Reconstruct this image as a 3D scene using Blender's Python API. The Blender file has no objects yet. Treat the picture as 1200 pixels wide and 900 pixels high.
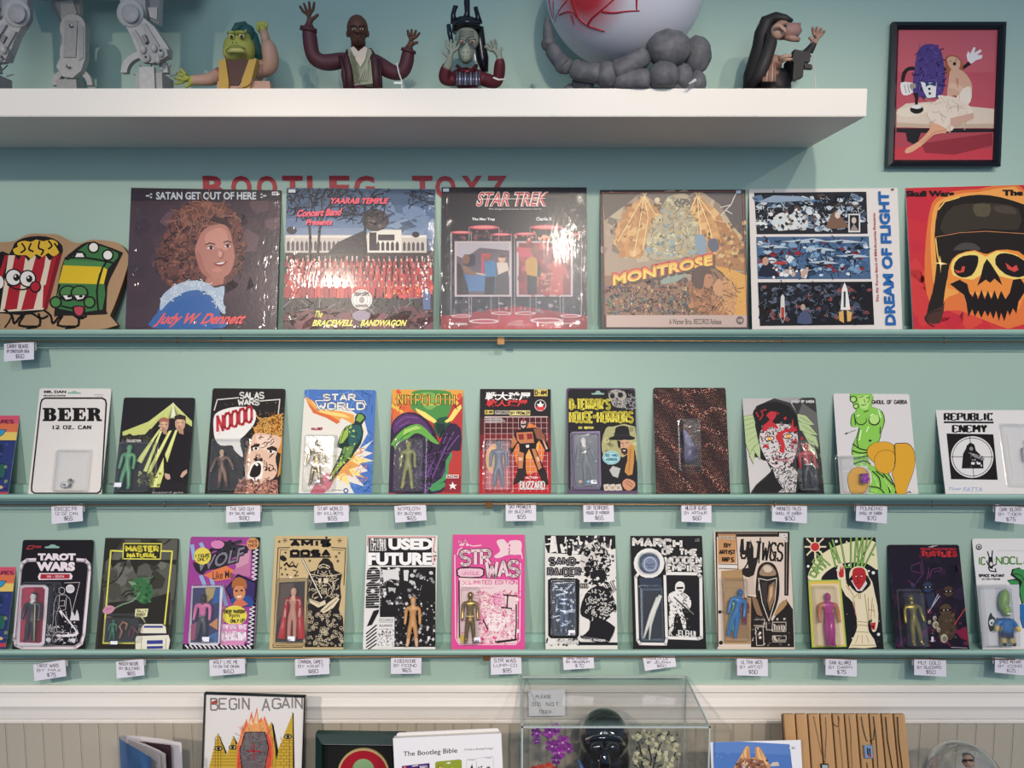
import bpy, bmesh, math, random
from mathutils import Vector, Matrix

# ------------------------------------------------------------------ camera, light, exposure
S = bpy.context.scene
COL = S.collection
F, PITCH, CD, CZ = 900.0, math.radians(5.52), 1.70, 1.80
CAM = Vector((0.0, -CD, CZ))
cd = bpy.data.cameras.new('camera'); cam = bpy.data.objects.new('camera', cd); COL.objects.link(cam)
cam.location = CAM; cam.rotation_euler = (math.radians(90) - PITCH, 0, 0)
cd.sensor_width = 36.0; cd.sensor_fit = 'HORIZONTAL'; cd.lens = 36.0 * F / 1200.0; cd.clip_start = 0.02
S.camera = cam
S.view_settings.view_transform = 'Standard'; S.view_settings.look = 'None'
S.view_settings.gamma = 1.0; S.view_settings.use_curve_mapping = False
S.view_settings.exposure = 0.0
wd = bpy.data.worlds.new('room_light'); S.world = wd; wd.use_nodes = True
wd.node_tree.nodes['Background'].inputs[0].default_value = (0.36, 0.57, 0.90, 1)
wd.node_tree.nodes['Background'].inputs[1].default_value = 0.40

def lamp(kind, loc, target, energy, col, size=0.1, angle=80, blend=0.6):
    d = bpy.data.lights.new('lamp_and_fill_light', kind); d.energy = energy; d.color = col
    if kind == 'AREA': d.shape = 'DISK'; d.size = size
    else: d.shadow_soft_size = size
    if kind == 'SPOT': d.spot_size = math.radians(angle); d.spot_blend = blend
    o = bpy.data.objects.new('lamp_and_fill_light', d); COL.objects.link(o); o.location = loc
    o.rotation_euler = (Vector(target) - Vector(loc)).to_track_quat('-Z', 'Y').to_euler()
WARM = (1.0, 0.88, 0.74)
lamp('SPOT', (0.42, -3.6, 3.37), (0.25, 0, 0.82), 205, WARM, 0.05, 46, 0.42)
lamp('SPOT', (-1.23, -3.6, 3.02), (-0.92, 0, 0.76), 232, WARM, 0.05, 48, 0.42)
lamp('SPOT', (1.30, -3.6, 3.42), (0.65, 0, 0.80), 118, WARM, 0.05, 46, 0.42)
lamp('SPOT', (2.50, -3.6, 3.30), (1.00, 0, 0.82), 75, WARM, 0.05, 46, 0.42)
lamp('AREA', (0.2, -3.3, 2.5), (0, 0, 1.1), 26, (0.80, 0.90, 1.0), 1.4)  # no ceiling lamp: added cool fill standing in for window daylight

# ------------------------------------------------------------------ maths helpers
FW = Vector((0, math.cos(PITCH), -math.sin(PITCH))); UP = Vector((0, math.sin(PITCH), math.cos(PITCH)))
def ray(px, py):
    return FW + Vector((1, 0, 0)) * ((px - 600.0) / F) + UP * (-(py - 450.0) / F)
def W(px, py, dep=0.0):
    """world point seen at a photo pixel, dep metres in front of the back wall"""
    d = ray(px, py); t = (CD - dep) / d.y
    return CAM + d * t
def lin(c):
    if isinstance(c, tuple): return c if len(c) == 4 else (*c, 1.0)
    c = c.lstrip('#')
    if len(c) == 3: c = ''.join(k * 2 for k in c)
    o = []
    for i in (0, 2, 4):
        v = int(c[i:i + 2], 16) / 255.0
        o.append(v / 12.92 if v <= 0.04045 else ((v + 0.055) / 1.055) ** 2.4)
    return (*o, 1.0)
def pts(s):
    if not isinstance(s, str): return [tuple(p) for p in s]
    return [tuple(float(v) for v in q.split(',')) for q in s.split()]

# ------------------------------------------------------------------ materials
MATS = {}
def mat(name, col=None, rough=0.5, metal=0.0, attr=False, bump=None, var=None, coat=0.0, trans=0.0, alpha=1.0, spec=0.5, wave=None, ior=1.45):
    if name in MATS: return MATS[name]
    m = bpy.data.materials.new(name); m.use_nodes = True; MATS[name] = m
    nt = m.node_tree; b = nt.nodes['Principled BSDF']
    b.inputs['Roughness'].default_value = rough; b.inputs['Metallic'].default_value = metal
    b.inputs['Coat Weight'].default_value = coat; b.inputs['Transmission Weight'].default_value = trans
    b.inputs['Alpha'].default_value = alpha; b.inputs['Specular IOR Level'].default_value = spec
    b.inputs['IOR'].default_value = ior
    tc = nt.nodes.new('ShaderNodeTexCoord')
    src = None
    if attr:
        a = nt.nodes.new('ShaderNodeAttribute'); a.attribute_name = 'Col'; src = a.outputs['Color']
    elif col is not None:
        r = nt.nodes.new('ShaderNodeRGB'); r.outputs[0].default_value = lin(col); src = r.outputs[0]
    if var:   # (scale, strength, stretch)
        n = nt.nodes.new('ShaderNodeTexNoise'); n.inputs['Scale'].default_value = var[0]; n.inputs['Detail'].default_value = 5
        mp = nt.nodes.new('ShaderNodeMapping'); mp.inputs['Scale'].default_value = var[2] if len(var) > 2 else (1, 1, 1)
        nt.links.new(tc.outputs['Object'], mp.inputs[0]); nt.links.new(mp.outputs[0], n.inputs[0])
        mr = nt.nodes.new('ShaderNodeMapRange'); mr.inputs[1].default_value = 0.3; mr.inputs[2].default_value = 0.7
        mr.inputs[3].default_value = 1 - var[1]; mr.inputs[4].default_value = 1 + var[1] * 0.6
        nt.links.new(n.outputs[0], mr.inputs[0])
        mx = nt.nodes.new('ShaderNodeVectorMath'); mx.operation = 'SCALE'
        nt.links.new(src, mx.inputs[0]); nt.links.new(mr.outputs[0], mx.inputs['Scale']); src = mx.outputs[0]
    if src: nt.links.new(src, b.inputs['Base Color'])
    if bump:  # (scale, strength, distance)
        n = nt.nodes.new('ShaderNodeTexNoise'); n.inputs['Scale'].default_value = bump[0]; n.inputs['Detail'].default_value = 3
        nt.links.new(tc.outputs['Object'], n.inputs[0])
        bp = nt.nodes.new('ShaderNodeBump'); bp.inputs['Strength'].default_value = bump[1]; bp.inputs['Distance'].default_value = bump[2]
        nt.links.new(n.outputs[0], bp.inputs['Height']); nt.links.new(bp.outputs[0], b.inputs['Normal'])
    return m
def clear(name, tint=(1, 1, 1), rough=0.05, refl=0.12, edge=0.5, bump=None, haze=0.0):
    """thin clear sheet: transparent, glossy by angle, a little milky haze"""
    if name in MATS: return MATS[name]
    m = bpy.data.materials.new(name); m.use_nodes = True; MATS[name] = m
    nt = m.node_tree; N = nt.nodes; out = N['Material Output']; N.remove(N['Principled BSDF'])
    t = N.new('ShaderNodeBsdfTransparent'); t.inputs[0].default_value = (*tint, 1)
    g = N.new('ShaderNodeBsdfGlossy'); g.inputs['Roughness'].default_value = rough
    lw = N.new('ShaderNodeLayerWeight'); lw.inputs[0].default_value = 0.35
    mr = N.new('ShaderNodeMapRange'); mr.inputs[3].default_value = refl; mr.inputs[4].default_value = edge
    nt.links.new(lw.outputs['Facing'], mr.inputs[0])
    mx = N.new('ShaderNodeMixShader'); nt.links.new(mr.outputs[0], mx.inputs[0])
    nt.links.new(t.outputs[0], mx.inputs[1]); nt.links.new(g.outputs[0], mx.inputs[2])
    last = mx
    if haze:
        d = N.new('ShaderNodeBsdfDiffuse'); d.inputs[0].default_value = (0.85, 0.86, 0.88, 1)
        m2 = N.new('ShaderNodeMixShader'); m2.inputs[0].default_value = haze
        nt.links.new(mx.outputs[0], m2.inputs[1]); nt.links.new(d.outputs[0], m2.inputs[2]); last = m2
    if bump:
        tc = N.new('ShaderNodeTexCoord'); n = N.new('ShaderNodeTexNoise'); n.inputs['Scale'].default_value = bump[0]; n.inputs['Detail'].default_value = 2
        n.inputs['Distortion'].default_value = 0.8
        bp = N.new('ShaderNodeBump'); bp.inputs['Strength'].default_value = bump[1]; bp.inputs['Distance'].default_value = bump[2]
        nt.links.new(tc.outputs['Object'], n.inputs[0]); nt.links.new(n.outputs[0], bp.inputs['Height'])
        nt.links.new(bp.outputs[0], g.inputs['Normal'])
    nt.links.new(last.outputs[0], out.inputs[0])
    return m
M_INK = mat('printed_ink', attr=True, rough=0.55, spec=0.18)
M_GLOSSINK = mat('glossy_printed_ink', attr=True, rough=0.3, spec=0.35, bump=(120, 0.12, 0.001))
M_SHEEN = mat('textured_print', attr=True, rough=0.38, spec=0.45, bump=(150, 0.2, 0.001))
M_TOY = mat('moulded_plastic', attr=True, rough=0.38, spec=0.5)
M_CLOTH = mat('painted_resin', attr=True, rough=0.6, bump=(90, 0.3, 0.002))
M_GOLD = mat('gold_plated_plastic', attr=True, rough=0.25, metal=0.8)
M_JELLY = mat('translucent_plastic', attr=True, rough=0.2, trans=0.35)
M_CARD = mat('white_cardboard', '#e2dcd4', 0.6)
M_DARKCARD = mat('black_cardboard', '#26242a', 0.5)
M_BLISTER = clear('clear_blister', (0.97, 0.98, 0.98), 0.12, 0.035, 0.55, (60, 0.25, 0.002), haze=0.03)
M_WRAP = clear('shrink_wrap', (0.98, 0.98, 0.98), 0.08, 0.009, 0.25, (38, 0.5, 0.006))
def pucker(m):
    """film pulled tight in the middle, creased along its sides and foot"""
    nt = m.node_tree; N = nt.nodes; bp = [n for n in N if n.type == 'BUMP'][0]; tc = [n for n in N if n.type == 'TEX_COORD'][0]
    sx = N.new('ShaderNodeSeparateXYZ'); nt.links.new(tc.outputs['Object'], sx.inputs[0])
    def M(op, a, b=None):
        k = N.new('ShaderNodeMath'); k.operation = op
        for i, v in enumerate((a, b)):
            if v is None: continue
            if isinstance(v, (int, float)): k.inputs[i].default_value = v
            else: nt.links.new(v, k.inputs[i])
        return k.outputs[0]
    a = M('MULTIPLY', M('ABSOLUTE', sx.outputs['X']), 6.6); c = M('SUBTRACT', 1.0, M('MULTIPLY', sx.outputs['Z'], 7.0))
    n = N.new('ShaderNodeTexNoise'); n.inputs['Scale'].default_value = 9; nt.links.new(tc.outputs['Object'], n.inputs[0])
    e = M('POWER', M('MAXIMUM', M('MINIMUM', M('MAXIMUM', a, c), 1.1), 0.0), 4.0)
    g = M('ADD', M('MULTIPLY', M('MULTIPLY', e, n.outputs[0]), 0.55), 0.012)
    nt.links.new(g, bp.inputs['Strength'])
    n2 = [q for q in N if q.type == 'TEX_NOISE' and q.inputs['Scale'].default_value > 20][0]
    mp = N.new('ShaderNodeMapping'); mp.inputs['Scale'].default_value = (2.2, 1, 0.7); mp.inputs['Rotation'].default_value = (0, 0.5, 0)
    nt.links.new(tc.outputs['Object'], mp.inputs[0]); nt.links.new(mp.outputs[0], n2.inputs[0])
pucker(M_WRAP)
M_ACRYL = clear('acrylic_sheet', (0.975, 0.985, 0.985), 0.02, 0.025, 0.5, None, haze=0.008)
M_ACRYLEDGE = mat('acrylic_edge', '#c9d3d2', 0.15, trans=0.5)

# ------------------------------------------------------------------ object helpers
def link(name, me, m=None, parent=None, smooth=False):
    o = bpy.data.objects.new(name, me); COL.objects.link(o)
    if m is not None:
        for k in (m if isinstance(m, (list, tuple)) else [m]): me.materials.append(k)
    if parent is not None: o.parent = parent
    if smooth:
        for p in me.polygons: p.use_smooth = True
    return o
def tag(o, label=None, cat=None, group=None, kind=None):
    if label: o['label'] = label
    if cat: o['category'] = cat
    if group: o['group'] = group
    if kind: o['kind'] = kind
    return o
def thing(name, label, cat, M=None, group=None):
    o = bpy.data.objects.new(name, None); COL.objects.link(o); o.empty_display_size = 0.02
    if M is not None: o.matrix_world = M
    return tag(o, label, cat, group)

class MB:
    """collects coloured shapes into one mesh"""
    def __init__(s): s.v = []; s.f = []; s.c = []
    def add(s, vs, fs, col='#ffffff'):
        b = len(s.v); s.v += [tuple(v) for v in vs]; s.f += [tuple(b + i for i in f) for f in fs]
        s.c += [lin(col)] * len(vs); return s
    def box(s, a, b, col='#fff', bev=0):
        x0, y0, z0 = a; x1, y1, z1 = b
        x0, x1 = min(x0, x1), max(x0, x1); y0, y1 = min(y0, y1), max(y0, y1); z0, z1 = min(z0, z1), max(z0, z1)
        if bev:
            bm = bmesh.new(); bmesh.ops.create_cube(bm, size=1)
            for v in bm.verts: v.co = Vector(((x0 + x1) / 2 + v.co.x * (x1 - x0), (y0 + y1) / 2 + v.co.y * (y1 - y0), (z0 + z1) / 2 + v.co.z * (z1 - z0)))
            bmesh.ops.bevel(bm, geom=bm.edges[:], offset=bev, segments=2, affect='EDGES')
            bm.verts.index_update(); s.add([v.co for v in bm.verts], [[v.index for v in f.verts] for f in bm.faces], col); bm.free(); return s
        v = [(x0,y0,z0),(x1,y0,z0),(x1,y1,z0),(x0,y1,z0),(x0,y0,z1),(x1,y0,z1),(x1,y1,z1),(x0,y1,z1)]
        return s.add(v, [(0,3,2,1),(4,5,6,7),(0,1,5,4),(1,2,6,5),(2,3,7,6),(3,0,4,7)], col)
    def tube(s, path, r, col='#fff', seg=8, cap=True):
        P = [Vector(p) for p in path]; n = len(P); R = r if isinstance(r, (list, tuple)) else [r] * n
        vs = []; prev = None
        for i, p in enumerate(P):
            t = (P[min(i + 1, n - 1)] - P[max(i - 1, 0)]).normalized()
            a = prev if prev is not None else (Vector((0, 0, 1)) if abs(t.z) < 0.8 else Vector((1, 0, 0)))
            x = (a - t * a.dot(t)).normalized(); y = t.cross(x); prev = x
            for k in range(seg):
                g = 2 * math.pi * k / seg; vs.append(p + x * (math.cos(g) * R[i]) + y * (math.sin(g) * R[i]))
        fs = [(i*seg+k, i*seg+(k+1)%seg, (i+1)*seg+(k+1)%seg, (i+1)*seg+k) for i in range(n-1) for k in range(seg)]
        if cap: fs += [tuple(range(seg))[::-1], tuple((n-1)*seg + k for k in range(seg))]
        return s.add(vs, fs, col)
    def ell(s, c, r, col='#fff', seg=14, rings=9, rot=None, bump=None):
        c = Vector(c); vs = []; R = rot if rot is not None else Matrix.Identity(3)
        for i in range(rings + 1):
            th = math.pi * i / rings
            for k in range(seg):
                ph = 2 * math.pi * k / seg
                d = Vector((math.sin(th) * math.cos(ph), math.sin(th) * math.sin(ph), math.cos(th)))
                if bump: d = d * bump(d)
                vs.append(c + R @ Vector((d.x * r[0], d.y * r[1], d.z * r[2])))
        fs = [(i*seg+k, (i+1)*seg+k, (i+1)*seg+(k+1)%seg, i*seg+(k+1)%seg) for i in range(rings) for k in range(seg)]
        return s.add(vs, fs, col)
    def prism(s, poly, y0, y1, col='#fff', side=None):
        """poly of (x,z), extruded along y from y0 (front) to y1"""
        n = len(poly); a = sum(poly[i][0]*poly[(i+1)%n][1]-poly[(i+1)%n][0]*poly[i][1] for i in range(n))
        if a < 0: poly = poly[::-1]
        v = [(x, y0, z) for x, z in poly] + [(x, y1, z) for x, z in poly]
        s.add(v, [tuple(range(n))], col)
        s.add(v, [tuple(range(2*n-1, n-1, -1))], side or col)
        return s.add(v, [(i, i+n, (i+1)%n+n, (i+1)%n) for i in range(n)], side or col)
    def mesh(s, name):
        me = bpy.data.meshes.new(name); me.from_pydata(s.v, [], s.f)
        ca = me.color_attributes.new('Col', 'FLOAT_COLOR', 'POINT')
        ca.data.foreach_set('color', [x for c in s.c for x in c]); me.update(); return me
    def build(s, name, m, parent=None, smooth=False): return link(name, s.mesh(name), m, parent, smooth)
def rrect(x0, z0, x1, z1, r, n=4):
    o = []
    for cx, cz, a0 in ((x1-r, z0+r, -90), (x1-r, z1-r, 0), (x0+r, z1-r, 90), (x0+r, z0+r, 180)):
        for k in range(n + 1):
            a = math.radians(a0 + 90 * k / n); o.append((cx + r * math.cos(a), cz + r * math.sin(a)))
    return o
def smoothpts(p, closed=False, n=4):
    """Catmull-Rom through the points"""
    P = [Vector((*q[:2], 0)) if len(q) == 2 else Vector(q) for q in p]; m = len(P); o = []
    rng = range(m) if closed else range(m - 1)
    g = (lambda i: P[i % m]) if closed else (lambda i: P[max(0, min(m - 1, i))])
    for i in rng:
        a, b, c, d = g(i-1), g(i), g(i+1), g(i+2)
        for k in range(n):
            t = k / n
            o.append(0.5 * ((2*b) + (-a+c)*t + (2*a-5*b+4*c-d)*t*t + (-a+3*b-3*c+d)*t**3))
    if not closed: o.append(P[-1])
    return [tuple(q[:2]) if len(p[0]) == 2 else tuple(q) for q in o]

# ------------------------------------------------------------------ lettering
GL = {
'A':'0,0 2,6 4,0|0.8,2 3.2,2','B':'0,0 0,6 2.8,6 3.7,5.3 3.7,4 2.8,3.2 0,3.2|2.8,3.2 4,2.4 4,0.8 3,0 0,0','C':'4,5 3,6 1,6 0,5 0,1 1,0 3,0 4,1',
'D':'0,0 0,6 2.6,6 4,4.6 4,1.4 2.6,0 0,0','E':'4,0 0,0 0,6 4,6|0,3 3,3','F':'0,0 0,6 4,6|0,3 3,3','G':'4,5 3,6 1,6 0,5 0,1 1,0 3,0 4,1 4,2.8 2.4,2.8',
'H':'0,0 0,6|4,0 4,6|0,3 4,3','I':'2,0 2,6','J':'0,1.2 1,0 2.6,0 3.6,1 3.6,6','K':'0,0 0,6|4,6 0,2.8|1.4,3.8 4,0','L':'0,6 0,0 4,0',
'M':'0,0 0,6 2,2.4 4,6 4,0','N':'0,0 0,6 4,0 4,6','O':'1,0 0,1 0,5 1,6 3,6 4,5 4,1 3,0 1,0','P':'0,0 0,6 3,6 4,5.2 4,3.6 3,2.8 0,2.8',
'Q':'1,0 0,1 0,5 1,6 3,6 4,5 4,1 3,0 1,0|2.4,1.6 4.2,-0.4','R':'0,0 0,6 3,6 4,5.2 4,3.8 3,3 0,3|2,3 4,0','S':'4,5 3,6 1,6 0,5.1 0,4 1,3.2 3,2.8 4,2 4,0.9 3,0 1,0 0,1',
'T':'0,6 4,6|2,0 2,6','U':'0,6 0,1 1,0 3,0 4,1 4,6','V':'0,6 2,0 4,6','W':'0,6 0.9,0 2,4 3.1,0 4,6','X':'0,0 4,6|0,6 4,0','Y':'0,6 2,3 4,6|2,3 2,0','Z':'0,6 4,6 0,0 4,0',
'0':'1,0 0,1 0,5 1,6 3,6 4,5 4,1 3,0 1,0','1':'1,4.8 2.2,6 2.2,0','2':'0,5 1,6 3,6 4,5 4,3.8 0,0 4,0','3':'0,5.4 1,6 3,6 4,5 4,4 3,3.2 1.4,3.2|3,3.2 4,2.4 4,0.8 3,0 1,0 0,0.8',
'4':'3,0 3,6 0,2 4,2','5':'4,6 0.4,6 0.2,3.4 3,3.4 4,2.4 4,1 3,0 0.8,0 0,0.8','6':'3.6,5.6 2.6,6 1,6 0,4.6 0,1 1,0 3,0 4,1 4,2.4 3,3.4 0.4,3','7':'0,6 4,6 1.6,0',
'8':'1,3.2 0,4 0,5.2 1,6 3,6 4,5.2 4,4 3,3.2 1,3.2 0,2.2 0,0.9 1,0 3,0 4,0.9 4,2.2 3,3.2','9':'0.4,0.4 1.4,0 3,0 4,1.4 4,5 3,6 1,6 0,5 0,3.6 1,2.8 3.6,3','$':'4,4.8 3,5.4 1,5.4 0,4.6 0,3.8 1,3.2 3,2.8 4,2 4,1.2 3,0.6 1,0.6 0,1.2|2,-0.4 2,6.4',
'.':'1.8,0 2.2,0','-':'0.6,3 3.4,3',"'":'2,6 2,4.6',':':'2,1 2,1.4|2,4 2,4.4',',':'2,0.3 1.5,-1','#':'1,0 1.6,6|2.8,0 3.4,6|0,2 4,2|0,4 4,4','&':'4,0 0.6,4.6 1.4,6 2.6,6 3,4.8 0,1.6 1,0 2.4,0 4,2.4','!':'2,6 2,1.8|2,0.3 2,0',
'~':'0,2 1,4 2,2 3,4 4,2|0,0.5 2,1.5 4,0.4','@':'0,0 4,1 0,3 4,4 0,6|2,0 2,6'}
_tc = {}
def bfont(txt, bold):
    k = (txt, bold)
    if k not in _tc:
        c = bpy.data.curves.new('t', 'FONT'); c.body = txt; c.size = 1; c.offset = bold; c.resolution_u = 3; c.fill_mode = 'FRONT'
        o = bpy.data.objects.new('t', c); me = o.to_mesh()
        _tc[k] = ([(v.co.x, v.co.y) for v in me.vertices], [tuple(p.vertices) for p in me.polygons])
        o.to_mesh_clear(); bpy.data.objects.remove(o); bpy.data.curves.remove(c)
    return _tc[k]

def clip(poly, x0, z0, x1, z1):
    for ax, lim, sg in ((0, x0, 1), (0, x1, -1), (1, z0, 1), (1, z1, -1)):
        if not poly: return poly
        o = []
        for i in range(len(poly)):
            a, b = poly[i - 1], poly[i]
            ia, ib = (a[ax] - lim) * sg >= 0, (b[ax] - lim) * sg >= 0
            if ia != ib:
                t = (lim - a[ax]) / (b[ax] - a[ax]); o.append((a[0] + (b[0]-a[0])*t, a[1] + (b[1]-a[1])*t))
            if ib: o.append(b)
        poly = o
    return poly

class Panel:
    """a flat rectangle standing in the scene; flat print is laid out on its own face"""
    def __init__(s, corners, dep, zbase=None, lean=0.0, yaw=0.0, ext=0.0, level=False):
        # corners TL TR BR BL in photo pixels on the panel's plane; dep = distance of its foot from the wall
        ex = Vector((math.cos(yaw), math.sin(yaw), 0)); back = Vector((-math.sin(yaw), math.cos(yaw), 0))
        ey = (back * math.sin(lean) + Vector((0, 0, math.cos(lean)))).normalized(); n = ex.cross(ey)   # n points to the viewer side
        bx = (corners[2][0] + corners[3][0]) / 2; by = (corners[2][1] + corners[3][1]) / 2
        O = W(bx, by, dep)
        if zbase is not None:      # the plane's foot is at z=zbase, y=-dep
            O = Vector((O.x, -dep, zbase))
        def hit(px, py):
            d = ray(px, py); t = (O - CAM).dot(n) / d.dot(n); q = CAM + d * t - O
            return q.dot(ex), q.dot(ey)
        q = [hit(*c) for c in corners]
        s.w = ((q[1][0]-q[0][0]) + (q[2][0]-q[3][0])) / 2; s.h = ((q[0][1]-q[3][1]) + (q[1][1]-q[2][1])) / 2
        ml = ((q[0][0]+q[3][0])/2, (q[0][1]+q[3][1])/2); mr = ((q[1][0]+q[2][0])/2, (q[1][1]+q[2][1])/2)
        mb = ((q[2][0]+q[3][0])/2, (q[2][1]+q[3][1])/2); mt = ((q[0][0]+q[1][0])/2, (q[0][1]+q[1][1])/2)
        roll = 0.5 * math.atan2(mr[1]-ml[1], mr[0]-ml[0]) - 0.5 * math.atan2(mt[0]-mb[0], mt[1]-mb[1])
        if level: roll = 0.0
        X = ex * math.cos(roll) + ey * math.sin(roll); Z = -ex * math.sin(roll) + ey * math.cos(roll)
        cx, cy = (ml[0]+mr[0])/2, (mb[1]+mt[1])/2
        s.h += ext; O2 = O + ex * cx + ey * cy - Z * (s.h/2 + ext/2)
        s.X, s.Z, s.N, s.O = X, Z, n, O2
        s.M = Matrix((( X.x, -n.x, Z.x, O2.x), (X.y, -n.y, Z.y, O2.y), (X.z, -n.z, Z.z, O2.z), (0, 0, 0, 1)))
        s.ext = ext
        s.lay = 0; s.mb = MB(); s.z = (0, 0, 1); s.bd = (-s.w/2, 0, s.w/2, s.h)
    def zoom(s, ox, oy, sc): s.z = (ox, oy, sc); return s
    def loc(s, x, y, off=0.0):
        px, py = s.z[0] + x * s.z[2], s.z[1] + y * s.z[2]
        d = ray(px, py); P = s.O + s.N * off; t = (P - CAM).dot(s.N) / d.dot(s.N); q = CAM + d * t - P
        return q.dot(s.X), q.dot(s.Z)
    # --- drawing, all in the current zoom's pixels
    def _face(s, poly, col, T=True):
        q = [s.loc(*p) for p in poly] if T else poly
        q = clip(q, *s.bd)
        if len(q) < 3: return
        a = sum(q[i-1][0]*q[i][1]-q[i][0]*q[i-1][1] for i in range(len(q)))
        if a < 0: q = q[::-1]
        y = -(0.00008 + 0.00003 * s.lay)
        s.mb.add([(x, y, z) for x, z in q], [tuple(range(len(q)))], col)
    def up(s): s.lay += 1; return s
    def bg(s, col):
        s.up(); x0, z0, x1, z1 = s.bd
        if getattr(s, 'cr', 0): s._face(rrect(x0, z0, x1, z1, s.cr), col, False)
        else: s._face([(x0, z0), (x1, z0), (x1, z1), (x0, z1)], col, False)
        return s
    def p(s, col, P, sm=0):
        s.up(); q = pts(P)
        if sm: q = smoothpts(q, True, sm)
        s._face(q, col); return s
    def r(s, col, x0, y0, x1, y1): return s.p(col, [(x0,y0),(x1,y0),(x1,y1),(x0,y1)])
    def e(s, col, cx, cy, rx, ry=None, rot=0, n=18):
        ry = rx if ry is None else ry; c, d = math.cos(math.radians(rot)), math.sin(math.radians(rot))
        return s.p(col, [(cx + rx*math.cos(a)*c - ry*math.sin(a)*d, cy + rx*math.cos(a)*d + ry*math.sin(a)*c) for a in [2*math.pi*k/n for k in range(n)]])
    def _line(s, col, w, q, con=None):
        W0 = w
        for i in range(len(q) - 1):
            (x0, y0), (x1, y1) = q[i], q[i+1]; L = math.hypot(x1-x0, y1-y0) or 1e-6
            if con: w = W0 * (abs(y1-y0)/L + con*abs(x1-x0)/L)
            ux, uy = (x1-x0)/L*w/2, (y1-y0)/L*w/2
            a = 0 if con else (0.7 if len(q) > 2 else 0)
            x0 -= ux*a*(i > 0); y0 -= uy*a*(i > 0); x1 += ux*a*(i < len(q)-2); y1 += uy*a*(i < len(q)-2)
            s._face([(x0-uy, y0+ux), (x1-uy, y1+ux), (x1+uy, y1-ux), (x0+uy, y0-ux)], col)
    def l(s, col, w, *P, sm=0):
        s.up()
        for one in P:
            q = pts(one); q = smoothpts(q, False, sm) if sm else q
            s._line(col, w, q)
        return s
    def ring(s, col, w, cx, cy, rx, ry=None, n=22):
        ry = rx if ry is None else ry
        return s.l(col, w, [(cx+rx*math.cos(2*math.pi*k/n), cy+ry*math.sin(2*math.pi*k/n)) for k in range(n+1)])
    def t(s, col, txt, x0, y0, x1, y1, bold=0.0, shear=0.0, dy=0.0):
        """default lettering fitted to the box; dy = rise of the right end"""
        s.up(); v, f = bfont(txt, bold)
        if not v: return s
        ax, bx = min(p[0] for p in v), max(p[0] for p in v); ay, by = min(p[1] for p in v), max(p[1] for p in v)
        def m(p):
            a = (p[0]-ax)/(bx-ax); b = (p[1]-ay)/(by-ay)
            return (x0 + (x1-x0)*a + shear*(b-0.5)*(y1-y0), y1 + (y0-y1)*b - dy*a)
        g = [m(p) for p in v]
        for q in f: s._face([g[i] for i in q], col)
        return s
    def st(s, col, w, txt, x0, y0, x1, y1, serif=0, slant=0.0, dy=0.0, gap=0.28, jit=0.0, up=True, curve=None, seed=3, con=None):
        """stroke lettering fitted to the box"""
        if up: s.up()
        rnd = random.Random(seed); n = len(txt)
        if not n: return s
        W_ = {'I': 1.6, ' ': 2.4, '.': 1.6, "'": 1.4, ':': 1.6, '1': 3, 'M': 4.8, 'W': 5, '!': 1.6, ',': 1.6}
        ws = [W_.get(c, 4) for c in txt]; G = 4 * gap; tot = sum(ws) + G*(n-1); k = (x1-x0)/tot; x = 0
        for ci, c in enumerate(txt):
            g = GL.get(c)
            if g:
                off = x - (4 - ws[ci])/2 if c in "I.':!," else x
                sx = ws[ci]/4 if c in 'MW1' else 1
                jx, jy = rnd.uniform(-jit, jit), rnd.uniform(-jit, jit)
                for st in g.split('|'):
                    q = []
                    for (a, b) in pts(st):
                        fx = (off + a*sx)/tot; y = b/6.0
                        X = x0 + (x1-x0)*fx + slant*y*(y1-y0)*-1 + jx; Y = y1 + (y0-y1)*y - dy*fx + jy
                        if curve: Y += curve * (4*(fx-0.5)**2)
                        q.append((X, Y))
                    s._line(col, w, q, con)
                    if serif:
                        for a, b in (pts(st)[0], pts(st)[-1]):
                            if b in (0.0, 6.0) and c not in 'OCSGU0368Q' or (c == 'U' and b == 6.0):
                                fx = (off + a*sx)/tot; Y = y1 + (y0-y1)*b/6.0; X = x0+(x1-x0)*fx
                                yy = Y + (w*0.3 if b == 6.0 else -w*0.3)
                                s._line(col, w*(con or .6), [(X-serif, yy), (X+serif, yy)])
            x += ws[ci] + G
        return s
    def rnd(s, cols, n, box, size, seed=1, asp=1.0, poly=None, rot=None):
        """scattered small marks"""
        s.up(); R = random.Random(seed); x0, y0, x1, y1 = box
        pq = pts(poly) if poly else None
        for i in range(n):
            for _ in range(20):
                cx, cy = R.uniform(x0, x1), R.uniform(y0, y1)
                if not pq or inside(cx, cy, pq): break
            sz = R.uniform(size[0], size[1]); a0 = R.uniform(0, 6.28) if rot is None else rot + R.uniform(-.3, .3)
            c, d = math.cos(a0), math.sin(a0); m = R.randint(4, 6)
            q = []
            for k in range(m):
                a = 2*math.pi*k/m; rr = sz*R.uniform(0.6, 1.1); u, v = rr*math.cos(a)*asp, rr*math.sin(a)
                q.append((cx + u*c - v*d, cy + u*d + v*c))
            if i % 12 == 11: s.up()
            s._face(q, cols[R.randrange(len(cols))])
        return s
    def scrib(s, col, w, n, box, L=20, seed=1, poly=None, bend=1.0):
        """scattered curly pen strokes"""
        s.up(); R = random.Random(seed); x0, y0, x1, y1 = box; pq = pts(poly) if poly else None
        for i in range(n):
            for _ in range(20):
                x, y = R.uniform(x0, x1), R.uniform(y0, y1)
                if not pq or inside(x, y, pq): break
            a = R.uniform(0, 6.28); da = R.uniform(-bend, bend); q = [(x, y)]
            for k in range(4):
                x += math.cos(a)*L/4; y += math.sin(a)*L/4; a += da; q.append((x, y))
            s._line(col, w*R.uniform(0.6, 1.3), q)
        return s
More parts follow.
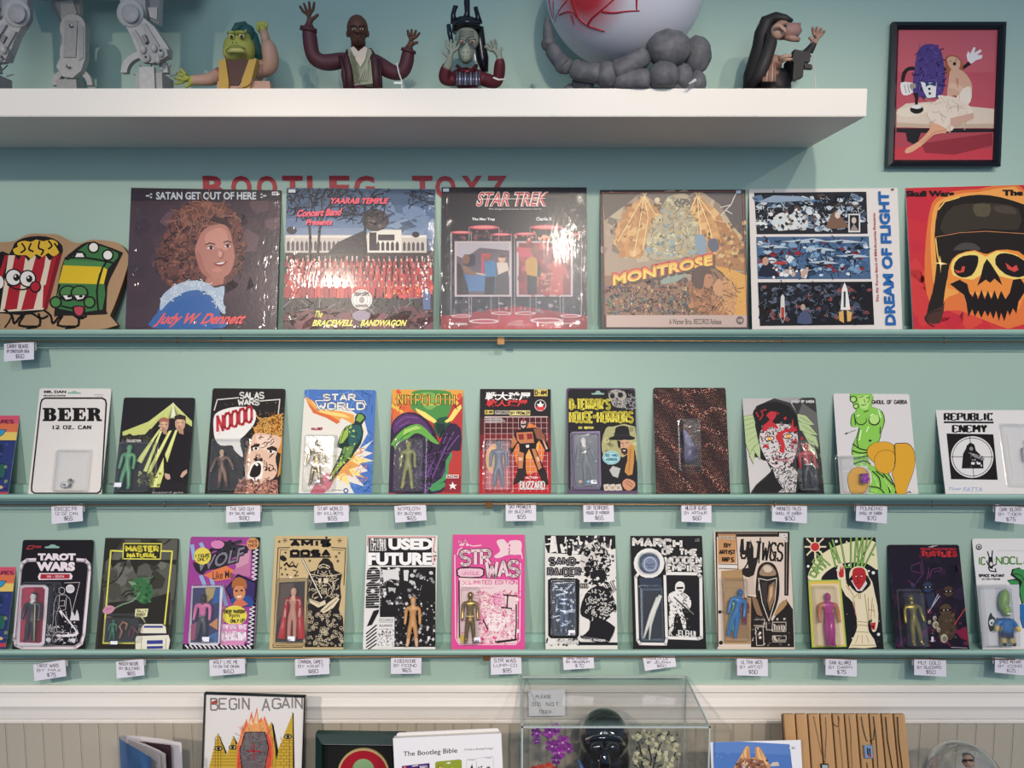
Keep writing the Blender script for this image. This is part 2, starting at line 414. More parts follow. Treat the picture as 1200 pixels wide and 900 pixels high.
    def done(s, parent, name='print', m=None):
        o = s.mb.build(name, m or M_INK, parent); return o
def inside(x, y, q):
    r = False; j = len(q) - 1
    for i in range(len(q)):
        if (q[i][1] > y) != (q[j][1] > y) and x < (q[j][0]-q[i][0])*(y-q[i][1])/(q[j][1]-q[i][1]) + q[i][0]: r = not r
        j = i
    return r

# ------------------------------------------------------------------ the room
M_WALL = mat('mint_wall_paint', '#a4bcae', 0.55, bump=(260, 0.25, 0.0012), var=(1.3, 0.04))
M_LEDGE = mat('mint_gloss_paint', '#9dbdaf', 0.35, bump=(60, 0.15, 0.001), var=(9, 0.05, (0.2, 1, 1)))
M_TRIM = mat('cream_gloss_paint', '#eae2da', 0.35, bump=(50, 0.25, 0.0012), var=(14, 0.05, (0.15, 1, 2)))
M_PLANK = mat('taupe_plank_paint', '#b6ac9c', 0.5, bump=(40, 0.2, 0.001), var=(7, 0.06, (1, 1, 0.2)))
M_SHELF = mat('white_laminate', '#e6ddd2', 0.4, var=(5, 0.02))
M_BRASS = mat('brass', '#b07f52', 0.35, 0.9)
M_RED = mat('red_vinyl', '#a5202c', 0.5)
M_FLOOR = mat('floor_boards', '#6b5a4a', 0.5, var=(3, 0.2, (1, 8, 1)))
M_TABLE = mat('dark_table_top', '#4a4038', 0.4, var=(6, 0.1, (1, 8, 1)))

b = MB(); b.box((-2.2, 0, 0), (2.2, 0.12, 3.6)); wall = b.build('wall_back', M_WALL); tag(wall, 'mint green painted wall behind the display', kind='structure')
b = MB(); b.box((-2.2, -4.6, -0.1), (2.2, 0.12, 0)); fl = b.build('floor', M_FLOOR); tag(fl, kind='structure')

# vertical boards under the chair rail, each its own plank on the wall
zr = W(600, 846, 0.01).z
x = -1.3; i = 0; plank = None
while x < 1.3:
    wv = 0.0432
    if plank is None:
        b = MB(); b.prism([(0.0, 0.0), (0.0392, 0.0), (0.0392, zr + 0.01), (0.0, zr + 0.01)], -0.006, 0.0)
        b.prism([(0.0399, 0.0), (0.0425, 0.0), (0.0425, zr + 0.01), (0.0399, zr + 0.01)], -0.0055, 0.0)
        plank = b.build('plank', M_PLANK, wall); plank.location = (x, 0, 0)
    else:
        c = plank.copy(); COL.objects.link(c); c.location = (x, 0, 0)
    x += wv
b = MB(); b.box((-2.2, -0.0012, 0), (2.2, 0, zr)); g = b.build('groove_backing', mat('groove_paint', '#6f675c', 0.7), wall)

# chair rail: moulded profile
def zat(py, dep): return W(600, py, dep).z
prof = [(0.0, zat(801.5, 0.0)), (0.008, zat(803, 0.008)), (0.014, zat(807, .014)), (0.015, zat(811, .015)), (0.012, zat(812.5, .012)),
        (0.013, zat(818, .013)), (0.017, zat(825, .017)), (0.019, zat(828, .019)), (0.016, zat(832, .016)), (0.0155, zat(834, .0155)), (0.015, zat(842.5, .015)), (0.011, zat(843.5, .011)),
        (0.011, zat(844.4, .011)), (0.0145, zat(844.8, .0145)), (0.0145, zat(847.5, .0145)), (0.0, zat(848, 0.006))]
def extrude_x(mb, prof, x0, x1, col='#fff'):
    n = len(prof); v = [(x0, -y, z) for y, z in prof] + [(x1, -y, z) for y, z in prof]
    f = [(i, i+n, (i+1) % n + n, (i+1) % n) for i in range(n)] + [tuple(range(n)), tuple(range(2*n-1, n-1, -1))]
    mb.add(v, f, col)
b = MB(); extrude_x(b, prof, -2.1, 2.1); tr = b.build('trim_1', M_TRIM); tag(tr, 'cream moulded chair rail', kind='structure')
bm = bmesh.new(); bm.from_mesh(tr.data); bmesh.ops.recalc_face_normals(bm, faces=bm.faces); bm.to_mesh(tr.data); bm.free()

# table below the picture that carries the front row
ZT = 0.60
t = thing('display_table', 'dark display table standing against the panelled wall below the frame', 'table', Matrix.Translation((0, -0.33, 0)))
b = MB(); b.box((-1.25, -0.27, ZT - 0.03), (1.25, 0.29, ZT)); b.build('table_top', M_TABLE, t)
for sx in (-1.2, 1.2):
    for sy in (-0.24, 0.26):
        b = MB(); b.box((sx-.025, sy-.025, 0), (sx+.025, sy+.025, ZT-0.03)); b.build('leg', M_TABLE, t)

# floating shelf
SD = 0.27
zt_, zb_ = W(600, 103.5, SD).z, W(600, 136.5, SD).z
SX1 = W(1016, 120, SD).x
b = MB(); b.box((-1.25, -SD, zb_), (SX1, 0, zt_), bev=0.0012); sh = b.build('floating_shelf', M_SHELF)
tag(sh, 'thick white floating shelf high on the wall', 'shelf'); SHZ = zt_

# picture ledges
LEDGE = []
LD = 0.085
for py, lab in ((386, 'long mint picture ledge under the record sleeves, topmost of three'), (580, 'long mint picture ledge under the middle row of cards'), (763, 'long mint picture ledge under the bottom row of cards')):
    z = W(600, py, LD).z; LEDGE.append(z)
    t = thing('picture_ledge', lab, 'ledge', Matrix.Translation((0, 0, z)), 'mint picture ledges')
    b = MB(); extrude_x(b, [(0.0, .006), (0.012, .006), (0.012, -.012), (0.0, -.012)], -1.2, 1.2); b.build('back_rail', M_LEDGE, t)
    b = MB(); extrude_x(b, [(0.0, -.012), (LD-.012, -.012), (LD-.012, -.0155), (0.0, -.0155)], -1.2, 1.2); b.build('shelf_board', M_LEDGE, t)
    b = MB(); extrude_x(b, [(LD-.012, -.002), (LD-.009, 0), (LD-.003, -0.0005), (LD, -.004), (LD-.001, -.0075), (LD-.004, -.011), (LD-.012, -.012)], -1.2, 1.2); b.build('front_lip', M_LEDGE, t)
    b = MB(); extrude_x(b, [(0.0, -.0156), (.024, -.0156), (.022, -.028), (0.0, -.028)], -1.2, 1.2); b.build('cleat', M_LEDGE, t)
for o in bpy.data.objects:
    if o.type == 'MESH' and o.name.split('.')[0] in ('back_rail', 'shelf_board', 'front_lip', 'cleat'):
        bm = bmesh.new(); bm.from_mesh(o.data); bmesh.ops.recalc_face_normals(bm, faces=bm.faces); bm.to_mesh(o.data); bm.free()

# brass rods under the ledges that carry the price tags
ROD = []; RDEP = 0.052
for (pys, con, hooks, lab) in (((400, 399, 401), (587, 398), (258, 917), 'thin brass rod under the record ledge, topmost rod'),
                         ((592, 590.5, 592.5), (573, 590), (246, 908), 'thin brass rod under the middle ledge'),
                         ((773, 769, 772.5), (570, 768.5), (), 'thin brass rod under the bottom ledge')):
    P = [W(-20, pys[0], RDEP), W(con[0], pys[1], RDEP), W(1220, pys[2], RDEP)]
    t = thing('tag_rod', lab, 'rod', Matrix.Translation(P[1]), 'brass tag rods')
    q = [p - P[1] for p in P]
    q[0].x = -1.18; q[2].x = 1.18
    b = MB(); b.tube([q[0], q[0].lerp(q[1], .5) , q[1], q[1].lerp(q[2], .5), q[2]], 0.0014, seg=6); b.build('rod', M_BRASS, t, True)
    b = MB(); b.box((-.0075, -.006, -.0085), (.0075, .006, .0085), bev=.001); b.build('connector', M_BRASS, t)
    ROD.append((P[0], P[1], P[2]))
    for hx in list(hooks) + [con[0] - 380, con[0] + 520]:
        h = W(hx, con[1] + 1, RDEP) - P[1]
        b = MB(); b.tube([h + Vector((0, 0.012, .018)), h + Vector((0, .006, .006)), h + Vector((0, -.003, .001)), h + Vector((0, 0, -.006)), h + Vector((0, .004, -.002))], 0.0009, seg=6); b.build('hook', M_BRASS, t, True)
def rodz(r, x):
    a, m, c = ROD[r]
    if x < m.x: k = (x - a.x) / (m.x - a.x); return a.z + (m.z - a.z) * k
    k = (x - m.x) / (c.x - m.x); return m.z + (c.z - m.z) * k

# wall lettering, each letter cut from vinyl
VX = {'B': 238, 'O': 271, 'O2': 301, 'T': 331, 'L': 360, 'E': 386, 'G': 415, 'T2': 483, 'O3': 510, 'Y': 541, 'Z': 570}
sgn = thing('wall_lettering', 'red vinyl capitals stuck to the wall, lower half hidden by record sleeves', 'lettering', Matrix.Translation((W(415, 219, 0).x, -0.0, W(415, 233, 0).z)))
z1, z0 = W(415, 206, 0).z, W(415, 233, 0).z
for k, px in VX.items():
    c = k[0]; v, f = bfont(c, 0.035)
    ax, bx = min(p[0] for p in v), max(p[0] for p in v); ay, by = min(p[1] for p in v), max(p[1] for p in v)
    xa, xb = W(px, 219, 0).x, W(px + (24 if c != 'L' else 18), 219, 0).x
    org = sgn.location
    mb = MB(); vv = [(xa + (xb-xa)*(p[0]-ax)/(bx-ax) - org.x, -0.0012, z0 + (z1-z0)*(p[1]-ay)/(by-ay) - org.z) for p in v]
    mb.add(vv, f); o = mb.build('letter', M_RED, sgn)
    md = o.modifiers.new('s', 'SOLIDIFY'); md.thickness = 0.001; md.offset = -1

# ------------------------------------------------------------------ builders for the goods
def mk_panel(c, row, lean_h, card='light', r=0.006, th=0.0011, name='carded_toy', label='', cat='toy', group=None, m=None, bdep=0.066, fit=True):
    """a card or sleeve standing on ledge `row`, leaning back on the wall"""
    lean = math.asin((bdep - 0.003) / lean_h) if lean_h else 0
    zf = LEDGE[row] - 0.0116
    P = Panel(c, bdep, zf, lean)
    # drop the hidden foot down to the ledge floor
    ext = max(0.0, (P.O.z - zf) / P.Z.z) - abs(P.X.z) * P.w / 2
    if fit and ext > 0:
        P.O = P.O - P.Z * ext; P.h += ext
        P.M.translation = P.O; P.bd = (-P.w/2, 0, P.w/2, P.h)
    P.cr = r
    P.T = thing(name, label, cat, P.M, group)
    b = MB(); b.prism(rrect(-P.w/2, 0, P.w/2, P.h, r) if r else [(-P.w/2, 0), (P.w/2, 0), (P.w/2, P.h), (-P.w/2, P.h)], 0, th)
    P.card = b.build('card' if name == 'carded_toy' else 'sleeve', m or (M_CARD if card == 'light' else M_DARKCARD), P.T)
    return P

def blister(P, x0, y0, x1, y1, h=0.02, name='blister', m=None, top=0.0, tap=0.0035, r=0.004):
    """clear moulded bubble; the pixels give its front face"""
    pa, pb = P.loc(x0, y0, h), P.loc(x1, y1, h)
    X0, X1, Z1, Z0 = pa[0], pb[0], pa[1], pb[1]
    b = MB(); n = 4
    fl = rrect(X0-tap-.003, Z0-tap-.003, X1+tap+.003, Z1+tap+.003, r*1.4, n); base = rrect(X0-tap, Z0-tap, X1+tap, Z1+tap, r*1.2, n)
    mid = rrect(X0-.0005, Z0-.0005, X1+.0005, Z1+.0005, r, n); fr = rrect(X0+.0015, Z0+.0015, X1-.0015, Z1-.0015, r*0.8, n)
    k = len(fl); v = []
    for q, y in ((fl, -.0006), (base, -.0009), (mid, -h+.002), (fr, -h)): v += [(x, y, z) for x, z in q]
    f = [(i+k*j, (i+1) % k+k*j, (i+1) % k+k*(j+1), i+k*(j+1)) for j in range(3) for i in range(k)] + [tuple(range(3*k, 4*k))]
    b.add(v, f); o = b.build(name, m or M_BLISTER, P.T); 
    return o

def skin(name, verts, edges, radii, cols, m, parent=None, sub=1, balls=None):
    """one continuous tapering body grown over a skeleton; colours by nearest joint"""
    me = bpy.data.meshes.new(name); me.from_pydata([tuple(v) for v in verts], edges, [])
    o = bpy.data.objects.new(name, me); COL.objects.link(o)
    md = o.modifiers.new('s', 'SKIN'); md.use_smooth_shade = True; md.branch_smoothing = 0.3
    sv = me.skin_vertices[0].data
    for i, r in enumerate(radii): sv[i].radius = (r if isinstance(r, (tuple, list)) else (r, r))
    sv[0].use_root = True
    s2 = o.modifiers.new('u', 'SUBSURF'); s2.levels = sub; s2.render_levels = sub
    dg = bpy.context.evaluated_depsgraph_get(); dg.update()
    nm = bpy.data.meshes.new_from_object(o.evaluated_get(dg)); bpy.data.objects.remove(o); bpy.data.meshes.remove(me)
    nm.name = name
    V = [Vector(v) for v in verts]; C = [lin(c) for c in cols]
    segs = [(V[a], V[b_], a, b_) for a, b_ in edges]
    ca = nm.color_attributes.new('Col', 'FLOAT_COLOR', 'POINT'); buf = []
    for v in nm.vertices:
        best = None
        for A, B, ia, ib in segs:
            d = B - A; t = max(0, min(1, (v.co - A).dot(d) / max(d.length_squared, 1e-12))); q = (A + d*t - v.co).length_squared
            if best is None or q < best[0]: best = (q, ia if t < 0.5 else ib)
        buf += C[best[1]]
    ca.data.foreach_set('color', buf)
    if balls:
        b = MB()
        for c, r, col in balls: b.ell(c, r, col, 12, 8)
        k = b.mesh('k'); bm = bmesh.new(); bm.from_mesh(nm); bm.from_mesh(k); bm.to_mesh(nm); bm.free(); bpy.data.meshes.remove(k)
    return link(name, nm, m, parent, True)

def toy(P, cx, y0, y1, w=0.01, head='#caa27a', body='#665544', arms=None, legs=None, hands=None, boots=None, tilt=0, spread=0.0, m=None, cape=None, hood=None, name='toy_figure', stance=0.06, armup=0, thick=1.0, headr=1.0, hat=None, belt=None, eyes=None, hair=None):
    """small posable figure sealed in front of the card; cx, y0, y1 are photo pixels of its middle, head and feet"""
    arms = arms or body; legs = legs or body; hands = hands or head; boots = boots or legs
    a, c = P.loc(cx, y0, w), P.loc(cx, y1, w); H = a[1] - c[1]; X = (a[0] + c[0]) / 2
    ct, st_ = math.cos(math.radians(tilt)), math.sin(math.radians(tilt)); mz = (a[1] + c[1]) / 2
    def T(x, z, y=0): 
        u, v = x * H, (z - 0.5) * H
        return (X + u * ct + v * st_, -w + y * H, mz - u * st_ + v * ct)
    sp = spread
    V = [T(0, .49), T(0, .60), T(0, .77), T(0, .835, 0), T(0, .895, -.005), T(0, .955, -.005)]
    R = [(.085*thick, .06), (.075*thick, .06), (.09*thick, .06), .032, .068*headr, .06*headr]; C = [legs, body, body, head, head, hair or head]
    E = [(0, 1), (1, 2), (2, 3), (3, 4), (4, 5)]
    for s in (-1, 1):
        n = len(V)
        up = armup == s or armup == 2
        V += [T(s*.125*thick, .775), T(s*(.14*thick+sp*.5), .62 if not up else .80, 0), T(s*(.145*thick+sp), .49 if not up else .95, -.03), T(s*(.15*thick+sp), .44 if not up else 1.0, -.04)]
        R += [.042*thick, .037*thick, .032, .032]; C += [arms, arms, arms, hands]; E += [(2, n), (n, n+1), (n+1, n+2), (n+2, n+3)]
        n = len(V)
        V += [T(s*.05, .42), T(s*(.052+stance*.4), .26, -.01), T(s*(.055+stance*.8), .06), T(s*(.06+stance), .025, -.07)]
        R += [.056*thick, .045*thick, .04, .034]; C += [legs, legs, boots, boots]; E += [(0, n), (n, n+1), (n+1, n+2), (n+2, n+3)]
    R = [tuple(q*H for q in r) if isinstance(r, tuple) else r * H for r in R]
    hb = [(T(0, .925, -.005), (.058*H*headr, .06*H*headr, .072*H*headr), head)]
    if hair: hb.append((T(0, .955, .008), (.061*H*headr, .058*H*headr, .055*H*headr), hair))
    hb.append((T(0, .915, -.062*headr), (.012*H, .012*H, .016*H), head))
    dk = tuple(v*.35 for v in lin(head)[:3])
    for s in (-1, 1): hb.append((T(s*.022, .94, -.058*headr), (.010*H, .008*H, .008*H), dk))
    o = skin(name, V, E, R, C, m or M_TOY, P.T, 1, hb)
    if cape or hood or hat or belt or eyes:
        b = MB()
        if cape:
            q = [(-.13, .80), (.13, .80), (.17, .5), (.24, .08), (-.24, .08), (-.17, .5)]
            v = [T(x, z, .05) for x, z in q] + [T(x*.9, z, .09) for x, z in q]; n = 6
            b.add(v, [(0,5,4,3,2,1), tuple(range(6, 12))] + [(i, (i+1) % n, (i+1) % n+n, i+n) for i in range(n)], cape)
            for s in (-1, 1):
                q = [(s*.05, .84), (s*.15, .8), (s*.2, .45), (s*.26, .06), (s*.12, .05), (s*.1, .5)]
                v = [T(x, z, -.05 if i in (0, 5) else -.02) for i, (x, z) in enumerate(q)] + [T(x, z, .03) for x, z in q]
                b.add(v, [tuple(range(6)), tuple(range(11, 5, -1))] + [(i, (i+1) % n, (i+1) % n+n, i+n) for i in range(n)], cape)
        if hood: b.ell(T(0, .94, .02), (.085*H, .08*H, .09*H), hood, 10, 7)
        if hat: b.ell(T(0, 1.0, 0), (.075*H, .075*H, .04*H), hat, 10, 6)
        if belt:
            b.tube([T(-.07*thick, .53, -.05), T(0, .525, -.078*thick), T(.07*thick, .53, -.05)], .016*H, belt, 6)
        if eyes:
            for s in (-1, 1): b.ell(T(s*.022, .955, -.068*headr), (.011*H,)*3, eyes, 6, 4)
        b.build('outfit', M_TOY, o, True)
    return o
def sticker(P, x0, y0, x1, y1, h=0.0205, txt='$65'):
    a, c = P.loc(x0, y0, h), P.loc(x1, y1, h)
    b = MB(); b.prism(rrect(a[0], c[1], c[0], a[1], .0008, 2), -h-.0004, -h, '#eceaf0')
    o = b.build('price_sticker', M_INK, P.T)
    # figures
    s0 = P.lay; mb0 = P.mb; P.mb = MB(); P.lay = int(h / 0.00003) + 16
    w = x1 - x0; hh = y1 - y0
    P.st('#55505c', hh*0.10, txt, x0+w*.2, y0+hh*.28, x1-w*.2, y1-hh*.28)
    P.mb.build('price', M_INK, o); P.mb = mb0; P.lay = s0
    return o

# ------------------------------------------------------------------ price tags folded over the rods
def price_tag(row, x0, y0, x1, y1, x0b, y1b, lines, label, skew=0):
    """x0..x1 top edge in photo px, x0b = left of bottom edge, lines = [(text, u0, u1, v0, v1)] in 0..1"""
    dep = RDEP + 0.004
    P = Panel([(x0, y0), (x1, y0 + skew), (x1 + (x0b - x0), y1 + skew), (x0b, y1)], dep, None, 0.22)
    T = thing('price_tag', label, 'price tag', P.M, 'handwritten price tags on the rods')
    b = MB(); w2, h = P.w/2, P.h
    b.box((-w2, 0, 0), (w2, 0.0005, h), '#dbd6df')
    b.box((-w2, 0.0005, h - .0006), (w2, .009, h), '#dbd6df')
    b.box((-w2, .0085, h*0.55), (w2, .009, h), '#dbd6df')
    b.build('paper', M_INK, T)
    P.z = (0, 0, 1); R = random.Random(len(label) + int(x0))
    for txt, u0, u1, v0, v1 in lines:
        X0, X1 = x0 + (x1-x0)*u0 + (x0b-x0)*(v0+v1)/2, x0 + (x1-x0)*u1 + (x0b-x0)*(v0+v1)/2
        Y0, Y1 = y0 + (y1-y0)*v0, y0 + (y1-y0)*v1
        P.st('#4d4757', 0.62 if Y1-Y0 > 4 else 0.5, txt, X0, Y0, X1, Y1, jit=0.25, seed=R.randint(0, 999))
    P.done(T, 'writing')

# ------------------------------------------------------------------ row 1: plaque and record sleeves
def sleeve(c, label, wrap=True, m=None, hl=.318):
    P = mk_panel(c, 0, hl, r=0.001, th=0.004, name='record_sleeve', label=label, cat='record', m=m, bdep=.05)
    return P
def wrap(P, off=0.0028, seed=1):
    """wrinkled clear film over the face, puckered at the rims"""
    R = random.Random(seed); nx = 26; nz = 26; b = MB(); v = []
    for j in range(nz + 1):
        for i in range(nx + 1):
            u, w = i/nx, j/nz; e = min(u, 1-u, w, 1-w)
            am = 0.00004 + (0.0012 if min(u, 1-u, w) < .07 else 0) 
            y = -(off + R.uniform(0, am)) if e > 0 else -0.001
            v.append(((u-.5)*P.w, y, .001 + w*(P.h-.002)))
    f = [(j*(nx+1)+i, j*(nx+1)+i+1, (j+1)*(nx+1)+i+1, (j+1)*(nx+1)+i) for j in range(nz) for i in range(nx)]
    b.add(v, f); return b.build('shrink_wrap', M_WRAP, P.T)
def fleck(P, n, box, seed, col='#f2e4d2', L=(2, 9)):
    pass

# --- sleeve 1: portrait
P = sleeve([(155,220.4),(329.5,222.7),(324,385),(145.5,384)], 'record sleeve with a smiling curly-haired woman in blue on dark mauve', m=M_DARKCARD)
P.bg('#43323b').zoom(0, 200, .2833)
P.rnd(['#49343e', '#4c3740', '#3f2f39', '#48353f'], 60, (540, 120, 1160, 640), (35, 80), 4)
P.rnd(['#5c4149', '#664a52'], 16, (700, 130, 1130, 300), (20, 60), 5)
P.r('#2c2330', 530, 60, 1180, 125)
P.t('#c6ccd2', 'SATAN GET OUT OF HERE', 646, 88, 1060, 120, .03)
P.t('#c6ccd2', '-:', 604, 94, 630, 114, .03); P.t('#c6ccd2', ':-', 1078, 94, 1102, 114, .03)
hair = '700,210 740,160 800,130 860,125 920,140 975,180 1000,230 1015,300 1010,370 985,420 950,450 900,470 850,470 830,450 780,455 720,480 680,460 655,420 650,360 660,320 690,280'
P.p('#6a3f38', hair, 3)
P.rnd(['#7c4a40', '#64403a', '#4a2c2e', '#8c5848'], 330, (650, 125, 1015, 480), (8, 20), 6, poly=hair)
P.scrib('#8b5a4c', 3.5, 130, (650, 130, 1010, 470), 40, 7, poly=hair, bend=1.2)
P.scrib('#33202a', 3.5, 90, (650, 200, 1010, 470), 40, 8, poly=hair, bend=1.2)
P.scrib('#a87462', 3, 40, (720, 130, 960, 230), 60, 9, poly=hair, bend=.4)
P.p('#b67a6c', '815,300 840,250 885,225 930,225 955,260 965,310 972,350 965,395 945,430 905,450 870,445 835,420 815,370 808,330', 4)
P.p('#c98e7e', '850,270 890,240 930,245 945,290 940,330 900,320 860,320', 4)
P.p('#a96c60', '818,330 835,360 850,410 880,440 860,440 830,410 815,370', 3)
P.p('#3c2428', '865,205 900,192 945,210 960,240 930,225 895,215', 3)
P.l('#4a2c2c', 5, '850,308 868,300 892,306'); P.l('#4a2c2c', 5, '925,298 942,292 960,298')
P.e('#e8d8d0', 872, 320, 15, 6); P.e('#e8d8d0', 943, 312, 14, 6); P.e('#2c2226', 874, 320, 7, 7); P.e('#2c2226', 943, 312, 7, 7)
P.l('#5c3634', 3, '856,318 872,311 890,318'); P.l('#5c3634', 3, '928,310 944,304 958,310')
P.l('#a4645a', 5, '915,325 925,345 920,362 908,366'); P.e('#d09a8a', 912, 345, 9, 13)
P.p('#8d3a40', '885,385 905,378 922,380 940,374 930,390 905,396', 2); P.p('#eadfd8', '892,384 910,381 934,378 922,387 905,388'); P.e('#c98478', 900, 412, 22, 10)
P.p('#b27466', '860,440 900,452 930,440 925,470 880,480 850,465')
P.p('#3c66a0', '632,652 650,590 690,520 740,490 800,480 860,500 900,550 915,600 925,652', 3)
P.p('#3462a0', '660,652 690,580 760,530 840,520 890,580 900,652', 3)
P.p('#aebccc', '690,500 740,468 800,455 850,462 890,485 930,480 925,540 935,590 915,585 890,540 850,500 800,495 750,510 700,545 665,580 668,530', 3)
P.scrib('#dfe6ec', 3, 60, (670, 455, 930, 590), 24, 10, poly='690,500 740,468 800,455 850,462 890,485 930,480 925,540 935,590 915,585 890,540 850,500 800,495 750,510 700,545 665,580 668,530', bend=1.5)
P.t('#e8605e', 'Judy W. Dennett', 652, 590, 1012, 648, .035, .7)
P.r('#d8d6da', 1126, 88, 1152, 103); P.r('#8a8890', 1130, 92, 1148, 99)
P.done(P.T, m=M_GLOSSINK); wrap(P, seed=1)

# --- sleeve 2: band before a domed hall
P = sleeve([(337,220),(509,222),(508,385),(331,385)], 'record sleeve with red-coated marching band before a domed building', m=M_DARKCARD)
P.bg('#3f5876').zoom(325, 200, .3125)
P.r('#4c6486', 20, 130, 600, 190); P.r('#62799a', 20, 180, 600, 225); P.r('#7d8ea8', 20, 215, 600, 250)
P.rnd(['#8496ae', '#6f84a2'], 18, (350, 140, 590, 250), (14, 34), 3, asp=2.2, rot=0)
P.r('#2a2230', 20, 305, 600, 345); P.r('#3a2c2c', 20, 300, 600, 322); P.r('#2c2228', 20, 340, 600, 600)
P.r('#c9beb4', 30, 248, 560, 308)
P.r('#e3d9cc', 30, 242, 560, 252)
for k in range(12): x = 36 + k*17; P.p('#554a50', f'{x},300 {x},272 {x+5.5},262 {x+11},272 {x+11},300')
for k in range(12): x = 352 + k*17; P.p('#554a50', f'{x},300 {x},275 {x+5.5},266 {x+11},275 {x+11},300')
P.p('#29202c', '190,308 225,270 290,240 330,222 340,308'); P.p('#e4dccf', '338,308 338,235 372,222 440,222 466,222 466,308')
P.r('#29202c', 345, 232, 372, 300); P.r('#3b3038', 378, 240, 440, 262)
for k in range(5): x = 372 + k*18; P.p('#3b3038', f'{x},300 {x},275 {x+6},264 {x+12},275 {x+12},300')
P.e('#3a2f36', 368, 186, 50, 42); P.l('#a09080', 2, '368,144 368,132'); P.p('#29222a', '320,200 326,160 368,145 345,185 330,222'); P.rnd(['#6d5c58', '#4f4248'], 16, (335, 160, 410, 215), (5, 12), 13)
P.e('#2a2530', 54, 224, 19, 14); P.e('#2a2530', 519, 240, 14, 11)
P.l('#201a24', 9, '122,330 124,250 118,180'); P.l('#201a24', 9, '152,320 158,230 170,150'); P.l('#1c1820', 8, '330,310 330,220 328,100')
for q in ('118,200 90,150 60,110 40,80', '118,190 130,140 125,90 110,70', '120,170 80,150 45,140', '160,200 190,140 230,100 260,80', '170,150 165,110 180,70', '168,160 200,120 205,75', '155,190 135,130 150,80',
          '328,140 290,110 260,90', '328,130 350,100 400,85', '328,120 310,80', '328,160 370,130 400,120', '328,170 280,160 240,150', '590,120 540,110 500,85', '590,90 550,80', '60,110 40,110', '90,150 60,165', '230,100 215,80', '540,110 530,90'):
    P.l('#241c26', 4, q, sm=2)
P.scrib('#241c26', 2, 130, (40, 70, 290, 180), 30, 5, bend=.5); P.scrib('#241c26', 2, 90, (250, 75, 420, 180), 30, 6, bend=.5); P.scrib('#241c26', 2, 30, (490, 75, 590, 150), 26, 7, bend=.5)
R_ = random.Random(5)
P.rnd(['#7a2430', '#5c2430', '#8c3038'], 60, (30, 320, 590, 380), (6, 14), 18)
for row in range(5):
    y = 336 + row*24; n = 27 - row*2; h = 26 + row*8; w_ = 6 + row*1.8
    for k in range(n):
        x = 34 + (k + (row % 2)*.5 + R_.random()*.25)*(550/n)
        P._face([(x-w_, y+h), (x-w_*1.15, y+12), (x-w_*.4, y+2), (x+w_*.4, y+2), (x+w_*1.15, y+12), (x+w_, y+h)], R_.choice(['#b4303a', '#c83e40', '#9c2834', '#d04a44', '#a42c38']))
    P.up()
    for k in range(n*2):
        x = 34 + (k*.5 + (row % 2)*.5)*(550/n); P._face([(x-1.2, y+h), (x-.8, y+8), (x+.8, y+8), (x+1.2, y+h)], '#4a1c28')
    P.up(); R_.seed(row)
    for k in range(n):
        x = 34 + (k + (row % 2)*.5 + R_.random()*.25)*(550/n)
        P._face([(x-3, y+4), (x-3, y-5), (x+3, y-5), (x+3, y+4)], R_.choice(['#c99a86', '#b88474', '#e0b8a0']))
        P._face([(x-3.5, y-5), (x-3, y-15), (x+3, y-15), (x+3.5, y-5)], R_.choice(['#c8bcb8', '#4a3038', '#8c7a7c', '#7a2a30']))
    P.up()
P.r('#2a2028', 20, 478, 600, 600); P.rnd(['#5a2430', '#44202c', '#6c2c38'], 70, (30, 540, 590, 595), (14, 30), 17, asp=2.5, rot=-.2); P.scrib('#1a141c', 4, 80, (30, 470, 590, 545), 40, 3, bend=.1); P.rnd(['#c83e40', '#d8543e'], 14, (400, 440, 590, 476), (9, 15), 15); P.scrib('#a8a0a4', 1.6, 26, (40, 480, 560, 560), 34, 8, bend=.1)
P.rnd(['#e8b858', '#d8cfc4'], 24, (400, 430, 590, 470), (2, 5), 16); P.r('#50618a', 548, 455, 575, 522)
P.e('#e9e2da', 318, 484, 39, 38); P.ring('#8a7a78', 2.5, 318, 484, 33); P.ring('#8a7a78', 2, 318, 484, 22)
P.st('#77686a', 3, 'DRUM CORPS', 292, 458, 344, 470); P.e('#9a8a88', 318, 486, 11, 13); P.st('#77686a', 2.5, 'SHRINERS', 296, 504, 340, 512)
P.e('#8f7f92', 316, 545, 34, 20)
P.t('#e8566c', 'YAARAB TEMPLE', 198, 104, 416, 126, .05, .3); P.t('#e8566c', 'Concert Band', 76, 148, 242, 176, .05, .3, 6); P.t('#e8566c', 'Presents', 110, 184, 208, 206, .05, .3)
P.t('#ece268', 'The', 142, 526, 172, 552, .02, .4); P.t('#ece268', 'BRACEWELL', 136, 560, 288, 584, .04, .35); P.t('#ece268', 'BANDWAGON', 316, 560, 484, 584, .04, .35)
P.r('#dcdcdc', 44, 72, 70, 84)
P.done(P.T, m=M_GLOSSINK); wrap(P, seed=2)

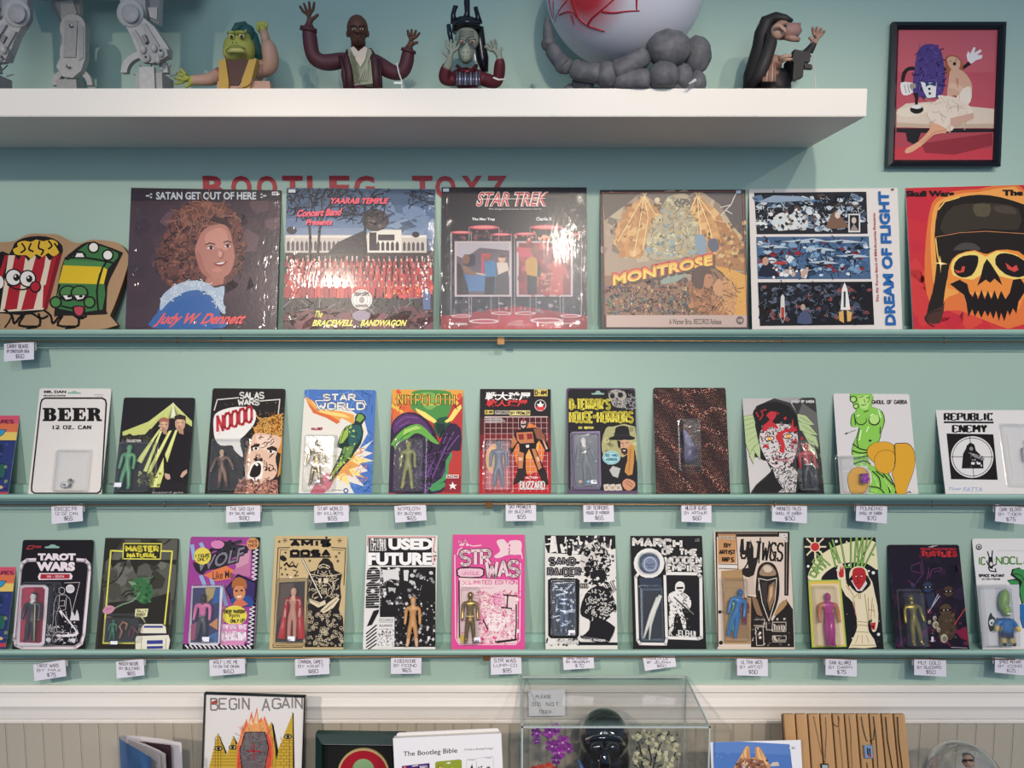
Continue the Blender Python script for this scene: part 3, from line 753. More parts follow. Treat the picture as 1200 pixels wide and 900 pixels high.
# --- sleeve 3: video disc
P = sleeve([(518,220),(687.5,219),(688,386.6),(516,386.6)], 'black video disc sleeve with two film stills and glass tubes', m=M_DARKCARD)
P.bg('#211c24').zoom(325, 200, .3125)
P.p('#8a2028', '612,545 700,535 800,520 900,505 1000,520 1165,545 1165,600 612,600'); P.p('#a83038', '800,560 900,515 1000,560 1100,600 700,600')
R_ = random.Random(8)
P.rnd(['#8f8288', '#5c5058', '#3c343c'], 110, (650, 480, 1130, 540), (3, 8), 9)
P.rnd(['#5a3038', '#4a3a42', '#7a4a50'], 60, (650, 225, 880, 262), (3, 9), 10); P.rnd(['#c07060', '#e0a080'], 30, (890, 230, 1130, 262), (4, 10), 11)
for cx, rx, yt, yb in ((690, 38, 232, 545), (775, 56, 213, 565), (840, 38, 240, 535), (930, 40, 238, 535), (1010, 62, 213, 562), (1100, 40, 240, 545)):
    P.l('#8d8188', 3, [(cx-rx, yt), (cx-rx, yb)], [(cx+rx, yt), (cx+rx, yb)]); P.e('#c4525c', cx, yt, rx, rx*.15); P.e('#e08888', cx, yt-1, rx*.75, rx*.09); P.e('#cdb9b6', cx, yb, rx, rx*.16); P.e('#a8404a', cx, yb, rx*.8, rx*.1)
for x0, x1 in ((665, 878), (897, 1108)):
    P.r('#b9a8a8', x0, 265, x1, 473); P.r('#443a44', x0+8, 272, x1-8, 466)
P.r('#5c4e58', 673, 272, 870, 466); P.p('#a8a0a8', '673,272 870,272 870,300 760,290 700,330 673,320'); P.r('#b03a5c', 765, 312, 775, 400); P.r('#4a6c96', 690, 390, 870, 452); P.r('#2c2a3c', 700, 315, 742, 360)
P.p('#32262c', '673,345 690,355 710,420 720,466 673,466'); P.e('#7a5244', 708, 332, 14, 18); P.p('#7c5a48', '690,355 712,360 740,385 740,398 705,385')
P.p('#3c6c94', '776,340 805,335 822,350 820,400 780,405'); P.p('#241f28', '780,400 818,398 812,466 776,466'); P.e('#7c4a3a', 786, 326, 14, 15); P.e('#b03c3a', 786, 318, 15, 7)
P.p('#c4b4a4', '822,345 862,345 872,390 860,400 830,400'); P.p('#4a3f44', '820,395 866,375 870,466 815,466'); P.e('#c49a80', 842, 330, 14, 17); P.p('#4c3028', '828,325 840,310 858,320 850,328'); P.l('#c8a890', 5, '745,385 780,392')
P.r('#7d3038', 905, 272, 1100, 466); P.rnd(['#983e44', '#6c2830', '#b05450'], 40, (905, 272, 1090, 466), (8, 24), 12); P.r('#b84450', 905, 290, 960, 325)
P.p('#b08030', '930,340 950,322 972,330 980,370 978,430 965,455 950,430 935,400'); P.e('#7a4c38', 963, 300, 13, 18); P.p('#1c1820', '935,390 975,400 972,466 940,466'); P.p('#2c2430', '975,340 990,370 985,400 975,400')
P.p('#b04a48', '1030,340 1060,330 1072,360 1070,466 1020,466'); P.e('#d8a088', 1048, 318, 13, 17); P.scrib('#e8c0a0', 2, 30, (990, 380, 1060, 460), 12, 4)
P.t('#f0e2de', 'STAR TREK', 750, 80, 1015, 136, .05, .25); P.t('#c4484a', 'STAR TREK', 752, 82, 1013, 134, .01, .25)
P.l('#e0d4d0', 2.5, '755,108 1005,106')
P.t('#e8e2e2', 'The Original and Uncut Television Series', 792, 142, 990, 150); P.t('#f0eeee', 'The Man Trap', 730, 178, 816, 191, .03); P.t('#f0eeee', 'Charlie X', 970, 176, 1030, 189, .03)
P.t('#e8b8b4', 'LASER', 880, 562, 922, 570); P.t('#e8b8b4', 'VIDEODISC', 862, 573, 922, 581); P.t('#f0e8e8', 'STEREO', 668, 572, 712, 580, .02); P.e('#f0e8e8', 655, 575, 8, 5)
P.e('#e8d8d8', 1126, 570, 9, 8); P.t('#e8d8d8', 'Paramount', 1070, 570, 1110, 577)
P.r('#c8d0d8', 622, 68, 644, 80)
P.done(P.T, m=M_GLOSSINK); wrap(P, seed=3)

# --- sleeve 4: winged creature over a crowd
P = sleeve([(703,222),(873,223),(877,384),(705,384)], 'worn golden record sleeve with a bat-winged giant above an embracing couple', m=M_DARKCARD)
P.bg('#1d181c').zoom(690, 200, .3083)
P.p('#a89078', '52,82 584,78 598,545 60,550'); P.rnd(['#b09a80', '#9a8470', '#8c7866', '#bca888', '#77685e'], 120, (52, 90, 590, 330), (16, 40), 3)
P.p('#4a4044', '430,80 584,78 590,260 540,200 500,130'); P.p('#5c5048', '52,84 200,82 140,130 60,190'); P.p('#6c6058', '200,82 400,80 380,100 300,130 240,110')
P.l('#d8d4c8', 3, '560,85 540,130 520,150 500,175 485,190', '540,130 500,140', '520,150 545,165'); P.e('#d8c49a', 260, 112, 10, 10)
wl = '210,95 170,135 130,180 105,230 100,280 130,320 160,330 200,330 215,280 230,220 250,190 275,170 240,130'
wr = '412,95 440,115 480,150 505,190 515,230 505,280 480,330 455,300 430,260 400,230 370,190 385,150 395,120'
for w_ in (wl, wr): P.p('#c98d4c', w_, 3)
P.rnd(['#d8a060', '#b87c42', '#e0b070'], 60, (105, 110, 270, 320), (10, 22), 5, poly=wl); P.rnd(['#d8a060', '#b87c42', '#e0b070'], 60, (380, 110, 510, 320), (10, 22), 6, poly=wr)
P.l('#f0d8a0', 3, '210,95 150,200 110,270', '210,95 190,220 170,325', '210,95 225,180 205,300', '210,95 250,165 280,175', '412,95 490,200 510,270', '412,95 460,220 480,320', '412,95 420,200 430,260', '412,95 385,150 370,185', '205,82 212,95 220,84', '405,82 412,97 422,84')
body = '275,160 290,110 330,90 370,90 385,110 380,150 400,180 420,240 410,310 360,330 280,340 230,330 220,260 240,200'
P.p('#b0a284', body, 3); P.rnd(['#c4b690', '#9c8c70', '#8aa0a0', '#d0c498', '#b8a070'], 130, (220, 100, 420, 335), (6, 16), 7, poly=body); P.scrib('#6c6050', 2, 90, (230, 95, 415, 330), 22, 7, poly=body)
P.p('#5c5448', '325,110 372,108 384,125 360,140 330,135', 2); P.scrib('#e8e0c0', 2.5, 12, (330, 110, 380, 138), 10, 2)
P.p('#7c94a4', '400,260 415,242 440,250 448,290 435,330 415,320', 2); P.p('#4a5068', '455,262 490,262 492,300 470,310 455,290', 2)
land = '60,400 200,395 330,385 380,420 460,370 600,390 598,550 62,552'
P.p('#a86e3c', '480,190 520,200 560,240 588,290 596,380 500,370 470,340 510,290'); P.rnd(['#5c4434', '#c89858', '#7a5434', '#d8b070'], 60, (490, 200, 595, 360), (5, 12), 8)
P.p('#8c6448', land); P.rnd(['#5c4a5c', '#6c3c40', '#b08060', '#486068', '#a04a48', '#7c7048', '#cfa878', '#3c3444', '#587050', '#2f4a6a'], 340, (65, 440, 400, 545), (4, 11), 9, asp=.6, rot=0)
P.rnd(['#b08060', '#4a3a38'], 40, (210, 395, 370, 450), (6, 14), 10); P.p('#8c9a8c', '270,420 330,388 370,392 340,420 290,432', 2)
P.scrib('#33262a', 2.5, 150, (65, 440, 400, 545), 18, 11, bend=.3)
P.p('#d89a3c', '470,360 540,375 598,400 598,550 540,550 520,500 560,440')
P.p('#5a3a2c', '395,380 420,362 455,370 470,400 460,440 430,450 400,430', 3); P.p('#b07248', '430,400 465,395 470,430 450,450 430,440', 2)
P.p('#a4683c', '380,440 400,425 440,445 470,480 510,500 520,545 470,552 410,530 385,500', 3); P.rnd(['#b87848', '#8c5430'], 30, (385, 440, 500, 545), (7, 16), 12)
P.p('#c08050', '480,440 500,420 530,420 555,440 560,500 545,552 525,550 515,490 490,470', 3); P.scrib('#e0a868', 3, 40, (505, 415, 560, 550), 50, 13, bend=.15, poly='500,420 530,420 555,440 560,500 545,552 525,550 515,490'); P.p('#cf9468', '470,435 500,430 505,470 480,475', 2)
P.scrib('#5c3824', 2.5, 60, (385, 375, 560, 545), 30, 14, bend=.4)
P.t('#4a3c30', 'MONTROSE', 96, 396, 480, 448, .09, 0, 78); P.t('#c84c34', 'MONTROSE', 88, 388, 472, 440, .09, 0, 78); P.t('#e8a848', 'MONTROSE', 92, 396, 468, 438, .04, 0, 78); P.t('#f0d060', 'MONTROSE', 92, 404, 468, 438, .01, 0, 78)
P.r('#c0a498', 66, 550, 598, 596); P.t('#33282a', 'A Warner Bros. RECORDS Release', 304, 564, 502, 585, .02); P.e('#5c4c48', 573, 570, 15, 16); P.t('#c0a498', 'WB', 563, 564, 583, 577, .04)
P.p('#b87850', '440,392 462,395 468,410 474,418 468,424 468,434 456,448 440,446 430,420', 0); P.p('#4a2e24', '392,420 396,382 420,362 450,366 466,388 452,392 440,400 436,425 428,450 404,446', 2); P.l('#3a2018', 3, '452,408 464,408'); P.p('#c88e60', '474,440 482,420 496,412 508,440 500,480 484,470', 2); P.l('#a4503c', 2, '52,85 584,80 600,590', '52,85 64,592'); P.r('#b0c4d8', 558, 77, 576, 88)
P.done(P.T, m=M_SHEEN)

# --- sleeve 5: white sleeve, three bands of pictures
P = sleeve([(877,220),(1051,222),(1058,382),(882,384)], 'white record sleeve with three bands of aircraft paintings and blue sideways title')
P.bg('#e3d8d0').zoom(690, 200, .3083)
bands = (((628, 84), (1055, 80), (1060, 240), (638, 242)), ((636, 252), (1064, 250), (1072, 412), (642, 412)), ((642, 425), (1076, 422), (1084, 586), (650, 590)))
cols = (['#22242c', '#3c4a5c', '#5c7894', '#8ca0b4', '#c4cbd0', '#5a4a44', '#16161e', '#e0e0dc'], ['#2c4058', '#4a6c94', '#7a9ab8', '#a8bcc8', '#1c222c', '#d4dadc', '#8c2c34', '#3a5a80'], ['#15161e', '#22283a', '#3a4454', '#6a7484', '#8a4a44', '#0e0f16', '#50586a', '#1a1c2c'])
for k, q in enumerate(bands):
    P.p(cols[k][0] if k != 1 else '#4a6484', list(q)); x0, x1, y0, y1 = q[0][0]+14, q[1][0]-12, q[0][1]+14, q[2][1]-16
    P.rnd(cols[k], 190, (x0, y0, x1, y1), (5, 15), 20+k, asp=1.6, rot=0.1); P.scrib(cols[k][4 if k < 2 else 3], 2.2, 90, (x0, y0, x1, y1), 20, k)
    P.scrib('#101218', 3, 80, (x0, y0, x1, y1), 26, k+5, bend=.4)
P.p('#8fa0b4', '640,120 700,95 800,98 860,112 780,118 700,122'); P.p('#d0d4d4', '690,200 710,170 735,160 760,170 780,160 800,180 830,175 832,215 780,225 720,230'); P.rnd(['#2a2a30', '#e0ddd4', '#8a7a70'], 60, (700, 150, 830, 225), (4, 10), 31)
P.p('#7c5c4c', '905,220 915,180 940,150 960,180 985,215', 2); P.e('#d8c8b8', 944, 170, 10, 13); P.r('#dcd8d4', 985, 165, 1030, 235); P.r('#22232a', 990, 170, 1025, 230); P.e('#cbb6a6', 1006, 190, 9, 12); P.p('#9c8a80', '990,230 1006,203 1025,230')
for (x, y, w) in ((700, 290, 60), (800, 270, 70), (880, 300, 60), (960, 270, 80), (1000, 325, 70), (890, 350, 60), (850, 265, 50)):
    P.p('#b8c4cc', f'{x-w},{y} {x},{y-7} {x+w*.6},{y-2} {x+w},{y+4} {x},{y+6}'); P.p('#2c3848', f'{x-w*.3},{y} {x+w*.1},{y-3} {x-w*.1},{y+14}')
P.p('#b04038', '690,355 720,345 755,348 735,358'); P.p('#1c2436', '645,400 655,365 680,345 705,370 715,400', 2); P.e('#c49a84', 670, 345, 12, 16); P.rnd(['#e8e6e0', '#c8a898'], 24, (700, 370, 830, 408), (5, 12), 33)
P.p('#d4cfc8', '728,480 735,470 742,480 744,560 726,560'); P.r('#b03c30', 729, 520, 741, 560); P.l('#a8a098', 3, '720,540 735,580 750,540')
P.p('#e6e2da', '955,530 960,450 970,425 980,450 992,530'); P.r('#38383e', 966, 460, 974, 520); P.p('#d8a860', '948,540 965,530 968,580 950,570'); P.p('#d8a860', '978,530 998,540 994,572 980,575')
P.p('#4a5270', '790,580 800,545 820,530 840,550 845,582', 2); P.e('#b89a88', 812, 520, 9, 12)
def side(P, col, txt, x, y0, y1, w, tilt, bold):
    """lettering turned to read upwards: x..x+w wide, from y1 up to y0"""
    P.up(); v, f = bfont(txt, bold); ax, bx = min(p[0] for p in v), max(p[0] for p in v); ay, by = min(p[1] for p in v), max(p[1] for p in v)
    g = [(x + w - w*(p[1]-ay)/(by-ay) + tilt*(1-(p[0]-ax)/(bx-ax)), y1 + (y0-y1)*(p[0]-ax)/(bx-ax)) for p in v]
    for q in f: P._face([g[i] for i in q], col)
side(P, '#2464a8', 'DREAM OF FLIGHT', 1098, 80, 588, 40, 28, .04)
side(P, '#b8323c', 'The Air Force Band of Mid-America Presents', 1078, 162, 500, 9, 14, .02)
P.r('#5a4a44', 1148, 70, 1158, 76)
P.done(P.T)

# --- sleeve 6: glowing skull
P = sleeve([(1059,218),(1235,218),(1250,382),(1072.5,382)], 'red record sleeve with a black-capped fiery skull at the right edge')
P.bg('#c9303a').zoom(1040, 200, .2556)
P.rnd(['#d03c3c', '#c42c3c', '#d8483c'], 50, (100, 150, 640, 700), (40, 90), 2)
P.p('#e0743c', '190,200 250,110 420,85 640,100 640,700 330,640 220,640 170,500', 3)
P.p('#eda050', '205,200 260,125 420,98 640,110 640,560 330,560 235,600 200,420', 3)
cap = '230,180 260,140 330,122 420,110 520,122 640,160 700,190 700,520 600,420 440,380 320,400 280,470 262,560 245,640 180,655 205,560 225,430 215,300'
P.p('#211b18', cap, 2)
P.p('#3a3128', '300,165 400,150 500,150 600,175 600,270 440,265 260,290 250,230', 2); P.p('#57503c', '395,155 470,155 465,205 430,212 400,200', 2); P.p('#4c4238', '490,160 570,165 590,200 500,190', 2)
P.l('#c47f54', 3, '218,305 330,285 450,278 560,285 640,290'); P.p('#4a4440', '300,365 340,332 400,335 425,365 370,362', 2); P.l('#f0c060', 6, '232,180 262,142 330,122', '220,310 228,380 240,430')
P.p('#4a3028', '172,690 180,655 245,625 262,600 240,700', 2); P.l('#2a1c1c', 5, '245,640 200,650 175,670 185,700 215,715', sm=2)
P.p('#e88c40', '275,500 285,430 320,385 400,365 450,385 500,365 600,370 660,440 660,560 620,590 600,640 560,600 480,560 380,560 360,620 350,580 310,545 275,540', 2)
P.p('#f0d070', '300,480 295,420 330,385 400,370 450,395 500,368 590,385 640,430 640,480 590,500 500,480 440,470 390,500', 2)
P.p('#1c1416', '305,465 310,420 345,392 400,388 416,400 410,440 385,480 340,490', 2); P.p('#1c1416', '495,430 500,390 540,378 600,395 640,430 640,470 600,490 540,475', 2)
P.p('#d04a40', '305,455 335,460 342,438 355,440 350,465 320,470'); P.p('#d04a40', '540,422 570,445 590,432 600,455 580,465 550,450')
P.p('#1c1416', '440,430 455,405 475,430 510,485 525,525 490,495 470,515 450,500 410,528 425,490')
P.p('#1c1416', '285,520 330,500 365,520 375,560 390,580 400,550 415,590 430,545 445,590 460,550 475,590 490,548 505,592 520,550 540,590 560,560 575,500 610,495 640,540 600,600 590,655 575,630 560,665 550,640 535,690 520,650 510,690 498,640 485,680 470,645 460,670 445,640 430,675 415,640 400,670 388,635 370,670 362,610 350,570')
P.p('#f0c060', '240,428 200,425 236,420 240,390 246,420 275,428 246,432 242,470'); P.p('#fff0c0', '240,428 225,426 238,422 240,405 244,422 258,428 244,431 242,448')
P.t('#1c1416', 'Skull Wars', 84, 92, 305, 120, .06); P.t('#1c1416', 'The Force Band', 526, 88, 900, 116, .06)
P.done(P.T)

# --- painted wooden plaque
zf = LEDGE[0] - .0116
P = Panel([(-60, 262), (150, 262), (150, 385), (-60, 385)], .06, zf, math.asin(.05/.225))
e_ = max(0, P.O.z - zf) / P.Z.z; P.O = P.O - P.Z*e_; P.h += e_; P.bd = (-P.w/2, 0, P.w/2, P.h); P.M.translation = P.O
P.zoom(0, 200, .2833)
P.T = thing('wooden_plaque', 'painted wooden cutout plaque of a popcorn box and a green ticket', 'plaque', P.M)
out = smoothpts(pts('-150,653 440,653 455,600 472,560 505,470 533,370 520,330 490,300 440,290 380,285 330,300 290,290 240,265 190,262 120,262 60,290 0,296 -150,300'), True, 3)
q = [P.loc(*k) for k in out]; q = [(x, max(0.0, z)) for x, z in q]
b = MB(); b.prism(q, 0, .012, '#a8835e', '#6e3d22'); b.build('board', mat('cut_wood', attr=True, rough=.5, var=(30, .08, (1, 1, .2))), P.T)
K = '#1c1818'
P.p(K, '38,345 60,300 100,278 160,270 220,280 258,310 256,350 235,375 185,580 0,590 -60,580 -20,345', 2)
P.p('#ddc9b0', '35,350 240,350 180,575 0,585')
for x in (62, 150): P.p('#a8202c', f'{x},350 {x+45},350 {x+22-x*.22},572 {x-30-x*.22},578')
P.p('#a8202c', '20,350 35,350 0,480 -20,480'); P.p('#a8202c', '205,350 245,350 190,560 175,570 180,480'); P.p('#ddc9b0', '190,350 215,350 190,470 172,480')
P.p('#7c1820', '235,352 258,340 195,575 180,575')
for q_ in ('60,345 75,370 95,345', '95,345 118,375 140,345', '140,345 160,370 185,345', '185,345 205,372 240,345'): P.p(K, q_)
P.p('#dcae38', '62,345 55,325 75,315 72,300 100,290 130,295 150,285 180,292 215,285 240,300 235,320 245,340 220,355 200,340 175,358 150,345 130,365 110,350 85,350', 2)
P.l(K, 7, '90,300 105,325 85,340', '130,300 120,325 140,335', '165,290 160,320 180,330 170,350', '200,290 215,310 200,325', '225,300 240,320', sm=3)
for x, y, r in ((57, 442, 30), (115, 447, 30)): P.e(K, x, y, r+6, r+7); P.e('#e6ded4', x, y, r, r+1); 
P.e(K, 68, 442, 13, 15); P.e(K, 122, 448, 13, 15); P.e('#e6ded4', 64, 437, 4, 5); P.e('#e6ded4', 118, 442, 4, 5)
P.e(K, 147, 481, 24, 25); P.e('#b02430', 147, 480, 18, 19); P.e('#b02430', -2, 465, 22, 22); P.l(K, 6, '30,470 60,488 100,492 125,480', sm=3); P.e('#e6ded4', 0, 462, 16, 26)
P.l(K, 6, '15,575 50,600 20,650', '-40,600 0,640', sm=2); 
for x in (40, 200): P.l(K, 9, [(x-20, 575), (x+10, 600), (x+20, 632), (x+50, 600), (x+90, 590), (x+130, 612), (x+160, 600)], [(x+60, 600), (x+40, 640), (x+110, 645)], [(x+120, 590), (x+125, 640), (x+70, 652)], sm=3)
P.p(K, '225,590 245,450 265,370 300,335 340,305 375,295 420,305 500,335 505,350 470,420 445,480 440,580 430,595 250,600 ', 2)
P.p('#3c7040', '240,570 258,455 280,380 310,345 350,312 385,303 490,342 470,380 430,440 425,575', 2)
P.p('#4c8048', '242,470 268,370 430,378 410,470'); P.p('#d8b428', '244,465 262,392 420,398 410,470'); P.l(K, 8, '440,378 415,430 402,500 408,580', '268,362 350,360 440,376 468,382', sm=2); P.p('#e0bc30', '445,410 430,400 412,468 430,470')
for x, y in ((388, 318), (447, 350)): P.e(K, x, y, 25, 25); P.e('#e8e0d6', x, y, 18, 18)
P.p(K, '305,362 315,335 345,335 358,360', 2); P.p('#e8e0d6', '312,358 320,342 342,342 350,358')
for x in (282, 330): P.e(K, x, 508, 38, 34); P.e('#4c7c44', x, 505, 30, 25); P.p(K, [(x-26, 514), (x+28, 514), (x+20, 534), (x-10, 540)]); P.p('#e8e0d6', [(x-20, 517), (x+23, 517), (x+14, 530), (x-8, 534)]); P.e(K, x+6, 521, 8, 5)
for x in (232, 372): P.e(K, x, 545, 26, 26); P.e('#4c8044', x, 545, 19, 19)
P.l(K, 7, '255,560 300,570 350,565', sm=2); P.p(K, '302,562 352,562 350,595 330,610 308,595', 2); P.p('#b84450', '310,566 345,566 342,592 329,600 314,590', 2)
P.done(P.T, 'painted_picture')

# ------------------------------------------------------------------ row 2: carded toys
GRP2 = None
def card(row, c, label, dark=False, r=.005, lh=.236):
    return mk_panel(c, row, lh, 'dark' if dark else 'light', r=r, name='carded_toy', label=label, cat='toy')

def striped(row, c, label):
    """navy card with rainbow head, only its right part in the frame"""
    P = card(row, c, label, r=.006, lh=.175)
    return P
for row, c, lab, dy in ((1, [(-63,487),(21.5,488),(11,579.5),(-75,579)], 'navy card with pink and yellow stripes cut by the left edge, middle ledge', 0),
                        (2, [(-68,665),(16,665.6),(9,762),(-80,762)], 'navy card with pink and yellow stripes cut by the left edge, bottom ledge', 0)):
    P = striped(row, c, lab); P.bg('#2f3a6e').zoom(0, 440 if row == 1 else 617.2, .2)
    y = 0 if row == 1 else 9
    P.r('#cf5468', -400, 200, 130, 282); P.r('#d8704c', -400, 282, 130, 332); P.r('#e2c064', -400, 332, 130, 380)
    P.st('#6a2436', 5, 'ADVENTURES', -150, 262, 78, 280); P.p('#3890b8', '-20,316 38,318 20,345 0,357 -30,345'); P.l('#1c2030', 3, '-20,316 38,318 20,345 0,357')
    P.e('#22304c', 5, 440, 14, 40); P.e('#2a5c50', 12, 560, 22, 46); P.ring('#141a2c', 4, 12, 560, 22, 46); P.rnd(['#3c4c84', '#7c8c5c', '#20284c'], 40, (-300, 390, 90, 660), (6, 14), 3); P.e('#d8b070', 4, 655, 14, 9)
    P.r('#b8404c', -400, 682, 60, 705); P.r('#222c58', -400, 380, 130, 386)
    P.done(P.T)

# --- plain white card with a can
P = card(1, [(47.4,455),(129.6,455.6),(120,580),(32,579.5)], 'plain white card reading BEER in black slab letters with a small crushed can')
P.zoom(0, 440, .2); P.bg('#e0d8d2')
P.p('#2a2424', '262,128 600,128 622,140 628,165 600,655 590,685 570,696 200,694 182,680 180,655 234,165 242,140', 0); 
P.p('#e0d8d2', '264,138 598,138 614,148 618,166 591,652 583,676 568,686 204,686 191,676 190,655 243,166 250,147')
P.t('#2a2424', 'MR. DAN', 258, 88, 388, 104, .06); P.t('#2a2424', 'PRODUCTIONS', 256, 114, 386, 123, .06)
P.p('#8fb0a4', '396,98 420,97 430,90 440,90 452,98 474,99 474,108 398,108'); P.l('#6a6464', 2, '550,112 604,113', '560,121 604,122')
for x, ch in ((250, 'B'), (338, 'E'), (424, 'E'), (510, 'R')):
    Kb, Wb = '#191515', '#e0d8d2'; P.p(Kb, [(x, 190), (x+42, 190), (x+42, 268), (x, 268), (x, 258), (x+9, 256), (x+9, 201), (x, 199)])
    if ch == 'E':
        P.p(Kb, [(x+40, 190), (x+76, 190), (x+77, 216), (x+68, 216), (x+64, 202), (x+40, 201)]); P.p(Kb, [(x+40, 268), (x+78, 268), (x+80, 238), (x+71, 238), (x+66, 256), (x+40, 257)]); P.p(Kb, [(x+40, 223), (x+52, 222), (x+54, 212), (x+60, 212), (x+60, 246), (x+54, 246), (x+52, 235), (x+40, 235)])
    else:
        P.p(Kb, [(x+30, 190), (x+58, 190), (x+74, 198), (x+78, 209), (x+74, 222), (x+60, 228), (x+30, 232)]); P.p(Wb, [(x+40, 200), (x+46, 201), (x+49, 209), (x+46, 219), (x+40, 220)])
        if ch == 'B': P.p(Kb, [(x+30, 226), (x+64, 226), (x+80, 236), (x+82, 249), (x+76, 262), (x+62, 268), (x+30, 268)]); P.p(Wb, [(x+40, 230), (x+47, 232), (x+51, 244), (x+47, 256), (x+40, 257)])
        else: P.p(Kb, [(x+34, 228), (x+62, 224), (x+74, 236), (x+77, 256), (x+88, 258), (x+88, 268), (x+58, 268), (x+50, 240), (x+34, 232)]); P.p(Wb, [(x+42, 234), (x+46, 236), (x+48, 256), (x+42, 256)])
P.st('#2a2424', 7, '12 OZ. CAN', 306, 294, 532, 314, serif=7, gap=.45, con=.45)
P.done(P.T)
blister(P, 322, 442, 482, 672, .02)
a = P.loc(386, 632, .012); b = MB()
cx, cz = a; 
b.tube([(cx-.009, -.010, cz-.003), (cx-.004, -.011, cz-.0035), (cx+.001, -.010, cz-.002), (cx+.007, -.010, cz-.004)], [.0062, .0066, .0058, .0064], '#dcd8d4', 14)
b.tube([(cx+.0066, -.010, cz-.0038), (cx+.0078, -.010, cz-.0042)], [.0052, .0050], '#8c8a88', 14)
b.tube([(cx+.006, -.011, cz+.006), (cx+.010, -.013, cz+.007)], [.0042, .0038], '#a8a4a0', 12); b.tube([(cx+.010, -.0132, cz+.007), (cx+.0106, -.0134, cz+.0072)], [.003, .0028], '#5c5854', 12)
can = b.build('toy_can', M_TOY, P.T, True)
b = MB(); b.box((cx-.006, -.0172, cz-.0045), (cx+.002, -.0166, cz-.0015), '#4c4848'); b.build('can_lettering', M_INK, can)

# --- black card with light beams
P = card(1, [(146.4,466),(228,466),(219.6,578.6),(132,578.6)], 'black card with two men above yellow light beams and a green figure', True, lh=.215)
P.zoom(0, 440, .2); P.bg('#242126')
P.p('#c8cc78', '1015,160 1125,268 1125,300 1060,260 1010,250 930,262 880,320 850,360 718,352 718,330 870,270'); P.p('#8c9068', '1015,170 985,255 1050,240')
P.p('#e8e8c8', '1015,158 1000,250 1030,240'); P.l('#e4e4b0', 3, '1015,160 870,290', '1015,160 930,300', '1015,160 1100,270')
P.p('#2b282c', '718,352 740,350 760,340 780,352 850,345 880,312 920,316 960,400 700,400'); P.rnd(['#3c3634', '#55503c'], 26, (718, 345, 880, 380), (4, 9), 2)
P.p('#1e1b20', '900,320 940,312 985,325 1010,345 1100,325 1128,345 1122,600 1090,640 960,600 900,400')
for hx, hy, k in ((962, 292, 1.0), (1056, 282, 1.15)):
    P.e('#c89a80', hx, hy, 26*k, 38*k); P.p('#d8b090', [(hx-16*k, hy-20*k), (hx+10*k, hy-22*k), (hx+8*k, hy+12*k), (hx-12*k, hy+14*k)])
    P.p('#3a2c2c' if hx > 1000 else '#a86a58', [(hx-30*k, hy-16*k), (hx-28*k, hy-38*k), (hx, hy-48*k), (hx+28*k, hy-38*k), (hx+30*k, hy-4*k), (hx+22*k, hy-20*k), (hx-10*k, hy-22*k)])
    P.l('#3a2826', 3, [(hx-18*k, hy-6*k), (hx-4*k, hy-4*k)], [(hx+6*k, hy-4*k), (hx+18*k, hy-6*k)], [(hx-4*k, hy+8*k), (hx-8*k, hy+14*k), (hx, hy+16*k)], [(hx-12*k, hy+24*k), (hx+6*k, hy+24*k)])
    P.p('#b88a72', [(hx-12*k, hy+30*k), (hx+16*k, hy+28*k), (hx+18*k, hy+56*k), (hx-4*k, hy+50*k)])
for q in ('940,310 930,318 800,500 830,515', '950,325 938,325 840,560 862,565', '1008,322 990,325 880,530 862,580 890,560', '1042,318 1028,320 885,655 935,655'): P.p('#d4d67c', q)
P.l('#f0f0b8', 4, '945,312 815,506', '948,328 850,560', '1000,324 880,545', '1036,320 905,650')
P.rnd(['#7c8048', '#4c4c38', '#a8a860', '#383830'], 50, (800, 570, 940, 650), (4, 12), 3)
P.p('#c8a08c', '980,560 996,580 1000,605 985,612 970,600 965,580'); P.p('#c8a08c', '1096,550 1098,570 1070,600 1056,592 1070,566'); P.p('#1e1b20', '960,440 990,540 1000,580 960,570'); P.st('#d8d0c8', 4, 'COLLECTION', 745, 377, 825, 388); P.t('#b8b4b0', 'buzzard guts', 895, 680, 1074, 694)
P.r('#38343a', 710, 392, 862, 402)
P.done(P.T)
toy(P, 745, 405, 668, .011, '#6aa478', '#5c9a6c', stance=.05, thick=1.05, tilt=2); blister(P, 695, 392, 862, 682, .02); sticker(P, 668, 628, 710, 653, .0215)

# --- black card with speech bubble
P = card(1, [(250.6,455),(334.4,455.6),(327.4,578.6),(238.4,579.4)], 'black card with a shouting man and white speech bubble', True)
P.zoom(235, 440, .2); P.bg('#231f20')
P.l('#dcd6d0', 6, '80,205 98,142 225,130', '345,150 465,140 455,230'); P.rnd(['#c8c4c0'], 26, (80, 90, 480, 240), (1.5, 3), 2)
P.st('#eae4de', 8, 'SALAS', 232, 100, 370, 134); P.st('#eae4de', 8, 'WARS', 222, 142, 342, 172)
P.p('#e8e2dc', '80,240 110,210 180,188 260,184 315,200 326,240 310,290 260,350 230,385 250,478 200,440 185,410 120,410 85,370 76,300', 3)
P.st('#c23a44', 16, 'NOOOO', 100, 240, 300, 330, dy=60, gap=.35); P.l('#e09a98', 3, '108,290 112,350')
P.p('#c88a3c', '470,225 420,235 360,265 310,310 320,345 300,370 400,360 470,380 440,440 470,460 450,600 480,560 480,225')
P.scrib('#7c4a20', 5, 60, (330, 240, 478, 360), 40, 3, bend=.4); P.scrib('#e0b060', 5, 40, (340, 240, 478, 360), 40, 4, bend=.3)
P.p('#e0b8a0', '320,340 400,345 475,370 440,480 450,560 420,610 350,645 300,648 268,610 262,560 270,480 290,400', 3)
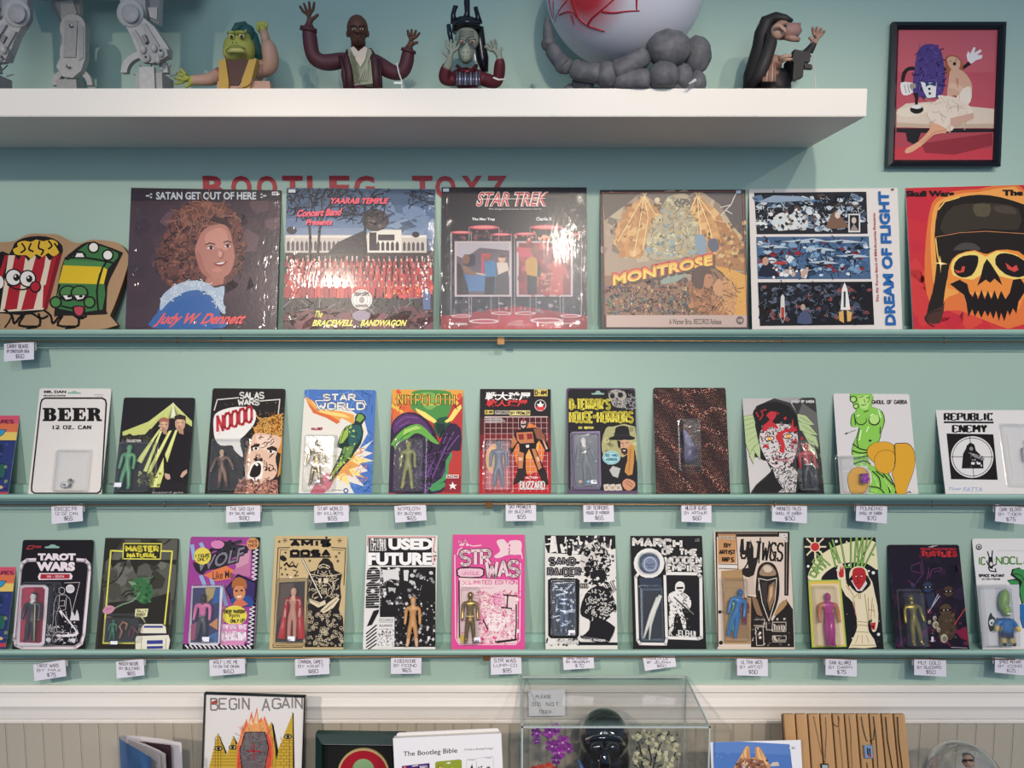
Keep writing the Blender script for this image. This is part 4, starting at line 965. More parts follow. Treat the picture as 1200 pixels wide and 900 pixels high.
P.p('#ecccb8', '325,350 400,352 440,400 380,440 330,420'); P.scrib('#2a1e1e', 4, 46, (275, 360, 440, 630), 34, 5, bend=.6, poly='320,350 400,350 440,380 430,480 430,590 350,635 300,635 275,600')
P.p('#2a1e1e', '295,415 325,400 350,402 345,415 320,425 300,445'); P.p('#2a1e1e', '388,425 420,412 448,425 450,445 420,440 392,435'); P.e('#eee6e0', 325, 428, 20, 9); P.e('#eee6e0', 415, 446, 22, 8); P.e('#1c1616', 325, 428, 8, 8); P.e('#1c1616', 412, 446, 8, 8)
P.p('#2a1e1e', '310,490 325,480 340,495 360,480 368,500 345,508 320,503'); P.p('#eee6e0', '300,520 340,500 365,520 360,600 320,620 275,600 285,560', 3); P.p('#1e1618', '308,530 335,512 355,528 350,578 318,598 288,585', 3); P.p('#f0eae4', '318,520 330,514 342,524 330,532')
P.l('#2a1e1e', 5, '400,520 425,530 430,555', '395,540 410,560 425,550'); P.l('#2a1e1e', 6, '262,560 250,580 275,640 350,645 420,610', sm=3)
P.p('#b07868', '195,690 215,640 250,600 300,650 400,620 450,610 455,695'); P.rnd(['#d8b0a0', '#7c4a40', '#8c5c50', '#c89080'], 70, (210, 610, 450, 690), (6, 14), 6); P.scrib('#3a2422', 4, 50, (200, 610, 450, 690), 26, 7)
P.done(P.T, m=M_INK)
toy(P, 128, 432, 662, .011, '#c8aa90', '#6a4a3c', legs='#7c5a48', stance=.05, thick=1.25, tilt=-6, spread=.10, boots='#54392f', hands='#b89880'); blister(P, 62, 376, 240, 672, .02)

# --- star world card
P = card(1, [(357.4,456.4),(440.4,457),(436,578.6),(349.4,578)], 'blue and white card with a green flying armoured man and bronze figure')
P.zoom(235, 440, .2); P.bg('#4c74b8')
P.scrib('#6c94d0', 6, 90, (620, 90, 1020, 690), 60, 2, bend=.1); P.scrib('#38609c', 5, 60, (800, 90, 1020, 690), 50, 3, bend=.1)
P.p('#e2dcd0', '608,130 700,200 850,180 960,260 980,340 930,430 1010,380 960,440 1010,455 950,480 1015,500 930,515 980,560 900,580 960,650 860,620 900,690 572,690 590,380')
P.p('#e8a050', '610,120 660,150 690,200 760,205 830,210 900,230 900,290 830,250 790,280 740,240 690,230 640,190'); P.p('#d86c40', '620,150 690,215 760,235 820,270 800,285 740,250 660,220'); P.p('#f0d080', '640,140 720,205 840,225 880,250 800,240 700,215')
P.p('#f0d888', '960,420 900,470 1000,500 880,530 960,600 850,570 880,650 800,600 780,640 800,540 870,480'); P.p('#e0a058', '940,440 880,500 940,530 870,550 900,600 840,570 790,600 850,500')
P.p('#c86878', '690,600 740,570 790,600 760,660 720,692 640,692'); P.scrib('#d87850', 3, 40, (800, 420, 980, 620), 30, 5, bend=.2)
gp = '925,220 955,225 970,250 945,290 955,330 940,400 905,450 880,490 830,540 790,600 755,625 760,580 800,500 830,430 800,420 815,360 850,300 900,280 905,245'
P.p('#1f3430', gp, 2); P.p('#7ca048', '925,225 950,230 960,250 935,275 910,262'); P.p('#98b850', '850,305 890,285 875,340 830,400 812,400 820,350'); P.p('#2c5c5c', '880,300 930,290 945,340 920,400 870,410 865,350', 2); P.p('#6c9050', '840,420 905,410 880,470 830,520 815,500'); P.p('#a8b850', '820,500 835,520 790,570 765,600 770,570'); P.rnd(['#486c3c', '#1c2c2c', '#b8c868'], 40, (800, 290, 940, 560), (4, 10), 6, poly=gp)
P.l('#16201e', 3, '850,305 815,400', '870,300 865,405 830,500', '790,535 825,540')
P.st('#24304c', 15, 'STAR', 722, 112, 905, 146, gap=.35); P.st('#f0ece8', 10, 'STAR', 722, 112, 905, 146, gap=.35); P.st('#24304c', 15, 'WORLD', 680, 162, 960, 198, gap=.35); P.st('#f0ece8', 10, 'WORLD', 680, 162, 960, 198, gap=.35)
P.l('#24304c', 9, '735,148 672,148 700,200', '905,148 960,150 972,175'); P.l('#f0ece8', 5, '735,148 672,148 700,200', '905,148 960,150 972,175')
P.st('#a83444', 5, 'KILLBOT', 652, 307, 716, 319); P.e('#2c4c88', 852, 675, 15, 15); P.e('#e8e4e0', 852, 675, 8, 8); P.l('#38486c', 3, '770,672 830,672')
P.done(P.T)
toy(P, 678, 376, 645, .011, '#84765c', '#8c7a58', legs='#94805c', hands='#6c5c44', m=M_GOLD, stance=.06, thick=1.1, spread=.03, belt='#c8b07c'); blister(P, 612, 352, 770, 668, .02); sticker(P, 672, 610, 700, 628, .0215)

# --- purple and green villain card
P = card(1, [(459.4,456.4),(543,457),(540,577),(455.6,577)], 'orange-red card with a green-faced purple-cloaked villain and olive figure')
P.zoom(440, 440, .2); P.bg('#b83a34')
P.p('#e0a048', '97,82 515,85 515,120 440,180 350,110 200,160 100,240'); P.p('#d86c3c', '97,160 190,130 220,200 130,250 100,270'); P.rnd(['#e8b850', '#d85c3c', '#c84438'], 40, (97, 90, 515, 220), (8, 20), 2)
P.p('#4c8c48', '200,130 230,90 340,85 440,100 445,180 420,240 360,290 290,240 230,210 205,180', 3); P.p('#7cac58', '250,110 330,100 380,140 330,200 280,180', 3); P.p('#28503c', '340,270 420,240 440,290 400,360 360,350', 2); P.p('#1c3430', '355,290 380,282 410,295 395,340 370,340', 2)
P.p('#ecd870', '232,190 290,215 340,250 360,268 345,280 290,250 245,215'); P.p('#ecd870', '405,268 430,250 460,200 500,170 505,190 480,225 450,265 415,278')
cl = '95,290 130,240 190,215 260,230 310,270 350,330 375,400 400,330 440,280 500,310 498,440 450,440 430,520 410,600 390,686 78,686 85,400'
P.p('#33233f', cl, 2); P.p('#5a3566', '110,270 180,225 260,245 310,300 330,350 250,290 180,290 110,340', 2)
P.l('#7c5090', 6, '120,290 170,245 250,250', '140,300 200,270', '420,340 380,440 330,520 290,620', '460,330 400,450 350,560 300,680', '490,350 420,440', sm=2); P.l('#1c1424', 9, '300,330 330,420 280,520 260,680', '400,400 340,520 320,680', '440,380 380,520', sm=2); P.scrib('#6c4680', 4, 40, (270, 440, 400, 680), 60, 4, bend=.15); P.scrib('#1a1220', 5, 50, (200, 330, 400, 680), 60, 4, bend=.15)
P.p('#68a848', '90,410 110,370 170,310 240,285 280,300 320,340 375,402 330,390 270,345 230,340 190,370 130,400 120,440 105,410', 2); P.p('#a8cc68', '170,320 240,295 270,310 220,320 160,350'); P.l('#26402c', 4, '120,440 160,390 230,345', '110,410 160,360 200,335')
P.p('#489058', '445,445 450,470 430,520 425,600 400,620 320,665 330,640 390,600 410,560 412,500'); P.p('#489058', '310,660 400,625 420,640 380,670 330,680'); P.p('#8c2430', '415,600 500,590 498,686 400,686')
P.r('#e4dcd4', 415, 582, 488, 602); P.st('#8c2430', 3, 'BUZZARD', 420, 587, 484, 598); P.p('#ece4dc', '452,622 460,640 478,640 464,650 470,668 452,657 436,668 441,650 430,640 446,640')
P.st('#321c1c', 14, 'NITPOLOTH', 132, 112, 462, 172, gap=.5, serif=8, con=.5); P.st('#e4c050', 7, 'NITPOLOTH', 132, 112, 462, 172, gap=.5, serif=3); P.l('#d08040', 4, '125,140 470,140'); P.l('#321c1c', 4, '150,180 140,200', '460,170 480,200')
P.done(P.T)
toy(P, 190, 382, 668, .012, '#8c8848', '#7a7a3a', hands='#a8a058', m=M_TOY, stance=.05, boots='#9a9448'); blister(P, 120, 374, 272, 680, .022)

# --- red grid robot card
P = card(1, [(563,456),(645.6,456),(645.6,576.6),(561,576.6)], 'black to red grid card with a large robot drawing and Japanese title', True)
P.zoom(440, 440, .2); P.bg('#b0242c')
for k, c in enumerate(['#211c20', '#2c1c22', '#4a1c24', '#741f28', '#962430']): P.r(c, 600, 60 + k*95, 1040, 170 + k*95)
P.r('#211c20', 600, 60, 1040, 245)
P.e('#e09a48', 700, 490, 55, 90); P.e('#e8bc60', 700, 480, 30, 55); P.e('#d87838', 900, 430, 90, 150); P.e('#e8a850', 900, 400, 60, 90)
for k in range(12): P.l('#e0b0a8', 2.2, [(640+k*33, 242), (636+k*34, 680)])
for k in range(14): P.l('#e0b0a8', 2.2, [(640, 245+k*32), (1012, 245+k*32)])
P.l('#f0d8d0', 3, '640,242 1008,242')
K = '#1a1216'; A = '#c07850'
P.p(K, '835,320 870,310 940,305 985,330 1010,400 1025,445 1000,450 960,380 945,400 940,430 985,540 1000,560 1015,640 985,640 950,560 920,480 900,430 880,470 880,550 890,600 860,620 805,640 830,600 835,480 850,400 830,400 800,460 778,440 800,380 815,340')
P.p(A, '825,335 920,330 930,395 850,400 830,380'); P.rnd(['#8c3430', '#a04038'], 2, (850, 350, 860, 360), (1, 2), 1); P.p('#8a2c30', '835,345 868,343 870,375 842,378'); P.p('#8a2c30', '885,342 918,340 922,372 890,375')
P.p('#8a5440', '925,310 965,315 990,350 1000,400 985,380 945,370'); P.p('#e0b090', '975,370 990,390 1010,430 1000,435'); P.p(A, '810,350 830,390 800,430 790,415'); P.p(A, '845,405 895,402 885,430 850,425'); P.p(K, '840,400 920,395 930,425 845,435'); P.p('#e8dcd0', '880,408 900,406 900,422 884,424')
P.p(A, '840,445 870,455 862,545 835,545'); P.p(A, '915,430 935,430 975,540 955,555'); P.p('#e0b090', '835,480 865,482 860,500 838,500'); P.p('#e0b090', '940,480 955,475 965,500 950,505'); P.p('#2c2024', '835,555 870,550 890,600 850,615 805,635'); P.p('#2c2024', '960,565 990,555 1015,635 980,620')
P.e(K, 866, 285, 26, 32); P.p('#c0a8a0', '850,270 866,255 884,270 880,300 866,312 852,300'); P.p('#8c2c30', '858,256 866,250 874,256 872,272 862,272'); P.p(K, '852,285 882,283 880,292 855,294')
P.t('#f0ece8', '戦大球屋', 645, 98, 908, 148, .03, .15); P.t('#d83a3c', '戦人球屋', 650, 142, 890, 184, .03, .15)
P.r('#d8c068', 930, 82, 1008, 122); P.st('#2a2018', 6, 'D-AM', 936, 90, 1000, 114)
P.ring('#e8e0d8', 4, 966, 176, 32); P.p('#d83a3c', '940,180 992,180 985,205 950,205'); P.p('#f0ece8', '966,150 976,170 990,165 975,185 957,185 942,165 957,170')
P.r('#d8c068', 640, 204, 692, 228); P.r('#b8b0a8', 700, 206, 780, 228); P.r('#e8d890', 784, 206, 906, 234); P.st('#2a2018', 4, 'D-AM', 646, 210, 686, 222); P.st('#2a2018', 3.5, 'PYOKO', 706, 211, 774, 223); P.st('#2a2018', 3.8, 'SKY PROWLER', 788, 213, 902, 228)
for k in range(4): P.l('#e8e0dc', 3, [(644, 250+k*8), (740+10*(k%3), 252+k*8)])
P.st('#e8e4e0', 6, 'BUZZARD', 848, 622, 990, 662, serif=3, gap=.4); P.r('#b8303a', 872, 592, 960, 606); P.st('#f0e8e4', 3, 'ACTION', 880, 594, 950, 604); P.l('#f0e8e4', 3, '840,666 995,666')
P.done(P.T)
toy(P, 722, 384, 655, .012, '#4a4656', '#454055', hands='#2c2834', stance=.045, thick=1.2, hat='#3a3548'); blister(P, 645, 380, 790, 672, .022)

# --- horror card
P = card(1, [(664,454.4),(744,455),(748,576),(665,576)], 'black card with purple rim and yellow horror title above a bearded man', True)
P.zoom(650, 440, .2); P.bg('#5a4a64')
P.p('#1d1a1e', '90,80 460,82 468,95 485,660 478,676 95,674 82,660 78,95'); P.p('#8fb0a4', '215,104 235,103 245,90 262,90 272,102 292,104 288,112 218,112')
P.p('#a8a098', '320,95 360,82 410,95 420,130 400,150 405,170 390,190 345,180 330,150 315,120', 2); P.e('#1c181c', 338, 120, 14, 15); P.e('#1c181c', 385, 115, 16, 16); P.p('#1c181c', '358,140 366,130 374,142'); P.l('#1c181c', 4, '345,165 395,165', '352,158 352,175', '366,158 366,178', '380,158 380,175')
P.scrib('#b8b4b0', 3, 60, (400, 120, 468, 200), 18, 3); P.scrib('#4a4850', 3, 40, (310, 80, 465, 200), 22, 4)
P.st('#d8c84c', 13, 'D', 90, 142, 108, 196); P.st('#d8c84c', 5, 'R', 112, 176, 124, 194); P.st('#d8c84c', 13, "TERROR'S", 132, 142, 322, 196, gap=.5); P.st('#d8c84c', 13, 'HOUSE', 90, 216, 222, 274, gap=.5); P.st('#d8c84c', 5, 'OF', 226, 232, 246, 250); P.st('#d8c84c', 13, 'HORRORS', 252, 216, 456, 274, gap=.5)
P.st('#e8dc70', 5, 'DR. TERROR', 142, 302, 226, 312)
P.p('#a8a474', '300,310 340,300 470,300 475,560 350,560 290,480 275,400', 2); P.rnd(['#8c8860', '#c0bc88', '#b09850'], 26, (300, 310, 470, 480), (10, 22), 5)
P.p('#1c1a1e', '355,312 380,296 430,300 440,350 468,362 455,378 330,378 318,366 350,352', 2); P.p('#28242a', '360,345 440,345 442,358 352,358')
P.p('#c89c7c', '375,385 440,380 445,430 425,465 400,470 385,440', 2); P.p('#1c1a1e', '365,380 385,385 385,430 372,420'); P.p('#3a2c28', '385,430 400,424 425,428 430,455 410,468 392,455'); P.l('#2a2020', 4, '388,398 402,396', '415,396 432,392'); P.p('#eee4dc', '395,440 415,436 412,444'); P.l('#8c6048', 3, '405,400 400,418')
P.p('#1c1a1e', '330,500 370,470 400,480 440,450 470,440 482,650 350,600 280,600', 2); P.p('#c08848', '430,420 465,415 455,580 410,565 425,500', 2); P.l('#8c5c30', 4, '445,430 435,560')
P.p('#b8b4b0', '320,555 340,530 385,545 370,600 340,590'); P.p('#c88c6c', '395,630 420,605 465,620 470,650 440,675 410,665', 2); P.l('#5c3428', 3, '410,625 455,655', '420,615 460,640')
for x in (285, 320, 355): P.p('#ccbcae', [(x, 640), (x+30, 635), (x+42, 672), (x+6, 676)]); P.l('#8c4444', 3, [(x+8, 650), (x+26, 664)], [(x+26, 648), (x+12, 668)])
P.e('#a8d0d4', 332, 482, 52, 40); P.ring('#4c8890', 3, 332, 482, 45, 33); P.st('#3c7880', 4, 'SEE-THRU', 298, 462, 366, 476); P.st('#3c7880', 4, 'HORROR', 302, 486, 364, 500)
P.p('#8a7898', [P_ for P_ in pts('100,330 265,326 272,640 262,668 112,668 100,640')]); P.p('#2a262e', '116,342 254,340 258,636 250,654 122,654 116,636')
P.done(P.T, m=M_INK)
toy(P, 185, 362, 640, .012, '#d0c8c0', '#232026', hands='#c8c0b8', stance=.05, tilt=-8, spread=.05); blister(P, 112, 340, 262, 656, .022); sticker(P, 212, 612, 248, 634, .0235)
b = MB(); 
for x, c in ((150, '#c8906c'), (198, '#7cb0d8'), (222, '#3a6cc0'), (178, '#2c5cae')): 
    u, v = P.loc(x, 622 + (x % 3)*6, .008); b.ell((u, -.008, v), (.0045, .004, .0038), c, 8, 6)
b.build('accessories', M_TOY, P.T, True)

# --- dotted card
P = card(1, [(766,454.4),(850,454.4),(856,576),(768.4,576)], 'dark card covered in red-orange dots with a hooded grey figure', True)
P.zoom(650, 440, .2); P.bg('#241a1c'); R_ = random.Random(4)
for j in range(62):
    if j % 12 == 0: P.up()
    for i in range(42):
        x = 584 + i*10.6 + (5 if j % 2 else 0) + 6*math.sin(j*.35 + i*.12); y = 78 + j*9.9 + 8*math.sin(i*.3 + j*.1)
        t_ = 2.1 + .6*math.sin(i*.5 - j*.3); q = [(x-t_, y), (x, y-t_), (x+t_, y), (x, y+t_)]; P._face(q, R_.choice(['#b8685c', '#c88a70', '#8c4a44', '#d89880']))
P.up()
for q, n in (('590,120 680,170 760,190 845,235 900,210 960,195 1020,225', 60), ('700,80 780,98 860,92 940,80', 30), ('585,310 640,370 700,430 760,440', 26), ('590,420 650,500 700,560 760,620 810,675', 36), ('860,540 920,600 980,675', 26), ('850,300 920,320 1010,360', 20), ('740,190 800,175 850,240', 20), ('880,400 950,420 1010,450', 14)):
    s_ = smoothpts(pts(q), False, 8)
    for k in range(n*2):
        a = s_[R_.randrange(len(s_))]; x, y = a[0] + R_.uniform(-12, 12), a[1] + R_.uniform(-12, 12); t_ = R_.uniform(2, 3.4)
        P._face([(x-t_, y), (x, y-t_), (x+t_, y), (x, y+t_)], R_.choice(['#e0a898', '#d87860', '#e8c0a8', '#c05c50']))
P.done(P.T)
u, v = P.loc(790, 545, .01); u2, v2 = P.loc(778, 312, .01); H = v2 - v
V = [(0, .35), (0.02, .62), (-.06, .85), (-.12, .97), (.12, .5), (.2, .42), (.08, .1), (-.12, .1)]
skin('toy_figure', [(u + x*H, -.012, v + z*H) for x, z in V], [(0, 1), (1, 2), (2, 3), (1, 4), (4, 5), (0, 6), (0, 7)], [r*H for r in (.22, .17, .1, .03, .08, .05, .13, .1)], ['#5c5870', '#6c6884', '#7a7694', '#8884a4', '#4c485c', '#3c384c', '#38343f', '#4c4860'], M_TOY, P.T, 1)
blister(P, 752, 262, 862, 540, .024)

# --- face card with feathers
P = card(1, [(869,467),(955.6,466),(966,577.6),(879,577.6)], 'grey card with a red and white patterned face and pale green feathers', True, lh=.215)
P.zoom(860, 440, .2); P.bg('#3a3838')
P.p('#c8c0bc', '45,135 240,132 130,180 110,260 90,420 100,690 96,690'); P.p('#a8a29e', '230,132 330,160 370,220 340,160 400,132'); P.p('#d0c8c4', '80,480 180,480 220,560 130,640 95,690')
P.p('#6a6664', '400,160 485,220 500,420 450,400 380,220'); P.rnd(['#5a5858', '#777270', '#3a3838'], 30, (400, 400, 525, 680), (10, 24), 2)
P.p('#1c1a1c', '110,250 120,200 170,165 240,155 310,175 350,210 370,250 375,330 340,300 170,310 150,420 200,480 190,500 150,480 120,380', 3)
P.p('#d8ccc8', '160,320 200,290 300,285 360,310 375,380 365,450 330,530 270,552 210,520 165,440 150,380', 3)
face = '160,300 200,270 330,270 370,300 375,400 360,460 330,530 270,550 210,520 165,440 150,380'
P.scrib('#241c20', 4.5, 190, (150, 280, 372, 550), 16, 3, poly=face, bend=1.4); P.scrib('#b83040', 4, 46, (150, 280, 372, 550), 18, 4, poly=face, bend=1.2); P.scrib('#8cb0a8', 3, 20, (150, 280, 372, 400), 14, 5, poly=face)
P.p('#c8303a', '165,320 175,290 210,260 190,235 215,210 250,220 240,250 225,270 250,290 260,315 215,300 190,325', 2); P.p('#c8303a', '265,330 285,325 300,312 330,310 345,250 350,300 375,320 350,330 300,335 285,360 300,410 290,455 265,440 275,410 245,370 250,345', 2); P.p('#c8303a', '175,400 205,410 200,428 180,422'); P.p('#c8303a', '290,250 305,240 310,252 295,262')
P.l('#c8303a', 7, '150,260 170,230 160,210 190,200', '240,215 265,225', '130,215 145,245', sm=2)
for x, y in ((208, 370), (316, 356)): P.e('#1c181a', x, y, 30, 16, -6); P.e('#e8dcc8', x, y, 24, 11, -6); P.e('#e8862c', x, y, 12, 12); P.e('#f8e890', x, y, 5, 5)
P.l('#5c1c24', 6, '220,480 260,492 310,488 345,475', sm=2); P.p('#c08488', '225,485 260,494 320,492 345,480 315,502 260,504')
P.p('#cfc6c2', '215,540 270,552 345,535 380,580 365,685 210,685 240,600'); P.scrib('#241c20', 4, 90, (215, 545, 375, 685), 20, 6, poly='225,545 345,540 375,580 360,680 220,680 245,600', bend=.8)
P.p('#1c1a1c', '110,690 130,645 190,600 225,545 245,600 285,660 260,685 '); P.p('#262426', '375,560 440,600 525,640 528,690 360,690')
for q in ('45,245 110,230 125,280 60,290', '50,300 120,275 130,330 62,350', '60,355 130,325 140,380 75,420', '75,420 140,370 150,440 95,470 85,440', '90,470 125,400 115,520', '110,430 150,400 155,495', '370,225 420,235 470,290 430,290 375,265', '375,270 440,290 490,350 440,345 385,320', '400,330 480,360 495,420 440,400', '420,390 475,430 490,490 440,450', '430,430 465,450 480,530 445,480'): P.p('#1c1a1c', [(x + (x-260)*.012, y + (y-350)*.012) for x, y in pts(q)]); P.p('#b8c890', q)
for q in ('60,262 120,250', '65,320 125,300', '80,390 135,350', '100,440 140,395', '385,245 440,275', '400,295 470,340', '430,370 480,410'): P.l('#7c9060', 3, q)
P.st('#f0ece8', 5, 'GHOST OF GABBA', 336, 148, 468, 160, serif=2, gap=.4); P.rnd(['#b83040'], 12, (330, 370, 400, 430), (6, 12), 8)
P.done(P.T, m=M_INK)
toy(P, 432, 395, 668, .011, '#b8202c', '#a82030', arms='#b8202c', legs='#1c1c22', hands='#b8202c', stance=.03, thick=1.15, belt='#d8d0c8'); b = MB()
u, v = P.loc(432, 664, .011); b.box((u-.018, -.019, v-.003), (u+.018, -.004, v), '#18181c', bev=.001); b.build('figure_base', M_TOY, P.T); blister(P, 385, 385, 500, 676, .022)

# --- statue card
P = card(1, [(977,461),(1065,462),(1076.6,578),(984,578)], 'white card with a green armless statue and orange rounded shapes', lh=.225)
P.zoom(860, 440, .2); P.bg('#ded6d2')
K = '#20261c'; G = '#8cc850'; G2 = '#b8e07c'; O = '#dfa22e'
st = '682,108 690,150 708,195 715,210 690,230 682,285 700,305 730,300 720,350 702,390 690,440 694,500 715,530 760,530 800,560 810,620 790,660 800,690 950,692 940,640 905,570 850,545 800,520 790,450 850,390 865,330 885,270 870,210 830,190 808,180 812,150 808,108'
P.p(K, st, 2); P.p(G, [(x + (775-x)*.05, y + (y < 150)*-2) for x, y in pts(st)], 2)
P.e(K, 700, 140, 22, 20); P.e(G2, 700, 140, 15, 14); P.e(K, 715, 180, 18, 16); P.e(G2, 715, 180, 12, 11); P.p(G2, '725,120 790,115 800,150 780,200 745,195 730,160'); P.l(K, 4, '732,130 760,122', '775,135 790,125 792,150 780,160', '745,175 775,170', '762,140 768,158')
P.e(K, 745, 262, 34, 30); P.e(G, 745, 258, 30, 28); P.e(K, 822, 262, 34, 32); P.e(G2, 822, 257, 29, 29); P.l('#e8f8c8', 6, '720,240 735,230', '800,235 815,225', '745,320 735,380', '845,200 862,250', '775,330 790,300'); P.l(K, 5, '760,215 790,205', '705,225 712,290', '735,310 720,380 730,420', '858,300 855,340', sm=2); P.e(K, 798, 382, 9, 7)
P.l(K, 7, '695,400 740,430 800,440', '692,440 740,455 790,450', '695,490 740,480 790,470', '700,520 760,500 800,520', '810,560 850,600 860,660', '830,560 890,610 915,690', '790,650 850,660 880,690', '870,570 930,640', sm=3); P.l(G2, 8, '705,470 760,465', '820,590 845,650', '880,600 920,670', '800,670 840,680', sm=2)
def blob(q): P.p(K, q, 3); P.p(O, [(x + (sum(a for a, _ in pts(q))/len(pts(q)) - x)*.035, y + (sum(b for _, b in pts(q))/len(pts(q)) - y)*.03) for x, y in pts(q)], 3)
blob('782,470 782,430 810,400 860,388 910,392 940,415 945,450 930,520 870,540 820,510'); blob('935,410 980,395 1025,400 1055,440 1062,500 1050,570 1020,650 1000,700 955,700 935,610 925,570 945,520'); blob('830,545 822,490 845,450 890,436 935,450 945,490 935,550 900,576 860,570'); blob('668,640 666,590 690,550 730,534 770,550 795,590 790,640 760,690 690,692')
P.l(K, 5, '942,410 945,500 940,520', '1010,690 1030,680 1036,690'); P.l(K, 3, '715,320 650,343'); P.p(K, '645,345 662,332 664,344')
P.st('#3a3034', 4.5, 'GHOUL OF GABBA', 810, 146, 1012, 166, serif=3, gap=.4); P.p('#cac4c0', '622,470 700,465 700,530 665,580 660,690 640,690')
P.done(P.T)
u, v = P.loc(760, 610, .008); b = MB(); b.tube([(u-.002, -.012, v-.008), (u, -.013, v+.002), (u+.001, -.012, v+.010)], [.0075, .0085, .0075], '#8c2c98', 12); b.tube([(u+.001, -.012, v+.010), (u+.001, -.012, v+.0125)], [.009, .0085], '#7a2484', 12)
for k in range(5): b.ell((u-.006+k*.003, -.0205, v+.003*((k*7) % 3-1)), (.0012, .001, .004), '#a84cb0', 6, 4)
b.build('toy_barrel', M_TOY, P.T, True); blister(P, 628, 478, 806, 682, .02)

# --- sideways white card
P = card(1, [(1097.4,477.4),(1222,478),(1236,580),(1107,579.4)], 'white sideways card with a cloaked figure in crosshairs at the right edge', r=.006, lh=.186)
P.zoom(1060, 440, .2); P.bg('#e0d9d5'); K = '#141113'
P.st(K, 15, 'REPUBLIC', 236, 222, 514, 262, serif=7, gap=.5, con=.35); P.l(K, 11, '230,274 522,276'); P.st(K, 15, 'ENEMY', 284, 292, 478, 332, serif=7, gap=.5, con=.35)
P.p(K, '246,340 520,345 546,612 272,608'); P.e('#e0d9d5', 396, 478, 125, 122, n=32); P.ring(K, 3.5, 396, 478, 115, 112, 32)
P.l(K, 3.5, '272,476 520,478', '382,358 406,598'); P.p(K, '335,545 342,460 358,430 365,410 385,392 408,405 418,440 460,480 462,545'); P.p('#8c8688', '378,425 392,415 402,428 398,440 384,440'); P.p('#8c8688', '372,450 420,462 470,488 462,500 410,480'); P.rnd(['#c8c2c0', '#4a4648'], 18, (385, 455, 460, 540), (4, 9), 4); P.r('#e8e2e0', 390, 508, 410, 522); P.r('#e8e2e0', 425, 510, 445, 522)
P.t('#a8b0cc', 'Tiger', 255, 655, 335, 678, .02, .2); P.t('#a8b0cc', 'FATTA', 345, 655, 458, 680, .02, .2)
P.done(P.T)
blister(P, 600, 285, 860, 640, .022); toy(P, 740, 370, 610, .012, '#d8d0cc', '#cfc8c4', stance=.03)

# ------------------------------------------------------------------ row 3: carded toys
# --- tarot card
P = card(2, [(26,633),(110.6,632.4),(98,762),(15,761)], 'black card with white rounded border, line-drawn reaper and figure in red window', True, lh=.25)
P.zoom(0, 620, .2); P.bg('#1d1a20')
P.p('#8fb0a4', '262,104 285,100 300,90 322,92 330,98 350,104 345,112 265,112'); P.l('#b83a44', 5, '155,118 170,98 205,98 190,115 160,118'); P.st('#b83a44', 4, 'MAX', 210, 98, 240, 110)
P.l('#e6d6dc', 20, '215,180 160,182 132,200 118,240 85,640 95,680 130,694 440,694 475,670 490,620 525,240 520,205 500,184 440,180')
P.l('#1d1a20', 3, '215,184 165,186 138,204 124,240 92,640 102,676 130,688 440,688 468,668 482,620 518,240 512,208 498,190 440,186')
P.r('#1d1a20', 212, 136, 448, 246); P.t('#ecdce0', 'TAROT', 222, 142, 444, 184, .07); P.t('#ecdce0', 'WARS', 214, 192, 440, 246, .07); 
P.p('#e6d6dc', '232,258 415,258 426,275 420,295 228,298 222,280'); P.p('#a82838', '240,264 410,264 408,290 236,292'); P.st('#e8b8b8', 3.5, 'XIII - DEATH', 276, 272, 374, 284)
P.p('#e6d6dc', '120,335 140,325 265,326 285,345 262,670 240,692 110,690 95,670', 0); P.p('#b03a4c', '130,348 150,340 250,340 265,355 245,660 230,668 115,664'); P.p('#8c1c2c', '200,340 250,340 265,355 245,660 230,668 205,660')
W_ = '#d8d0d4'
P.l(W_, 2.5, '378,315 468,312 412,530 460,535', '345,350 360,340 378,348 380,370 365,382 348,372 345,350', '330,395 350,385 385,385 410,410 420,470 415,560 405,610', '330,395 318,440 312,540 300,600 330,605', '350,390 345,450 360,480 385,470 390,400', '345,455 325,520 335,600 370,610 400,605', '355,420 380,418 378,450 352,450', '360,480 430,570 462,612', '385,480 400,540', '300,560 280,600 290,620', sm=0)
P.e(W_, 412, 350, 26, 26); P.l('#1d1a20', 2, '395,345 430,342', '392,355 432,354'); P.p('#e8dce0', '345,480 358,475 450,590 462,610 450,625 400,632 335,630 330,620 380,618 430,614'); P.p('#1d1a20', '362,492 440,592 446,606 400,612')
P.p(W_, '410,535 425,480 440,510 452,470 462,500 466,535'); P.rnd([W_, '#8c848c', '#3a343c'], 50, (280, 540, 460, 668), (3, 8), 3); P.e(W_, 285, 648, 15, 13); P.e(W_, 428, 650, 17, 11); P.scrib(W_, 2, 60, (280, 560, 450, 670), 22, 4)
P.done(P.T)
toy(P, 185, 372, 662, .012, '#e0dcd8', '#38302e', hands='#c8c0b8', stance=.02, thick=1.15, hair='#2a2422'); b = MB(); u, v = P.loc(205, 440, .02); u2, v2 = P.loc(196, 655, .02); b.tube([(u, -.02, v), (u2, -.018, v2)], .0014, '#c8b890', 6); b.build('toy_staff', M_TOY, P.T, True)
blister(P, 110, 332, 276, 684, .022)

